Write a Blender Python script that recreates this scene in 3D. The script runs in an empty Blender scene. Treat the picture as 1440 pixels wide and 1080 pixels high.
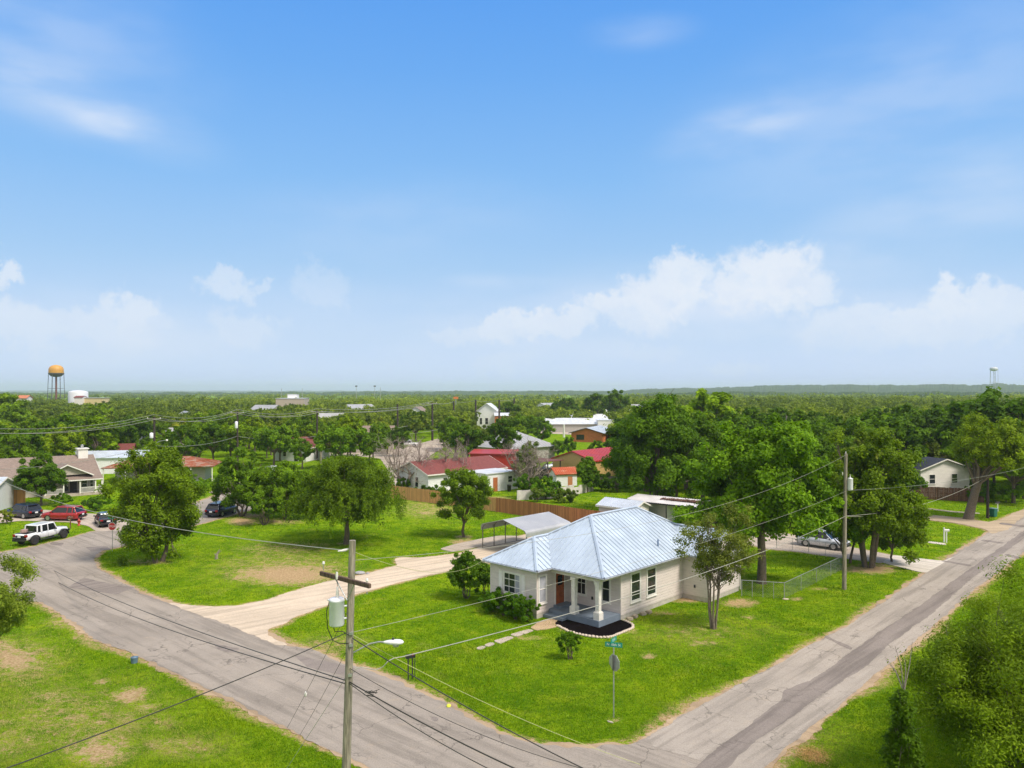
import bpy, bmesh, math, random
import numpy as np
from mathutils import Vector, Matrix
from mathutils.geometry import tessellate_polygon

R = math.radians
S = bpy.context.scene
COL = S.collection
F, H, CX, HY = 1075.0, 15.2, 720.0, 550.0      # focal length in photo pixels, camera height, optical column, horizon row

# ------------------------------------------------------------------ camera
cam_d = bpy.data.cameras.new("camera")
cam = bpy.data.objects.new("camera", cam_d)
COL.objects.link(cam)
cam.location = (0, 0, H)
cam.rotation_euler = (R(90), 0, 0)
cam_d.sensor_width = 36.0
cam_d.lens = F / 1440.0 * 36.0
cam_d.shift_y = (HY - 540.0) / 1440.0
cam_d.clip_start = 0.1
cam_d.clip_end = 60000
S.camera = cam
S.render.resolution_x, S.render.resolution_y = 1024, 768

# ------------------------------------------------------------------ colour management, sun, sky
S.view_settings.view_transform = 'Standard'
S.view_settings.look = 'None'
S.view_settings.gamma = 1
S.view_settings.use_curve_mapping = False
S.view_settings.exposure = 0.45
S.render.engine = 'CYCLES'
S.cycles.use_denoising = True
S.cycles.use_adaptive_sampling = True
S.cycles.adaptive_threshold = 0.02
S.cycles.max_bounces = 7
S.cycles.diffuse_bounces = 3
S.cycles.glossy_bounces = 2
S.cycles.transmission_bounces = 4
S.cycles.transparent_max_bounces = 6
S.cycles.volume_bounces = 1
S.cycles.caustics_reflective = False
S.cycles.caustics_refractive = False

SUN_DIR = Vector((0.50, -0.34, 0.80)).normalized()       # from the ground towards the sun
sun_d = bpy.data.lights.new("sun", 'SUN')
sun_d.energy = 3.1
sun_d.angle = R(16)
sun_d.color = (1.0, 0.91, 0.79)
sun = bpy.data.objects.new("sun", sun_d)
sun.rotation_euler = SUN_DIR.to_track_quat('Z', 'Y').to_euler()
COL.objects.link(sun)

world = bpy.data.worlds.new("World")
S.world = world
world.use_nodes = True
nt = world.node_tree
nt.nodes.clear()
def N(tree, t, **kw):
    n = tree.nodes.new(t)
    for k, v in kw.items():
        setattr(n, k, v)
    return n
def math_(tree, op, a, b=None, c=None, clamp=False):
    n = tree.nodes.new('ShaderNodeMath'); n.operation = op; n.use_clamp = clamp
    for i, v in enumerate((a, b, c)):
        if v is None: continue
        if isinstance(v, (int, float)): n.inputs[i].default_value = v
        else: tree.links.new(v, n.inputs[i])
    return n.outputs[0]
def smooth(tree, v, a, b, lo=0.0, hi=1.0):
    n = tree.nodes.new('ShaderNodeMapRange'); n.interpolation_type = 'SMOOTHSTEP'
    tree.links.new(v, n.inputs[0])
    n.inputs[1].default_value = a; n.inputs[2].default_value = b
    n.inputs[3].default_value = lo; n.inputs[4].default_value = hi
    return n.outputs[0]
def mixc(tree, f, a, b, blend='MIX'):
    n = tree.nodes.new('ShaderNodeMix'); n.data_type = 'RGBA'; n.blend_type = blend
    for i, v in ((0, f), (6, a), (7, b)):
        if isinstance(v, (int, float)): n.inputs[i].default_value = v
        elif isinstance(v, tuple): n.inputs[i].default_value = v if len(v) == 4 else (*v, 1)
        else: tree.links.new(v, n.inputs[i])
    return n.outputs[2]

def build_world():
    L = nt.links.new
    sky = N(nt, 'ShaderNodeTexSky', sky_type='NISHITA', sun_disc=False)
    sky.sun_elevation = math.asin(SUN_DIR.z)
    sky.sun_rotation = math.atan2(SUN_DIR.x, SUN_DIR.y)
    sky.altitude = 100; sky.air_density = 1.0; sky.dust_density = 0.6; sky.ozone_density = 1.6
    hsv = N(nt, 'ShaderNodeHueSaturation')
    L(sky.outputs[0], hsv.inputs['Color'])
    hsv.inputs['Saturation'].default_value = 1.0
    tc = N(nt, 'ShaderNodeTexCoord')
    sep = N(nt, 'ShaderNodeSeparateXYZ'); L(tc.outputs['Generated'], sep.inputs[0])
    x, y, z = sep.outputs
    az = math_(nt, 'ARCTAN2', x, y)
    el = math_(nt, 'ARCSINE', z)
    # overall tone by elevation: thin summer haze turning to clean blue overhead (K = sky radiance before the exposure)
    ramp = N(nt, 'ShaderNodeValToRGB')
    t = math_(nt, 'DIVIDE', el, 1.5708, clamp=True)
    L(t, ramp.inputs[0])
    cr = ramp.color_ramp
    stops = [(0.0, (0.64, 0.79, 1.12)), (0.045, (0.56, 0.735, 1.0)), (0.10, (0.40, 0.645, 0.965)), (0.17, (0.255, 0.545, 0.975)),
             (0.25, (0.155, 0.44, 0.965)), (0.32, (0.10, 0.37, 0.955)), (0.6, (0.08, 0.30, 0.80)), (1.0, (0.07, 0.26, 0.70))]
    while len(cr.elements) < len(stops): cr.elements.new(0.5)
    for e, (p, c) in zip(cr.elements, stops):
        e.position = p; e.color = (*c, 1)
    cr.interpolation = 'EASE' if False else 'LINEAR'
    comb = N(nt, 'ShaderNodeCombineXYZ'); L(az, comb.inputs[0]); L(el, comb.inputs[1])
    n1 = N(nt, 'ShaderNodeTexNoise'); n1.inputs['Scale'].default_value = 24; n1.inputs['Detail'].default_value = 7; n1.inputs['Roughness'].default_value = 0.66
    L(comb.outputs[0], n1.inputs['Vector'])
    sub = N(nt, 'ShaderNodeVectorMath', operation='SUBTRACT'); L(n1.outputs['Color'], sub.inputs[0]); sub.inputs[1].default_value = (0.5, 0.5, 0.5)
    scl = N(nt, 'ShaderNodeVectorMath', operation='SCALE'); L(sub.outputs[0], scl.inputs[0]); scl.inputs['Scale'].default_value = 0.105
    add = N(nt, 'ShaderNodeVectorMath', operation='ADD'); L(comb.outputs[0], add.inputs[0]); L(scl.outputs[0], add.inputs[1])
    sp2 = N(nt, 'ShaderNodeSeparateXYZ'); L(add.outputs[0], sp2.inputs[0])
    flat = N(nt, 'ShaderNodeCombineXYZ'); L(sp2.outputs[0], flat.inputs[0]); L(sp2.outputs[1], flat.inputs[1])
    def AE(px, py):
        dx, dz = (px - CX) / F, (HY - py) / F
        return math.atan(dx), math.atan(dz / math.hypot(1, dx))
    # cumulus heads: (px, py, rx, ry, strength) in the sky's own directions
    heads = [(1085, 392, 62, 40, 1.0), (1040, 402, 40, 26, .9), (1130, 400, 30, 26, .8), (955, 395, 44, 30, .95), (925, 420, 50, 26, .9), (860, 425, 44, 20, .85), (890, 440, 60, 24, .7),
             (790, 448, 50, 20, .85), (745, 452, 40, 18, .9), (700, 464, 40, 16, .8), (640, 476, 34, 14, .5),
             (1330, 428, 38, 22, .9), (1385, 430, 36, 20, .8), (1280, 448, 40, 20, .8), (1195, 455, 60, 22, .65), (1430, 440, 40, 20, .7), (1340, 455, 90, 24, .7), (1220, 470, 80, 20, .4),
             (700, 515, 28, 11, .35), (735, 505, 22, 8, .3), (920, 500, 36, 14, .35), (1030, 516, 36, 16, .45), (820, 522, 26, 12, .25), (860, 538, 26, 9, .22), (435, 540, 34, 12, .35),
             (185, 445, 36, 24, .75), (130, 455, 46, 20, .6), (60, 462, 50, 20, .6), (15, 462, 50, 26, .7), (10, 385, 18, 20, .75), (210, 465, 30, 16, .4),
             (320, 400, 34, 17, .55), (170, 460, 60, 22, .5), (345, 468, 46, 22, .5), (450, 400, 36, 26, .28), (370, 403, 12, 9, .4)]
    acc = None
    for px, py, rx, ry, st in heads:
        a, e = AE(px, py)
        s1 = N(nt, 'ShaderNodeVectorMath', operation='SUBTRACT'); L(flat.outputs[0], s1.inputs[0]); s1.inputs[1].default_value = (a, e, 0)
        s2 = N(nt, 'ShaderNodeVectorMath', operation='MULTIPLY'); L(s1.outputs[0], s2.inputs[0]); s2.inputs[1].default_value = (F / (rx * 1.12), F / (ry * 1.25), 0)
        s3 = N(nt, 'ShaderNodeVectorMath', operation='LENGTH'); L(s2.outputs[0], s3.inputs[0])
        m = smooth(nt, s3.outputs['Value'], 1.18, 0.55, 0.0, st)
        acc = m if acc is None else math_(nt, 'MAXIMUM', acc, m)
    # thin high veils: stretched noise gated by wide soft ellipses
    mp = N(nt, 'ShaderNodeMapping'); L(comb.outputs[0], mp.inputs[0]); mp.inputs['Rotation'].default_value = (0, 0, R(-14)); mp.inputs['Scale'].default_value = (3.0, 9.0, 1)
    n2 = N(nt, 'ShaderNodeTexNoise'); n2.inputs['Scale'].default_value = 2.2; n2.inputs['Detail'].default_value = 4; n2.inputs['Roughness'].default_value = 0.5
    L(mp.outputs[0], n2.inputs['Vector'])
    veil = None
    for px, py, rx, ry, st, rot in [(120, 150, 180, 46, .36, -12), (165, 172, 60, 26, .34, 0), (60, 60, 220, 110, .26, 0), (1035, 182, 120, 34, .38, 8), (1250, 150, 330, 130, .26, 10), (900, 45, 90, 26, .2, 0),
                                     (1350, 290, 260, 70, .34, 14), (560, 310, 260, 70, .14, 4), (720, 470, 1100, 110, .22, 0), (900, 440, 380, 80, .30, 8), (1310, 460, 240, 66, .32, 0), (120, 475, 240, 66, .36, 0), (1040, 420, 160, 60, .2, 0), (700, 395, 90, 14, .18, 0)]:
        a, e = AE(px, py)
        s1 = N(nt, 'ShaderNodeVectorMath', operation='SUBTRACT'); L(comb.outputs[0], s1.inputs[0]); s1.inputs[1].default_value = (a, e, 0)
        mm = N(nt, 'ShaderNodeMapping'); L(s1.outputs[0], mm.inputs[0]); mm.inputs['Rotation'].default_value = (0, 0, R(-rot))
        s2 = N(nt, 'ShaderNodeVectorMath', operation='MULTIPLY'); L(mm.outputs[0], s2.inputs[0]); s2.inputs[1].default_value = (F / rx, F / ry, 0)
        s3 = N(nt, 'ShaderNodeVectorMath', operation='LENGTH'); L(s2.outputs[0], s3.inputs[0])
        m = smooth(nt, s3.outputs['Value'], 1.15, 0.1, 0.0, st)
        veil = m if veil is None else math_(nt, 'ADD', veil, m)
    vn = smooth(nt, n2.outputs[0], 0.30, 0.68, 0.35, 1.15)
    veil = math_(nt, 'MULTIPLY', veil, vn, clamp=True)
    tone = mixc(nt, 1.0, ramp.outputs[0], (1, 1, 1))
    base = mixc(nt, 0.12, ramp.outputs[0], mixc(nt, 1.0, hsv.outputs[0], (0.10, 0.10, 0.10), 'MULTIPLY'))
    c1 = mixc(nt, veil, base, (0.74, 0.83, 0.98))
    low = smooth(nt, el, 0.03, 0.13)                     # cloud heads near the horizon sink into the haze
    cloudc = mixc(nt, low, (0.72, 0.82, 0.97), (0.89, 0.925, 0.98))
    cloudc = mixc(nt, smooth(nt, n1.outputs[0], 0.42, 0.62, 0, 0.45), cloudc, (0.66, 0.77, 0.95))
    af = math_(nt, 'MULTIPLY', acc, smooth(nt, n1.outputs[0], 0.30, 0.60, 0.62, 0.92), clamp=True)
    c2 = mixc(nt, af, c1, cloudc)
    # unseen bright cloud added overhead and behind the viewer, for soft neutral light
    over = smooth(nt, el, 0.58, 0.95)
    behind = math_(nt, 'MULTIPLY', smooth(nt, y, 0.25, -0.35), smooth(nt, el, 0.02, 0.2))
    cov = math_(nt, 'MAXIMUM', over, behind)
    n3 = N(nt, 'ShaderNodeTexNoise'); n3.inputs['Scale'].default_value = 2.5; n3.inputs['Detail'].default_value = 4; L(tc.outputs['Generated'], n3.inputs['Vector'])
    cov = math_(nt, 'MULTIPLY', cov, smooth(nt, n3.outputs[0], 0.30, 0.55, 0.45, 1.0), clamp=True)
    c2 = mixc(nt, cov, c2, (0.92, 0.90, 0.86))
    bg = N(nt, 'ShaderNodeBackground'); L(c2, bg.inputs[0])
    bg.inputs[1].default_value = 1.0 / (2 ** S.view_settings.exposure)
    out = N(nt, 'ShaderNodeOutputWorld'); L(bg.outputs[0], out.inputs[0])
build_world()
world.cycles.sampling_method = 'MANUAL'
world.cycles.sample_map_resolution = 512

# ------------------------------------------------------------------ helpers
def G(px, py, z=0.0):
    """Where the sight line through a photo pixel meets the height z: (x, y)."""
    Y = (H - z) * F / (py - HY)
    return ((px - CX) / F * Y, Y)
def srgb(r, g, b):
    f = lambda c: (c / 255 / 12.92) if c <= 10 else ((c / 255 + 0.055) / 1.055) ** 2.4
    return (f(r), f(g), f(b))

def tag(o, label=None, cat=None, group=None, kind=None):
    if label: o['label'] = label
    if cat: o['category'] = cat
    if group: o['group'] = group
    if kind: o['kind'] = kind
    return o
def empty(name, loc=(0, 0, 0), rz=0.0, label=None, cat=None, group=None, kind=None):
    o = bpy.data.objects.new(name, None)
    o.empty_display_size = 0.3
    COL.objects.link(o)
    o.location = loc; o.rotation_euler = (0, 0, rz)
    return tag(o, label, cat, group, kind)
def copy_tree(o, parent=None):
    kids = CH.get(o.name, [])
    c = o.copy(); COL.objects.link(c)
    if parent is not None: c.parent = parent
    CH[c.name] = []
    for k in kids:
        CH[c.name].append(copy_tree(k, c))
    return c
CH = {}
def link(name, me, parent=None, mats=()):
    o = bpy.data.objects.new(name, me)
    COL.objects.link(o)
    for m in mats: me.materials.append(m)
    if parent is not None:
        o.parent = parent
        CH.setdefault(parent.name, []).append(o)
    return o

class MB:
    """Collects boxes, prisms, tubes and lathes; build() links them as one mesh."""
    def __init__(s, M=None):
        s.v, s.f, s.sm, s.M = [], [], [], M
    def add(s, vs, fs, smooth=False):
        b = len(s.v)
        for p in vs:
            p = Vector(p)
            s.v.append(tuple(s.M @ p) if s.M else tuple(p))
        for f in fs:
            s.f.append(tuple(b + i for i in f)); s.sm.append(smooth)
        return s
    def box(s, c, d, rz=0.0, rx=0.0, ry=0.0):
        m = Matrix.Translation(c) @ Matrix.Rotation(rz, 4, 'Z') @ Matrix.Rotation(ry, 4, 'Y') @ Matrix.Rotation(rx, 4, 'X')
        hx, hy, hz = d[0] / 2, d[1] / 2, d[2] / 2
        vs = [m @ Vector((x, y, z)) for x, y, z in ((-hx,-hy,-hz),(hx,-hy,-hz),(hx,hy,-hz),(-hx,hy,-hz),(-hx,-hy,hz),(hx,-hy,hz),(hx,hy,hz),(-hx,hy,hz))]
        return s.add(vs, [(0,3,2,1),(4,5,6,7),(0,1,5,4),(1,2,6,5),(2,3,7,6),(3,0,4,7)])
    def bx(s, x0, x1, y0, y1, z0, z1):
        return s.box(((x0+x1)/2, (y0+y1)/2, (z0+z1)/2), (abs(x1-x0), abs(y1-y0), abs(z1-z0)))
    def prism(s, poly, z0, z1):
        """poly: list of (x, y), counter-clockwise."""
        n = len(poly)
        a = sum(poly[i][0]*poly[(i+1)%n][1]-poly[(i+1)%n][0]*poly[i][1] for i in range(n))
        if a < 0: poly = poly[::-1]
        vs = [(x, y, z0) for x, y in poly] + [(x, y, z1) for x, y in poly]
        tris = tessellate_polygon([[Vector((x, y, 0)) for x, y in poly]])
        fs = []
        for t in tris:
            p = [Vector(poly[i]) for i in t]
            cr = (p[1]-p[0]).cross(p[2]-p[0])
            t = tuple(t) if cr > 0 else tuple(t[::-1])
            fs.append(tuple(n + i for i in t)); fs.append(t[::-1])
        fs += [(i, (i+1) % n, n + (i+1) % n, n + i) for i in range(n)]
        return s.add(vs, fs)
    def slab3(s, poly, nrm, th):
        """A planar polygon in 3-D given thickness th against nrm."""
        poly = [Vector(p) for p in poly]; nrm = Vector(nrm).normalized()
        n = len(poly)
        up = Vector((0,0,0))
        for i in range(n): up += poly[i].cross(poly[(i+1)%n])
        if up.dot(nrm) < 0: poly = poly[::-1]
        tris = tessellate_polygon([poly])
        vs = poly + [p - nrm*th for p in poly]
        fs = []
        for t in tris:
            cr = (poly[t[1]]-poly[t[0]]).cross(poly[t[2]]-poly[t[0]])
            t = tuple(t) if cr.dot(nrm) > 0 else tuple(t[::-1])
            fs.append(t); fs.append(tuple(n + i for i in t[::-1]))
        fs += [(i, n+i, n+(i+1) % n, (i+1) % n) for i in range(n)]
        return s.add(vs, fs)
    def tube(s, pts, rad, k=8, caps=True, smooth=True):
        pts = [Vector(p) for p in pts]; n = len(pts)
        if not hasattr(rad, '__len__'): rad = [rad]*n
        vs, fs = [], []
        ref = None
        for i, p in enumerate(pts):
            t = (pts[min(i+1, n-1)] - pts[max(i-1, 0)])
            if t.length < 1e-9: t = Vector((0,0,1))
            t.normalize()
            if ref is None:
                ref = Vector((1,0,0)) if abs(t.x) < 0.9 else Vector((0,1,0))
            a = (ref - t*ref.dot(t))
            if a.length < 1e-6: a = t.orthogonal()
            a.normalize(); ref = a
            b = t.cross(a)
            for j in range(k):
                w = 2*math.pi*j/k
                vs.append(p + (a*math.cos(w) + b*math.sin(w))*rad[i])
        for i in range(n-1):
            for j in range(k):
                fs.append((i*k+j, i*k+(j+1)%k, (i+1)*k+(j+1)%k, (i+1)*k+j))
        s.add(vs, fs, smooth)
        if caps:
            s.add(vs[:k], [tuple(range(k))[::-1]]); s.add(vs[-k:], [tuple(range(k))])
        return s
    def lathe(s, prof, c=(0,0,0), k=16, smooth=True, axis='Z'):
        """prof: list of (r, h)."""
        vs, fs = [], []
        for r, h in prof:
            for j in range(k):
                w = 2*math.pi*j/k
                p = (r*math.cos(w), r*math.sin(w), h)
                if axis == 'Y': p = (p[0], h, p[1])
                if axis == 'X': p = (h, p[0], p[1])
                vs.append((p[0]+c[0], p[1]+c[1], p[2]+c[2]))
        n = len(prof)
        fl = axis == 'Y'
        for i in range(n-1):
            for j in range(k):
                q = (i*k+j, i*k+(j+1)%k, (i+1)*k+(j+1)%k, (i+1)*k+j)
                fs.append(q[::-1] if fl else q)
        s.add(vs, fs, smooth)
        lo, hi = tuple(range(k))[::-1], tuple((n-1)*k+j for j in range(k))
        if prof[0][0] > 1e-4: s.add(vs[:k], [tuple(range(k)) if fl else tuple(range(k))[::-1]])
        if prof[-1][0] > 1e-4: s.add(vs[-k:], [tuple(range(k))[::-1] if fl else tuple(range(k))])
        return s
    def mesh(s, name='mesh'):
        me = bpy.data.meshes.new(name)
        me.from_pydata(s.v, [], s.f)
        me.polygons.foreach_set('use_smooth', s.sm)
        me.update()
        return me
    def build(s, name, mat_, parent=None, bevel=0.0):
        me = s.mesh(name)
        if bevel > 0:
            bm = bmesh.new(); bm.from_mesh(me)
            bmesh.ops.remove_doubles(bm, verts=bm.verts, dist=1e-4)
            es = [e for e in bm.edges if len(e.link_faces) == 2 and e.calc_face_angle(0) > 0.5]
            bmesh.ops.bevel(bm, geom=es, offset=bevel, segments=2, affect='EDGES', clamp_overlap=True)
            bm.to_mesh(me); bm.free()
        return link(name, me, parent, (mat_,) if mat_ else ())

def np_mesh(name, V, Fq, attrs=None, smooth=False):
    """Fast mesh from arrays: V (n,3), Fq (m,k) with the same k for every face; attrs: {name: (domain, values)}."""
    me = bpy.data.meshes.new(name)
    n, m, k = len(V), len(Fq), Fq.shape[1]
    me.vertices.add(n); me.vertices.foreach_set('co', np.asarray(V, np.float32).ravel())
    me.loops.add(m*k); me.loops.foreach_set('vertex_index', np.asarray(Fq, np.int32).ravel())
    me.polygons.add(m)
    me.polygons.foreach_set('loop_start', np.arange(0, m*k, k, dtype=np.int32))
    try: me.polygons.foreach_set('loop_total', np.full(m, k, np.int32))
    except Exception: pass
    me.polygons.foreach_set('use_smooth', np.full(m, smooth, dtype=bool))
    for an, (dom, vals) in (attrs or {}).items():
        a = me.attributes.new(an, 'FLOAT', dom); a.data.foreach_set('value', np.asarray(vals, np.float32))
    me.update(calc_edges=True)
    return me

# ------------------------------------------------------------------ materials
MATS = {}
def newmat(name):
    m = bpy.data.materials.new(name); m.use_nodes = True
    t = m.node_tree; b = t.nodes['Principled BSDF']
    MATS[name] = m
    return m, t, b
def obj_coords(t, world_space=False):
    if world_space:
        return N(t, 'ShaderNodeNewGeometry').outputs['Position']
    return N(t, 'ShaderNodeTexCoord').outputs['Object']
def noise(t, vec, scale, detail=3, rough=0.55, dist=0.0):
    n = N(t, 'ShaderNodeTexNoise'); n.inputs['Scale'].default_value = scale; n.inputs['Detail'].default_value = detail
    n.inputs['Roughness'].default_value = rough; n.inputs['Distortion'].default_value = dist
    if vec is not None: t.links.new(vec, n.inputs['Vector'])
    return n.outputs[0]
def mapping(t, vec, scale=(1,1,1), rot=(0,0,0), loc=(0,0,0)):
    m = N(t, 'ShaderNodeMapping'); t.links.new(vec, m.inputs[0])
    m.inputs['Scale'].default_value = scale; m.inputs['Rotation'].default_value = rot; m.inputs['Location'].default_value = loc
    return m.outputs[0]
def bump(t, b, h, strength=0.3, dist=0.02):
    n = N(t, 'ShaderNodeBump'); n.inputs['Strength'].default_value = strength; n.inputs['Distance'].default_value = dist
    t.links.new(h, n.inputs['Height']); t.links.new(n.outputs[0], b.inputs['Normal'])
    return n
def sc(c, k): return tuple(min(1, max(0, x*k)) for x in c)
def simple(name, col, rough=0.6, metal=0.0, var=0.12, scale=3.0, bmp=0.0, spec=None, coat=0.0):
    """A painted / plain surface with patchy tone, and optional fine relief."""
    m, t, b = newmat(name)
    co = obj_coords(t)
    n = noise(t, co, scale, 4, 0.6)
    c = mixc(t, smooth(t, n, 0.3, 0.7), sc(col, 1-var), sc(col, 1+var))
    n2 = noise(t, co, scale*9, 3, 0.6)
    c = mixc(t, smooth(t, n2, 0.45, 0.8, 0, var), c, sc(col, 0.55))
    t.links.new(c, b.inputs['Base Color'])
    b.inputs['Roughness'].default_value = rough; b.inputs['Metallic'].default_value = metal
    if spec is not None: b.inputs['Specular IOR Level'].default_value = spec
    if coat: b.inputs['Coat Weight'].default_value = coat; b.inputs['Coat Roughness'].default_value = 0.08
    if bmp: bump(t, b, n2, bmp, 0.01)
    return m
def siding(name, col, pitch=0.19, var=0.06):
    """Painted lap siding: relief of overlapping boards, light weathering."""
    m, t, b = newmat(name)
    co = obj_coords(t)
    sp = N(t, 'ShaderNodeSeparateXYZ'); t.links.new(co, sp.inputs[0])
    f = math_(t, 'FRACT', math_(t, 'DIVIDE', sp.outputs[2], pitch))
    h = math_(t, 'SUBTRACT', 1.0, f)
    n = noise(t, mapping(t, co, (1, 1, 4)), 1.6, 4, 0.6)
    c = mixc(t, smooth(t, n, 0.3, 0.75), sc(col, 1-var), sc(col, 1+var))
    gap = smooth(t, f, 0.955, 0.985)
    c = mixc(t, math_(t, 'MULTIPLY', gap, 0.45), c, sc(col, 0.35))
    n3 = noise(t, co, 14, 3)
    c = mixc(t, smooth(t, n3, 0.55, 0.8, 0, 0.18), c, sc(col, 0.7))
    t.links.new(c, b.inputs['Base Color']); b.inputs['Roughness'].default_value = 0.62
    bump(t, b, h, 0.8, 0.018)
    return m
def shingle(name, col):
    m, t, b = newmat(name)
    co = obj_coords(t)
    br = N(t, 'ShaderNodeTexBrick'); t.links.new(mapping(t, co, (1, 1, 1)), br.inputs['Vector'])
    br.inputs['Scale'].default_value = 1.0; br.inputs['Brick Width'].default_value = 0.33; br.inputs['Row Height'].default_value = 0.16
    br.inputs['Mortar Size'].default_value = 0.008; br.inputs['Color1'].default_value = (*sc(col, 0.82), 1); br.inputs['Color2'].default_value = (*sc(col, 1.15), 1); br.inputs['Mortar'].default_value = (*sc(col, 0.5), 1)
    n = noise(t, co, 0.7, 4); n2 = noise(t, co, 22, 3)
    c = mixc(t, smooth(t, n, 0.35, 0.7, 0, 0.5), br.outputs[0], sc(col, 0.85))
    c = mixc(t, smooth(t, n2, 0.5, 0.75, 0, 0.5), c, sc(col, 1.5))
    t.links.new(c, b.inputs['Base Color']); b.inputs['Roughness'].default_value = 0.9
    bump(t, b, br.outputs['Fac'], 0.4, 0.01)
    return m
def sheetmetal(name, col, rough=0.38, metal=0.55, rust=0.0, rustcol=(0.25, 0.07, 0.03)):
    m, t, b = newmat(name)
    co = obj_coords(t)
    n = noise(t, mapping(t, co, (0.5, 0.5, 0.5)), 1.3, 5, 0.6)
    c = mixc(t, smooth(t, n, 0.3, 0.72), sc(col, 0.9), sc(col, 1.06))
    n2 = noise(t, co, 7, 4)
    c = mixc(t, smooth(t, n2, 0.5, 0.8, 0, 0.22), c, sc(col, 0.72))
    if rust:
        n3 = noise(t, mapping(t, co, (0.6, 1.6, 1)), 0.9, 6, 0.7)
        rf = smooth(t, n3, 0.62 - rust*0.3, 0.70 - rust*0.2)
        c = mixc(t, rf, c, rustcol)
    t.links.new(c, b.inputs['Base Color']); b.inputs['Metallic'].default_value = metal
    r = smooth(t, n, 0.3, 0.7, rough-0.06, rough+0.12); t.links.new(r, b.inputs['Roughness'])
    return m
def woodplanks(name, col, pitch=0.14, var=0.35, rough=0.85, axis=0):
    """Vertical boards along local x: each board its own tone, dark joints, grain."""
    m, t, b = newmat(name)
    co = obj_coords(t)
    sp = N(t, 'ShaderNodeSeparateXYZ'); t.links.new(co, sp.inputs[0])
    q = math_(t, 'DIVIDE', sp.outputs[axis], pitch)
    wn = N(t, 'ShaderNodeTexWhiteNoise', noise_dimensions='1D'); t.links.new(math_(t, 'FLOOR', q), wn.inputs['W'])
    c = mixc(t, wn.outputs[0], sc(col, 1-var), sc(col, 1+var))
    g = noise(t, mapping(t, co, (12, 12, 0.8)), 1.5, 4)
    c = mixc(t, smooth(t, g, 0.4, 0.75, 0, 0.5), c, sc(col, 0.55))
    fr = math_(t, 'FRACT', q)
    j = math_(t, 'ADD', smooth(t, fr, 0.06, 0.0), smooth(t, fr, 0.94, 1.0), clamp=True)
    c = mixc(t, math_(t, 'MULTIPLY', j, 0.75), c, sc(col, 0.25))
    t.links.new(c, b.inputs['Base Color']); b.inputs['Roughness'].default_value = rough
    bump(t, b, math_(t, 'SUBTRACT', 1.0, j), 0.5, 0.01)
    return m
def glassmat(name, col=(0.02, 0.025, 0.03), rough=0.06):
    m, t, b = newmat(name)
    n = noise(t, obj_coords(t), 1.2, 2)
    t.links.new(mixc(t, n, sc(col, 0.5), sc(col, 1.8)), b.inputs['Base Color'])
    b.inputs['Roughness'].default_value = rough; b.inputs['Specular IOR Level'].default_value = 0.7
    return m
def carpaint(name, col, metal=0.3, rough=0.32):
    m, t, b = newmat(name)
    n = noise(t, obj_coords(t), 2.5, 4)
    t.links.new(mixc(t, smooth(t, n, 0.35, 0.75), sc(col, 0.92), sc(col, 1.08)), b.inputs['Base Color'])
    b.inputs['Metallic'].default_value = metal; b.inputs['Roughness'].default_value = rough
    b.inputs['Coat Weight'].default_value = 0.8; b.inputs['Coat Roughness'].default_value = 0.06
    return m
def leafmat(name, lo, hi, trans=0.35, rough=0.55, far=False):
    """Leaves: tone per leaf (attribute leafv), patch tone through the crown, tint per tree (object colour)."""
    m, t, b = newmat(name)
    at = N(t, 'ShaderNodeAttribute', attribute_name='leafv')
    pos = obj_coords(t)
    n = noise(t, pos, 0.55, 3)
    f = math_(t, 'ADD', math_(t, 'MULTIPLY', at.outputs['Fac'], 0.6), math_(t, 'MULTIPLY', smooth(t, n, 0.3, 0.7), 0.4), clamp=True)
    c = mixc(t, f, lo, hi)
    oi = N(t, 'ShaderNodeObjectInfo')
    c = mixc(t, 1.0, c, oi.outputs['Color'], 'MULTIPLY')
    t.links.new(c, b.inputs['Base Color']); b.inputs['Roughness'].default_value = rough
    b.inputs['Specular IOR Level'].default_value = 0.10
    tr = N(t, 'ShaderNodeBsdfTranslucent')
    t.links.new(mixc(t, 1.0, c, (1.3, 1.35, 0.5), 'MULTIPLY'), tr.inputs[0])
    mx = N(t, 'ShaderNodeMixShader'); mx.inputs[0].default_value = trans
    t.links.new(b.outputs[0], mx.inputs[1]); t.links.new(tr.outputs[0], mx.inputs[2])
    t.links.new(mx.outputs[0], t.nodes['Material Output'].inputs[0])
    return m
def barkmat(name, col):
    m, t, b = newmat(name)
    co = obj_coords(t)
    v = N(t, 'ShaderNodeTexVoronoi', feature='DISTANCE_TO_EDGE'); t.links.new(mapping(t, co, (9, 9, 2.2)), v.inputs['Vector']); v.inputs['Scale'].default_value = 1.3
    n = noise(t, co, 6, 4)
    c = mixc(t, n, sc(col, 0.6), sc(col, 1.4))
    c = mixc(t, smooth(t, v.outputs['Distance'], 0.0, 0.12, 0.6, 0), c, sc(col, 0.3))
    t.links.new(c, b.inputs['Base Color']); b.inputs['Roughness'].default_value = 0.9
    bump(t, b, v.outputs['Distance'], 0.6, 0.03)
    return m
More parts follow.
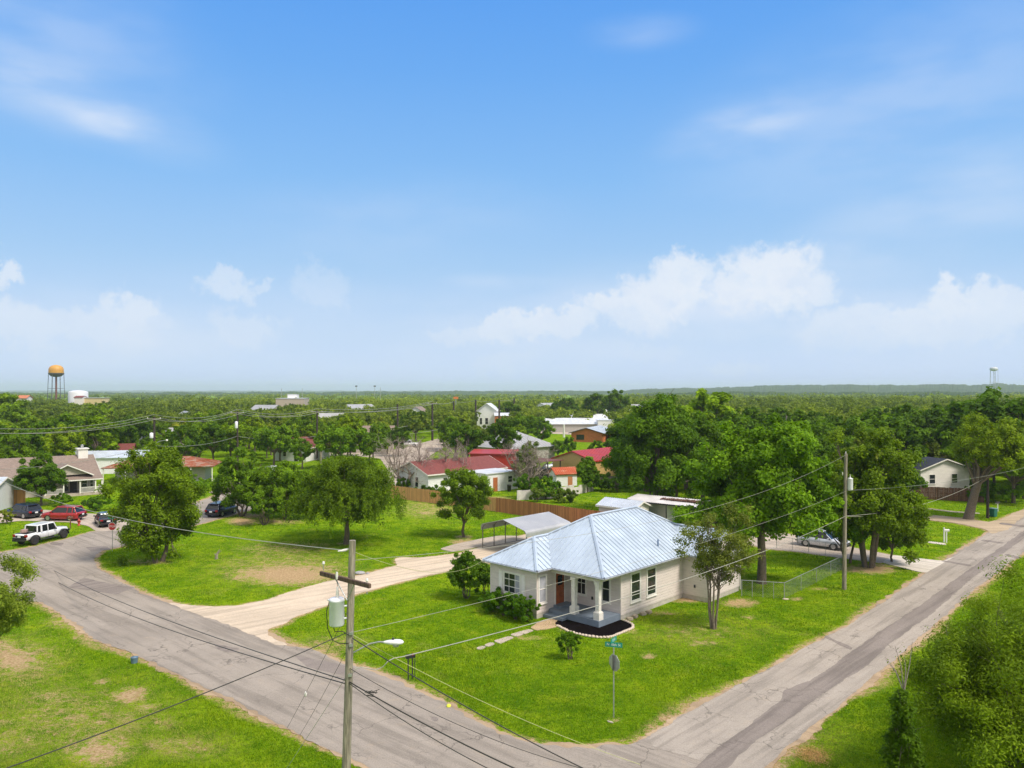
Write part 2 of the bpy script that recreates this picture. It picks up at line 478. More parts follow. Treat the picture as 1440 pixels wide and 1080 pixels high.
# ------------------------------------------------------------------ ground, roads, drives
rng = np.random.default_rng(7)
_np_r = np.random.default_rng(11)
_K = [( _np_r.uniform(-1, 1, 2) * s, _np_r.uniform(0, 6.28)) for s in (0.5, 0.9, 1.6, 2.6, 4.3, 7.0, 11.0, 18.0) for _ in range(4)]
def wob(x, y, lo=0, hi=8, fall=0.62):
    """Smooth pseudo-random field in roughly -1..1 (octaves lo..hi, coarse to fine)."""
    r = 0.0; w = 0.0; w2 = 0.0
    for i, (k, ph) in enumerate(_K):
        o = i // 4
        if o < lo or o >= hi: continue
        a = fall ** (o - lo)
        r = r + a*np.sin(k[0]*x*1.0 + k[1]*y*1.0 + ph); w2 += a*a
    return r / w2**0.5 * 0.62
def in_poly(x, y, poly):
    x = np.asarray(x, float); y = np.asarray(y, float); r = np.zeros(x.shape, bool)
    n = len(poly)
    for i in range(n):
        x1, y1 = poly[i]; x2, y2 = poly[(i+1) % n]
        if y1 == y2: continue
        c = ((y1 > y) != (y2 > y)) & (x < (x2-x1)*(y-y1)/(y2-y1)+x1)
        r ^= c
    return r
def edge_dist(x, y, poly, closed=True):
    d = np.full(np.shape(x), 1e9)
    n = len(poly)
    for i in range(n if closed else n-1):
        a = np.array(poly[i], float); b = np.array(poly[(i+1) % n], float)
        ab = b-a; L2 = max((ab**2).sum(), 1e-9)
        t = np.clip(((x-a[0])*ab[0]+(y-a[1])*ab[1])/L2, 0, 1)
        d = np.minimum(d, np.hypot(x-a[0]-t*ab[0], y-a[1]-t*ab[1]))
    return d
def P(*pts): return [G(a, b) for a, b in pts]
def ragged(poly, amp=0.12, step=0.3, off=0.0, lo=2, hi=7, seed=0.0):
    """Subdivide a ground outline and give it a worn, uneven edge (off > 0 grows it)."""
    n = len(poly)
    ar = sum(poly[i][0]*poly[(i+1)%n][1]-poly[(i+1)%n][0]*poly[i][1] for i in range(n))
    if ar < 0: poly = poly[::-1]
    pts = []
    for i in range(n):
        a = Vector(poly[i]); b = Vector(poly[(i+1) % n]); L = (b-a).length
        k = max(1, int(L/step)) if L < 90 else max(1, int(L/1.2))
        k = min(k, 420)
        for j in range(k):
            pts.append(a.lerp(b, j/k))
    # round the corners a little
    m = len(pts)
    for _ in range(2):
        pts = [(pts[i-1] + pts[i]*2 + pts[(i+1) % m]) / 4 for i in range(m)]
    out = []
    for i, p in enumerate(pts):
        t = pts[(i+1) % m] - pts[i-1]
        if t.length < 1e-6: continue
        t.normalize(); nn = Vector((t.y, -t.x))
        w = float(wob(p.x+seed, p.y-seed, lo, hi, 0.80))*1.15
        out.append(tuple(p + nn*(off + amp*w)))
    return out
def sheet(name, poly, z, mat_, th=0.0, **kw):
    """A flat ground sheet at height z (th > 0 gives it a real edge)."""
    if th > 0:
        o = MB().prism(poly, z-th, z).build(name, mat_)
    else:
        n = len(poly)
        tris = tessellate_polygon([[Vector((x, y, 0)) for x, y in poly]])
        me = bpy.data.meshes.new(name)
        fs = []
        for t in tris:
            p = [Vector(poly[i]) for i in t]
            fs.append(tuple(t) if (p[1]-p[0]).cross(p[2]-p[0]) > 0 else tuple(t[::-1]))
        me.from_pydata([(x, y, z) for x, y in poly], [], fs); me.update()
        o = link(name, me, None, (mat_,))
    return tag(o, **kw)

# outlines read off the photograph's ground plane
A_NEAR = [(57,847),(90,867),(133,900),(187,920),(233,943),(283,967),(320,983),(367,1007),(417,1033),(477,1063),(560,1103),(650,1150),(820,1240)]
A_FAR = [(905,1041),(885,1049),(860,1046),(820,1050),(790,1049),(765,1047),(735,1040),(700,1030),(640,996),(600,975),(560,956),(520,940),(480,930),(440,914),(407,906),(385,898)]
DRIVE_MOUTH = [(375,889),(330,875),(290,862),(240,848)]
CORNER = [(233,845),(200,833),(160,810),(137,797),(133,785),(146,774),(175,768),(240,748),(282,737),(302,731.5),(331,723),(352,717),(372,707),(384,692)]
C_LEFT = [(335,687),(306,696),(295,700),(282,704),(262,712),(240,722),(205,734),(178,742),(166,746),(130,747),(96,757),(50,768),(0,777),(-140,800)]
C_NEAR = [(-140,880),(-40,858),(20,845)]
B_UP = [(950,1011),(1000,982),(1040,961),(1090,935),(1140,906),(1190,880),(1240,847),(1297,808),(1330,787),(1380,755),(1404,741),(1436,719),(1500,684),(1580,655)]
B_LOW = [(1660,667),(1560,705),(1440,777),(1407,803),(1370,830),(1340,857),(1315,880),(1290,902),(1265,922),(1240,945),(1215,965),(1180,994),(1147,1020),(1122,1041),(1082,1077),(1030,1125),(960,1200)]
street_a = P(*A_NEAR, (1000,1280), *B_LOW[::-1][:0], (960,1200)) 
ROAD = P(*A_NEAR) + P(*B_LOW[::-1]) + P(*B_UP[::-1]) + P(*A_FAR) + P(*DRIVE_MOUTH) + P(*CORNER) + P(*C_LEFT) + P(*C_NEAR)
DRIVE = P((236,847.5),(262,850.5),(300,853.5),(333,852),(373,843.5),(417,829),(467,816.5),(513,807),(540,799),(560,795),(556,788),(562,784),(590,785),(615,782.5),(647,777),(676,769),(700,763),(720,757),(760,745),(800,738),(830,742),(800,764),(760,775),(700,790),(624,805),(602,809.5),(558,820),(500,836),(453,853.5),(430,862),(413,868),(400,877),(378,884),(372,891),(408,908),(392,908),(330,883),(262,858))
DRIVE_SLAB = P((617,772),(640,765),(680,757),(702,753.5),(730,754),(752,757),(735,760),(700,764.5),(680,767.5),(655,773),(635,776.5))
RDRIVE = P((1060,750),(1095,748),(1160,762),(1200,770),(1256,781),(1250,789),(1240,792),(1185,785),(1130,777),(1080,772),(1050,765))
RAPRON = P((1240,791),(1256,780.5),(1290,785),(1326,789),(1342,783),(1302,806),(1290,804))
FDRIVE = P((1262,727),(1280,722),(1330,726),(1357,729),(1392,735),(1405,731),(1412,727),(1440,716),(1448,722),(1415,745),(1396,751),(1380,743),(1342,735.5),(1295,730.5),(1266,729))
LDRIVE = P((-60,726),(0,722),(30,719),(60,717),(110,721),(150,724),(180,730),(186,738),(170,746),(134,747.5),(126,741),(112,737),(95,734.5),(30,732.5),(-60,742))
CDRIVE = P((293,692.5),(306,697),(336,688),(345,678),(318,680))
SIDEWALK = P((1301,763),(1304,761),(1331,764.5),(1331,767))
FROAD = P((440,640),(440,636),(535,636.5),(546,634),(570,628),(600,621),(618,616),(640,609),(650,609),(640,618),(625,628),(606,640),(590,655),(575,670),(566,690),(545,700),(545,660),(535,645),(500,641))
FROAD2 = P((640,601),(700,600),(780,606),(830,608),(890,612),(890,615),(820,612),(760,609),(640,604))

BED = [(-2, 0)]
grass_holes = [ROAD, DRIVE, DRIVE_SLAB, RDRIVE, RAPRON, FDRIVE, LDRIVE, CDRIVE, FROAD]

# bare and dry patches: (px, py, rx px, ry px, strength)
PATCH = [(110,1010,150,70,.36),(30,930,80,50,.40),(10,1040,80,40,.34),(400,800,120,30,.5),(400,772,90,14,.42),(980,890,120,30,.26),(1130,1040,70,40,.26),(1300,850,60,20,.3),(600,715,60,20,.42),(250,1045,90,24,.36),(470,905,70,16,.4),(360,900,30,10,.4),(405,808,72,16,1.35),(360,806,40,10,.9),(440,800,50,9,.8),(340,812,30,6,.7),(450,766,26,4,.35),(395,768,22,4,.4),(335,772,16,3,.3),(20,925,46,24,1.05),(0,905,30,14,.7),(70,980,40,14,.5),(100,1010,60,14,.5),(140,1055,52,24,.95),(155,1035,26,9,.6),
         (145,953,13,5,.7),(182,972,30,11,1.1),(205,990,20,12,.6),(95,875,40,10,.55),(150,905,30,10,.7),(10,1015,20,10,.4),(230,1010,30,16,.35),
         (1000,905,14,3,.45),(912,922,11,5,.9),(1053,868,12,3,.75),(985,905,24,5,.55),(883,888,22,5,.5),(930,862,30,5,.5),(970,842,36,6,1.1),(1040,848,26,7,1.1),(870,878,22,5,.7),(990,832,22,4,.5),(940,880,14,4,.4),
         (975,982,9,3,.6),(895,908,9,3,.3),(742,897,24,4,.6),(800,885,18,4,.5),(650,762,22,5,.9),(665,768,20,4,.8),(600,721,16,4,.8),(585,700,24,4,.6),(620,716,24,5,.6),(700,790,20,6,.4),
         (1230,800,34,8,1.15),(1205,800,30,6,.8),(1120,842,10,3,.8),(1150,828,20,3,.5),(865,1012,12,3,.6),(340,733,24,6,1.1),(390,733,40,5,.7),(355,725,20,4,1.0),(1362,729,16,3,.8),(485,764,14,4,.6),(652,755,14,3,.9),(60,708,14,3,.6),
         (40,935,30,6,.8),(620,790,9,3,.6),(1380,738,40,4,.4),(1400,738,24,5,1.0),(1290,850,20,3,.2),(1165,1010,18,4,.3),(1110,1050,14,6,.4),(208,790,40,5,.5),(700,700,30,3,.5),(640,690,30,3,.4)]
def bare_field(x, y):
    """0 grass .. 1 bare soil, from trodden edges and known worn places."""
    x = np.asarray(x, float); y = np.asarray(y, float)
    px = CX + F*x/y; py = HY + F*H/y
    b = np.zeros_like(x)
    for a, c, rx, ry, s in PATCH:
        d = np.hypot((px-a)/rx, (py-c)/ry)
        b = np.maximum(b, s*np.clip(1.25-d, 0, 1))
    near = np.full_like(x, 9.0)
    for poly, w in ((ROAD, 1.0), (DRIVE, 0.6), (RDRIVE, .7), (FDRIVE, .7)):
        d = edge_dist(x, y, poly)
        near = np.minimum(near, d / w)
    wid = 0.75 + 0.55*wob(x, y, 0, 4)
    b = np.maximum(b, 0.95*np.clip(1.0 - near/np.maximum(wid, 0.12), 0, 1))
    return b

def ditch(x, y):
    """Shallow roadside swale beside the near side of the street, and gentle lawn relief (never above zero)."""
    line = P((20,885),(133,958),(210,1005),(320,1062),(420,1115),(600,1210))
    d = edge_dist(x, y, line, False)
    z = -0.22*np.exp(-((d-0.4)/0.9)**2)*(y < 60) - 0.006*(1+np.clip(wob(x, y, 0, 4), -1, 1)) - 0.004
    hole = np.zeros(np.shape(x), bool)
    for poly in grass_holes: hole |= in_poly(x, y, poly)
    z = np.where(hole, -0.03, z)
    return z

def build_ground():
    def axis(a, b, step, far, grow=1.09):
        mid = list(np.arange(a, b+1e-6, step))
        hi, s = [], step
        while (mid[-1] if not hi else hi[-1]) < far:
            s *= grow; hi.append((mid[-1] if not hi else hi[-1]) + s)
        return mid, hi
    mx, hx = axis(-58, 62, 0.32, 9000)
    my, hy = axis(18, 112, 0.32, 16000)
    lo = [mx[0] - (h-mx[-1]) for h in hx][::-1]
    xs = np.array(lo + mx + hx)
    back, s = [], 0.32
    while (my[0] if not back else back[-1]) > -3000:
        s *= 1.2; back.append((my[0] if not back else back[-1]) - s)
    ys = np.array(back[::-1] + my + hy)
    X, Y = np.meshgrid(xs, ys)
    nx, ny = len(xs), len(ys)
    near = (np.abs(X) < 80) & (Y > 15) & (Y < 130)
    Z = np.full(X.shape, -0.04); B = np.zeros(X.shape)
    Z[near] = ditch(X[near], Y[near]); B[near] = bare_field(X[near], Y[near])
    V = np.stack([X, Y, Z], -1).reshape(-1, 3)
    i = np.arange(nx*ny).reshape(ny, nx)
    Q = np.stack([i[:-1,:-1], i[:-1,1:], i[1:,1:], i[1:,:-1]], -1).reshape(-1, 4)
    me = np_mesh('ground', V, Q, {'bare': ('POINT', B.ravel())}, smooth=True)
    m, t, b = newmat('lawn')
    L = t.links.new
    pos = obj_coords(t, True)
    at = N(t, 'ShaderNodeAttribute', attribute_name='bare')
    big = noise(t, pos, 0.11, 3, 0.55); mid = noise(t, pos, 0.65, 4, 0.62); fine = noise(t, pos, 7.0, 4, 0.75)
    st = noise(t, mapping(t, pos, (1, 1, 1), (0, 0, R(42))), 1.7, 3, 0.6)
    clump = noise(t, mapping(t, pos, (1, 1.25, 1)), 2.1, 5, 0.7)
    c = mixc(t, smooth(t, big, 0.38, 0.62), (0.155, 0.292, 0.006), (0.235, 0.370, 0.010))
    c = mixc(t, smooth(t, mid, 0.44, 0.64, 0, 0.85), c, (0.090, 0.205, 0.006))
    c = mixc(t, smooth(t, mid, 0.46, 0.32, 0, 0.8), c, (0.320, 0.395, 0.018))
    c = mixc(t, smooth(t, clump, 0.50, 0.66, 0, 0.75), c, (0.050, 0.130, 0.004))
    c = mixc(t, smooth(t, clump, 0.46, 0.34, 0, 0.45), c, (0.29, 0.42, 0.014))
    c = mixc(t, smooth(t, fine, 0.52, 0.66, 0, 0.7), c, (0.040, 0.095, 0.006))
    c = mixc(t, smooth(t, fine, 0.44, 0.32, 0, 0.6), c, (0.34, 0.43, 0.06))
    dry = noise(t, pos, 0.30, 6, 0.72)
    c = mixc(t, smooth(t, dry, 0.55, 0.72, 0, 0.5), c, (0.33, 0.31, 0.075))
    pn = noise(t, pos, 1.5, 8, 0.85); pn2 = noise(t, mapping(t, pos, (1, 1.6, 1)), 6.0, 5, 0.8)
    edge = math_(t, 'ADD', at.outputs['Fac'], math_(t, 'MULTIPLY', math_(t, 'SUBTRACT', math_(t, 'ADD', math_(t, 'MULTIPLY', pn, 0.6), math_(t, 'MULTIPLY', pn2, 0.4)), 0.5), 7.5))
    edge = math_(t, 'MULTIPLY', edge, smooth(t, at.outputs['Fac'], 0.02, 0.3))
    soil = mixc(t, smooth(t, fine, 0.35, 0.65), (0.40, 0.25, 0.125), (0.60, 0.44, 0.27))
    straw = mixc(t, fine, (0.33, 0.29, 0.09), (0.50, 0.42, 0.17))
    c = mixc(t, smooth(t, edge, 0.25, 0.60, 0, 0.7), c, straw)
    c = mixc(t, smooth(t, edge, 0.60, 0.78, 0, 0.95), c, soil)
    L(c, b.inputs['Base Color']); b.inputs['Roughness'].default_value = 0.95
    b.inputs['Specular IOR Level'].default_value = 0.0
    hmix = math_(t, 'ADD', math_(t, 'MULTIPLY', fine, 0.7), noise(t, pos, 19, 3, 0.7))
    bump(t, b, math_(t, 'ADD', hmix, math_(t, 'MULTIPLY', clump, 1.2)), 1.0, 0.09)
    o = link('ground', me, None, (m,)); tag(o, kind='structure')
build_ground()

def paving(name, col, rut=None, cracks=0.6, patch=0.5, rot=0.0, warm=(0.40, 0.32, 0.24)):
    """Weathered chip-seal or concrete: wheel streaks along the road, cracks, tar mends and dusty sides."""
    m, t, b = newmat(name)
    pos = obj_coords(t, True)
    big = noise(t, pos, 0.16, 4, 0.6); mid = noise(t, pos, 1.1, 5, 0.65); fine = noise(t, pos, 16, 4, 0.8)
    c = mixc(t, smooth(t, big, 0.35, 0.65), sc(col, 0.90), sc(col, 1.08))
    c = mixc(t, smooth(t, mid, 0.50, 0.74, 0, 0.42), c, sc(col, 0.70))
    c = mixc(t, smooth(t, mid, 0.45, 0.28, 0, 0.4), c, warm)
    stv = mapping(t, mapping(t, pos, (1, 1, 1), (0, 0, -rot)), (0.10, 1.7, 1))
    st = noise(t, stv, 1.0, 5, 0.62)
    c = mixc(t, smooth(t, st, 0.47, 0.64, 0, 0.62), c, sc(col, 0.60))
    c = mixc(t, smooth(t, st, 0.46, 0.30, 0, 0.35), c, sc(col, 1.28))
    if patch:
        v = noise(t, mapping(t, pos, (0.5, 1.2, 1), (0, 0, -rot)), 0.55, 5, 0.62, 0.4)
        c = mixc(t, smooth(t, v, 0.660, 0.680, 0, patch), c, sc(col, 0.50))
    if cracks:
        wv = N(t, 'ShaderNodeVectorMath', operation='ADD')
        nn = N(t, 'ShaderNodeTexNoise'); nn.inputs['Scale'].default_value = 0.8; nn.inputs['Detail'].default_value = 5; t.links.new(pos, nn.inputs['Vector'])
        s2 = N(t, 'ShaderNodeVectorMath', operation='SCALE'); t.links.new(nn.outputs['Color'], s2.inputs[0]); s2.inputs['Scale'].default_value = 2.4
        t.links.new(pos, wv.inputs[0]); t.links.new(s2.outputs[0], wv.inputs[1])
        vo = N(t, 'ShaderNodeTexVoronoi', feature='DISTANCE_TO_EDGE'); t.links.new(wv.outputs[0], vo.inputs['Vector']); vo.inputs['Scale'].default_value = 0.33
        gate = smooth(t, noise(t, pos, 0.28, 3), 0.42, 0.62)
        cf = math_(t, 'MULTIPLY', smooth(t, vo.outputs['Distance'], 0.016, 0.004, 0, cracks), gate)
        c = mixc(t, cf, c, sc(col, 0.33))
    c = mixc(t, smooth(t, fine, 0.5, 0.68, 0, 0.55), c, sc(col, 0.55))
    c = mixc(t, smooth(t, fine, 0.46, 0.32, 0, 0.5), c, sc(col, 1.4))
    t.links.new(c, b.inputs['Base Color']); b.inputs['Roughness'].default_value = 0.93; b.inputs['Specular IOR Level'].default_value = 0.08
    bump(t, b, fine, 0.5, 0.015)
    return m
M_ROAD = paving('asphalt_worn', (0.325, 0.284, 0.246), rot=R(-41), cracks=0.7, patch=0.5)
M_ROADB = paving('chip_seal', (0.37, 0.325, 0.283), rot=R(46), cracks=0.75, patch=0.0)
M_TAR = paving('tar_strip', (0.250, 0.215, 0.195), rot=R(46), cracks=0.4, patch=0.0, warm=(0.25, 0.22, 0.20))
M_GRAVEL = paving('caliche_gravel', (0.60, 0.495, 0.385), rot=R(38), cracks=0, patch=0, warm=(0.46, 0.34, 0.22))
M_SOIL = paving('edge_soil', (0.42, 0.31, 0.205), rot=R(-41), cracks=0, patch=0, warm=(0.40, 0.30, 0.16))
M_CONC = paving('concrete_drive', (0.47, 0.40, 0.335), rot=R(-44), cracks=0.5, patch=0.0)
M_CONCL = paving('concrete_new', (0.62, 0.56, 0.49), rot=R(-44), cracks=0.1, patch=0)

sheet('road_shoulder', ragged(ROAD, 0.26, 0.14, 0.14, 2, 8, 3.0), 0.004, M_SOIL, 0.08, kind='structure')
sheet('road', ragged(ROAD, 0.16, 0.14, -0.10, 2, 8), 0.012, M_ROAD, kind='structure')
# the cross street laid over the junction, with its dark mended strip and tar seams
SB = P((905,1041),(950,1011),(1000,982),(1040,961),(1090,935),(1140,906),(1190,880),(1240,847),(1297,808),(1330,787),(1380,755),(1404,741),(1436,719),(1500,684),(1580,655),(1660,667),(1560,705),(1440,777),(1407,803),(1370,830),(1340,857),(1315,880),(1290,902),(1265,922),(1240,945),(1215,965),(1180,994),(1147,1020),(1122,1041),(1082,1077),(1050,1108),(985,1072),(915,1052))
sheet('side_street', ragged(SB, 0.09, 0.22, -0.10, 2, 8, 5.0), 0.017, M_ROADB, kind='structure')
STRIP = P((960,1092),(1000,1060),(1040,1030),(1102,982),(1100,972),(1145,955),(1200,915),(1235,890),(1292,853),(1347,812),(1400,775),(1440,746),(1500,706),(1580,664),(1600,668),(1530,706),(1440,757),(1402,785),(1370,811),(1310,864),(1270,892),(1247,910),(1215,940),(1165,970),(1137,992),(1065,1042),(1040,1062),(1000,1100))
sheet('road_mend_strip', ragged(STRIP, 0.06, 0.2, 0.0, 4, 8, 9.0), 0.021, M_TAR, kind='structure')
for pts, nm in (([(1157,896),(1162,894),(1200,912),(1197,915)], 'road_mend'), ([(1322,789),(1326,788),(1368,795),(1364,797)], 'road_mend'), ([(1379,761),(1382,759),(1412,763),(1409,765)], 'road_mend'),
                ([(1412,781),(1416,779),(1437,784),(1433,786)], 'road_mend'), ([(1404,737),(1408,735),(1445,740),(1442,742)], 'road_mend'),
                ([(415,922),(455,930),(500,940),(500,948),(470,948),(430,938)], 'road_mend'), ([(605,1010),(612,1007),(618,1013),(611,1016)], 'road_mend'),
                ([(300,905),(338,912),(330,919),(306,914)], 'road_mend'), ([(118,812),(150,820),(190,826),(165,836),(120,830),(95,826)], 'road_mend'), ([(72,762),(90,764),(86,768),(70,766)], 'road_mend'), ([(120,770),(150,768),(156,773),(128,776)], 'road_mend')):
    sheet(nm, ragged(P(*pts), 0.07, 0.15, 0.0, 3, 8, 2.0), 0.0165 if pts[0][0] < 700 else 0.025, M_TAR, kind='structure')
sheet('gravel_drive', ragged(DRIVE, 0.18, 0.25, 0.0, 1, 8, 1.0), 0.021, M_GRAVEL, 0.09, kind='structure')
sheet('concrete_slab', ragged(DRIVE_SLAB, 0.12, 0.25, 0.0, 1, 8, 4.0), 0.026, M_CONC, 0.09, kind='structure')
sheet('neighbour_drive', ragged(RDRIVE, 0.12, 0.3, 0, 1, 8), 0.008, M_CONC, 0.07, kind='structure')
sheet('drive_apron', ragged(RAPRON, 0.03, 0.3, 0, 2, 8), 0.022, M_CONCL, 0.09, kind='structure')
sheet('far_drive', ragged(FDRIVE, 0.2, 0.3, 0, 1, 8), 0.024, paving('sandy_drive', (0.47, 0.37, 0.26), cracks=0, patch=0), kind='structure')
sheet('parking_drive', ragged(LDRIVE, 0.08, 0.3, 0, 2, 8), 0.018, M_CONC, kind='structure')
sheet('curb_drive', ragged(CDRIVE, 0.1, 0.3, 0, 2, 8), 0.018, M_CONC, kind='structure')
sheet('garden_pavement', ragged(SIDEWALK, 0.02, 0.3, 0, 2, 8), 0.035, M_CONCL, 0.04, kind='structure')
sheet('far_road', ragged(FROAD, 0.1, 0.5, 0, 2, 8), 0.008, M_CONC, kind='structure')
sheet('back_road', FROAD2, 0.008, M_CONC, kind='structure')
sheet('lawn_curb', ragged(P((1262,711),(1300,714),(1340,719),(1381,721.5),(1381,723),(1340,720.5),(1300,715.5),(1262,712.5)), 0.02, 0.5), 0.03, M_CONC, 0.04, kind='structure')

# manhole-like mend and rust trench marks beside the pole are part of the road surface; the walk is separate slabs
walk = [[(746,883),(757,875),(772,870),(800,873),(800,878),(789,881),(770,884.5),(753,887)], [(717,893),(744,885),(751.5,887),(727,895.5)], [(693.5,901.5),(716,895),(724,897),(703,905.5)], [(680,907.5),(691,903.5),(697,906),(686,910)], [(669,911.5),(679,908.5),(684,911),(673,914)]]
for i, q in enumerate(walk):
    sheet('path', ragged(P(*q), 0.03, 0.12, 0, 3, 8, i*3.0), 0.035, paving('walk_dirt', (0.47, 0.34, 0.22), cracks=0, patch=0) if i == 0 else M_CONC, 0.05, kind='structure')

def build_hills():
    """Low wooded rise on the right and the far flat rim, as real land beyond the town."""
    m, t, b = newmat('far_woods')
    pos = obj_coords(t, True)
    n = noise(t, pos, 0.012, 5, 0.7); n2 = noise(t, pos, 0.05, 4, 0.7)
    c = mixc(t, smooth(t, n, 0.35, 0.65), (0.030, 0.060, 0.022), (0.07, 0.11, 0.03))
    c = mixc(t, smooth(t, n2, 0.5, 0.7, 0, 0.6), c, (0.022, 0.045, 0.018))
    t.links.new(c, b.inputs['Base Color']); b.inputs['Roughness'].default_value = 1
    b.inputs['Specular IOR Level'].default_value = 0
    def ridge(name, pts, depth, seed, rough=1.0):
        # pts: (px, py of skyline, distance); a long hill whose crest follows them
        r = np.random.default_rng(seed)
        px = np.array([p[0] for p in pts], float); py = np.array([p[1] for p in pts], float); dd = np.array([p[2] for p in pts], float)
        n_ = int((px[-1]-px[0])/1.6)
        q = np.linspace(px[0], px[-1], n_)
        y0 = np.interp(q, px, py); d0 = np.interp(q, px, dd)
        zc = H + (HY-y0)*d0/F
        bumpz = sum(a*np.sin(q/w + r.uniform(0, 6)) for a, w in ((1.2, 21), (0.9, 9), (0.7, 4.1), (0.6, 2.3))) * rough * d0/3200
        jit = r.uniform(-1, 1, n_) * 1.0 * rough * d0/3200
        rows = []
        prof = [(-1.0, 0.0), (-0.72, 0.30), (-0.45, 0.62), (-0.2, 0.88), (0.0, 1.0), (0.3, 0.95), (1.0, 0.4)]
        for a, hgt in prof:
            dist = d0 + a*depth
            xx = (q-CX)/F*dist
            zz = np.maximum(zc, 2)*hgt + (bumpz + jit)*(0.6+0.4*hgt) + r.uniform(-1, 1, n_)*1.4*rough*d0/3200
            if hgt == 0: zz = zz*0 - 3
            rows.append(np.stack([xx, dist, zz], -1))
        V = np.concatenate(rows); k = len(prof)
        i = np.arange(k*n_).reshape(k, n_)
        Q = np.stack([i[:-1,:-1], i[:-1,1:], i[1:,1:], i[1:,:-1]], -1).reshape(-1, 4)
        o = link(name, np_mesh(name, V, Q), None, (m,)); tag(o, kind='structure')
    ridge('hills', [(820,552,4600),(870,549,4300),(905,547,4200),(960,546,4100),(1000,545,4000),(1060,543,3900),(1105,541.5,3800),(1160,540.5,3700),(1215,541.5,3600),(1290,541,3600),(1330,540,3500),(1366,542,3500),(1400,538.5,3400),(1430,541,3400),(1600,540,3400),(1900,542,3400)], 900, 3)
    ridge('hills', [(-700,549.5,9500),(0,549.2,9500),(350,549.4,9500),(800,549.6,9500),(1100,549,9500)], 1500, 5, 0.5)
    ridge('hills', [(-600,553,3000),(100,552,3000),(400,551.5,3200),(560,550.6,3400),(760,549.8,3600),(900,549.6,3700),(1100,548.5,3300),(1350,549,3000),(1700,549,2800)], 700, 8, 1.0)
    ridge('hills', [(860,556,1900),(950,552.5,1900),(1040,551,1850),(1150,552,1800),(1300,551,1700),(1500,552,1600),(1800,552,1600)], 420, 12, 1.3)
build_hills()
# ------------------------------------------------------------------ shared materials
M_WHITE = simple('white_paint', (0.76, 0.74, 0.71), 0.55, var=0.05, scale=2)
M_TRIM = simple('trim_cream', (0.78, 0.75, 0.71), 0.5, var=0.04, scale=2)
M_BLACK = simple('black_plastic', (0.018, 0.018, 0.02), 0.45, var=0.3)
M_RUBBER = simple('rubber', (0.022, 0.021, 0.02), 0.8, var=0.3)
M_GLASS = glassmat('window_glass')
M_CGLASS = glassmat('car_glass', (0.012, 0.014, 0.018), 0.04)
M_GALV = simple('galvanized', (0.46, 0.47, 0.48), 0.42, 0.6, var=0.12, scale=5)
M_DARKMETAL = simple('dark_metal', (0.05, 0.05, 0.055), 0.5, 0.5, var=0.2)
M_CHROME = simple('rim_metal', (0.50, 0.50, 0.52), 0.3, 0.8, var=0.1)
M_RED_LENS = simple('red_lens', (0.28, 0.012, 0.012), 0.2, var=0.2)
M_CLEAR_LENS = simple('clear_lens', (0.62, 0.63, 0.65), 0.12, var=0.1)
M_CURTAIN = simple('curtain', (0.36, 0.37, 0.42), 0.8, var=0.15)

def seams(mb, poly, down, spacing, w=0.045, hgt=0.045, phase=0.5, inset=0.02):
    """Standing seams on a planar roof face: poly in 3-D, down = direction of fall."""
    poly = [Vector(p) for p in poly]
    nrm = Vector((0, 0, 0))
    for i in range(len(poly)): nrm += poly[i].cross(poly[(i+1) % len(poly)])
    nrm.normalize()
    if nrm.z < 0: nrm = -nrm
    d = Vector(down); d = (d - nrm*d.dot(nrm)).normalized(); a = d.cross(nrm).normalized()
    o = poly[0]
    q = [((p-o).dot(a), (p-o).dot(d)) for p in poly]
    amin, amax = min(x for x, _ in q), max(x for x, _ in q)
    k = math.ceil((amin/spacing) - phase)
    while (k+phase)*spacing < amax:
        s = (k+phase)*spacing; k += 1
        cr = []
        for i in range(len(q)):
            (x1, y1), (x2, y2) = q[i], q[(i+1) % len(q)]
            if (x1 > s) != (x2 > s): cr.append(y1 + (s-x1)/(x2-x1)*(y2-y1))
        cr.sort()
        for j in range(0, len(cr)-1, 2):
            if cr[j+1]-cr[j] < 0.12: continue
            p0 = o + a*s + d*(cr[j]+inset); p1 = o + a*s + d*(cr[j+1]-0.005)
            vs = [p0-a*w/2, p0+a*w/2, p1+a*w/2, p1-a*w/2]
            mb.add([v - nrm*0.01 for v in vs] + [v + nrm*hgt for v in vs], [(4,5,6,7),(0,1,5,4),(1,2,6,5),(2,3,7,6),(3,0,4,7)])

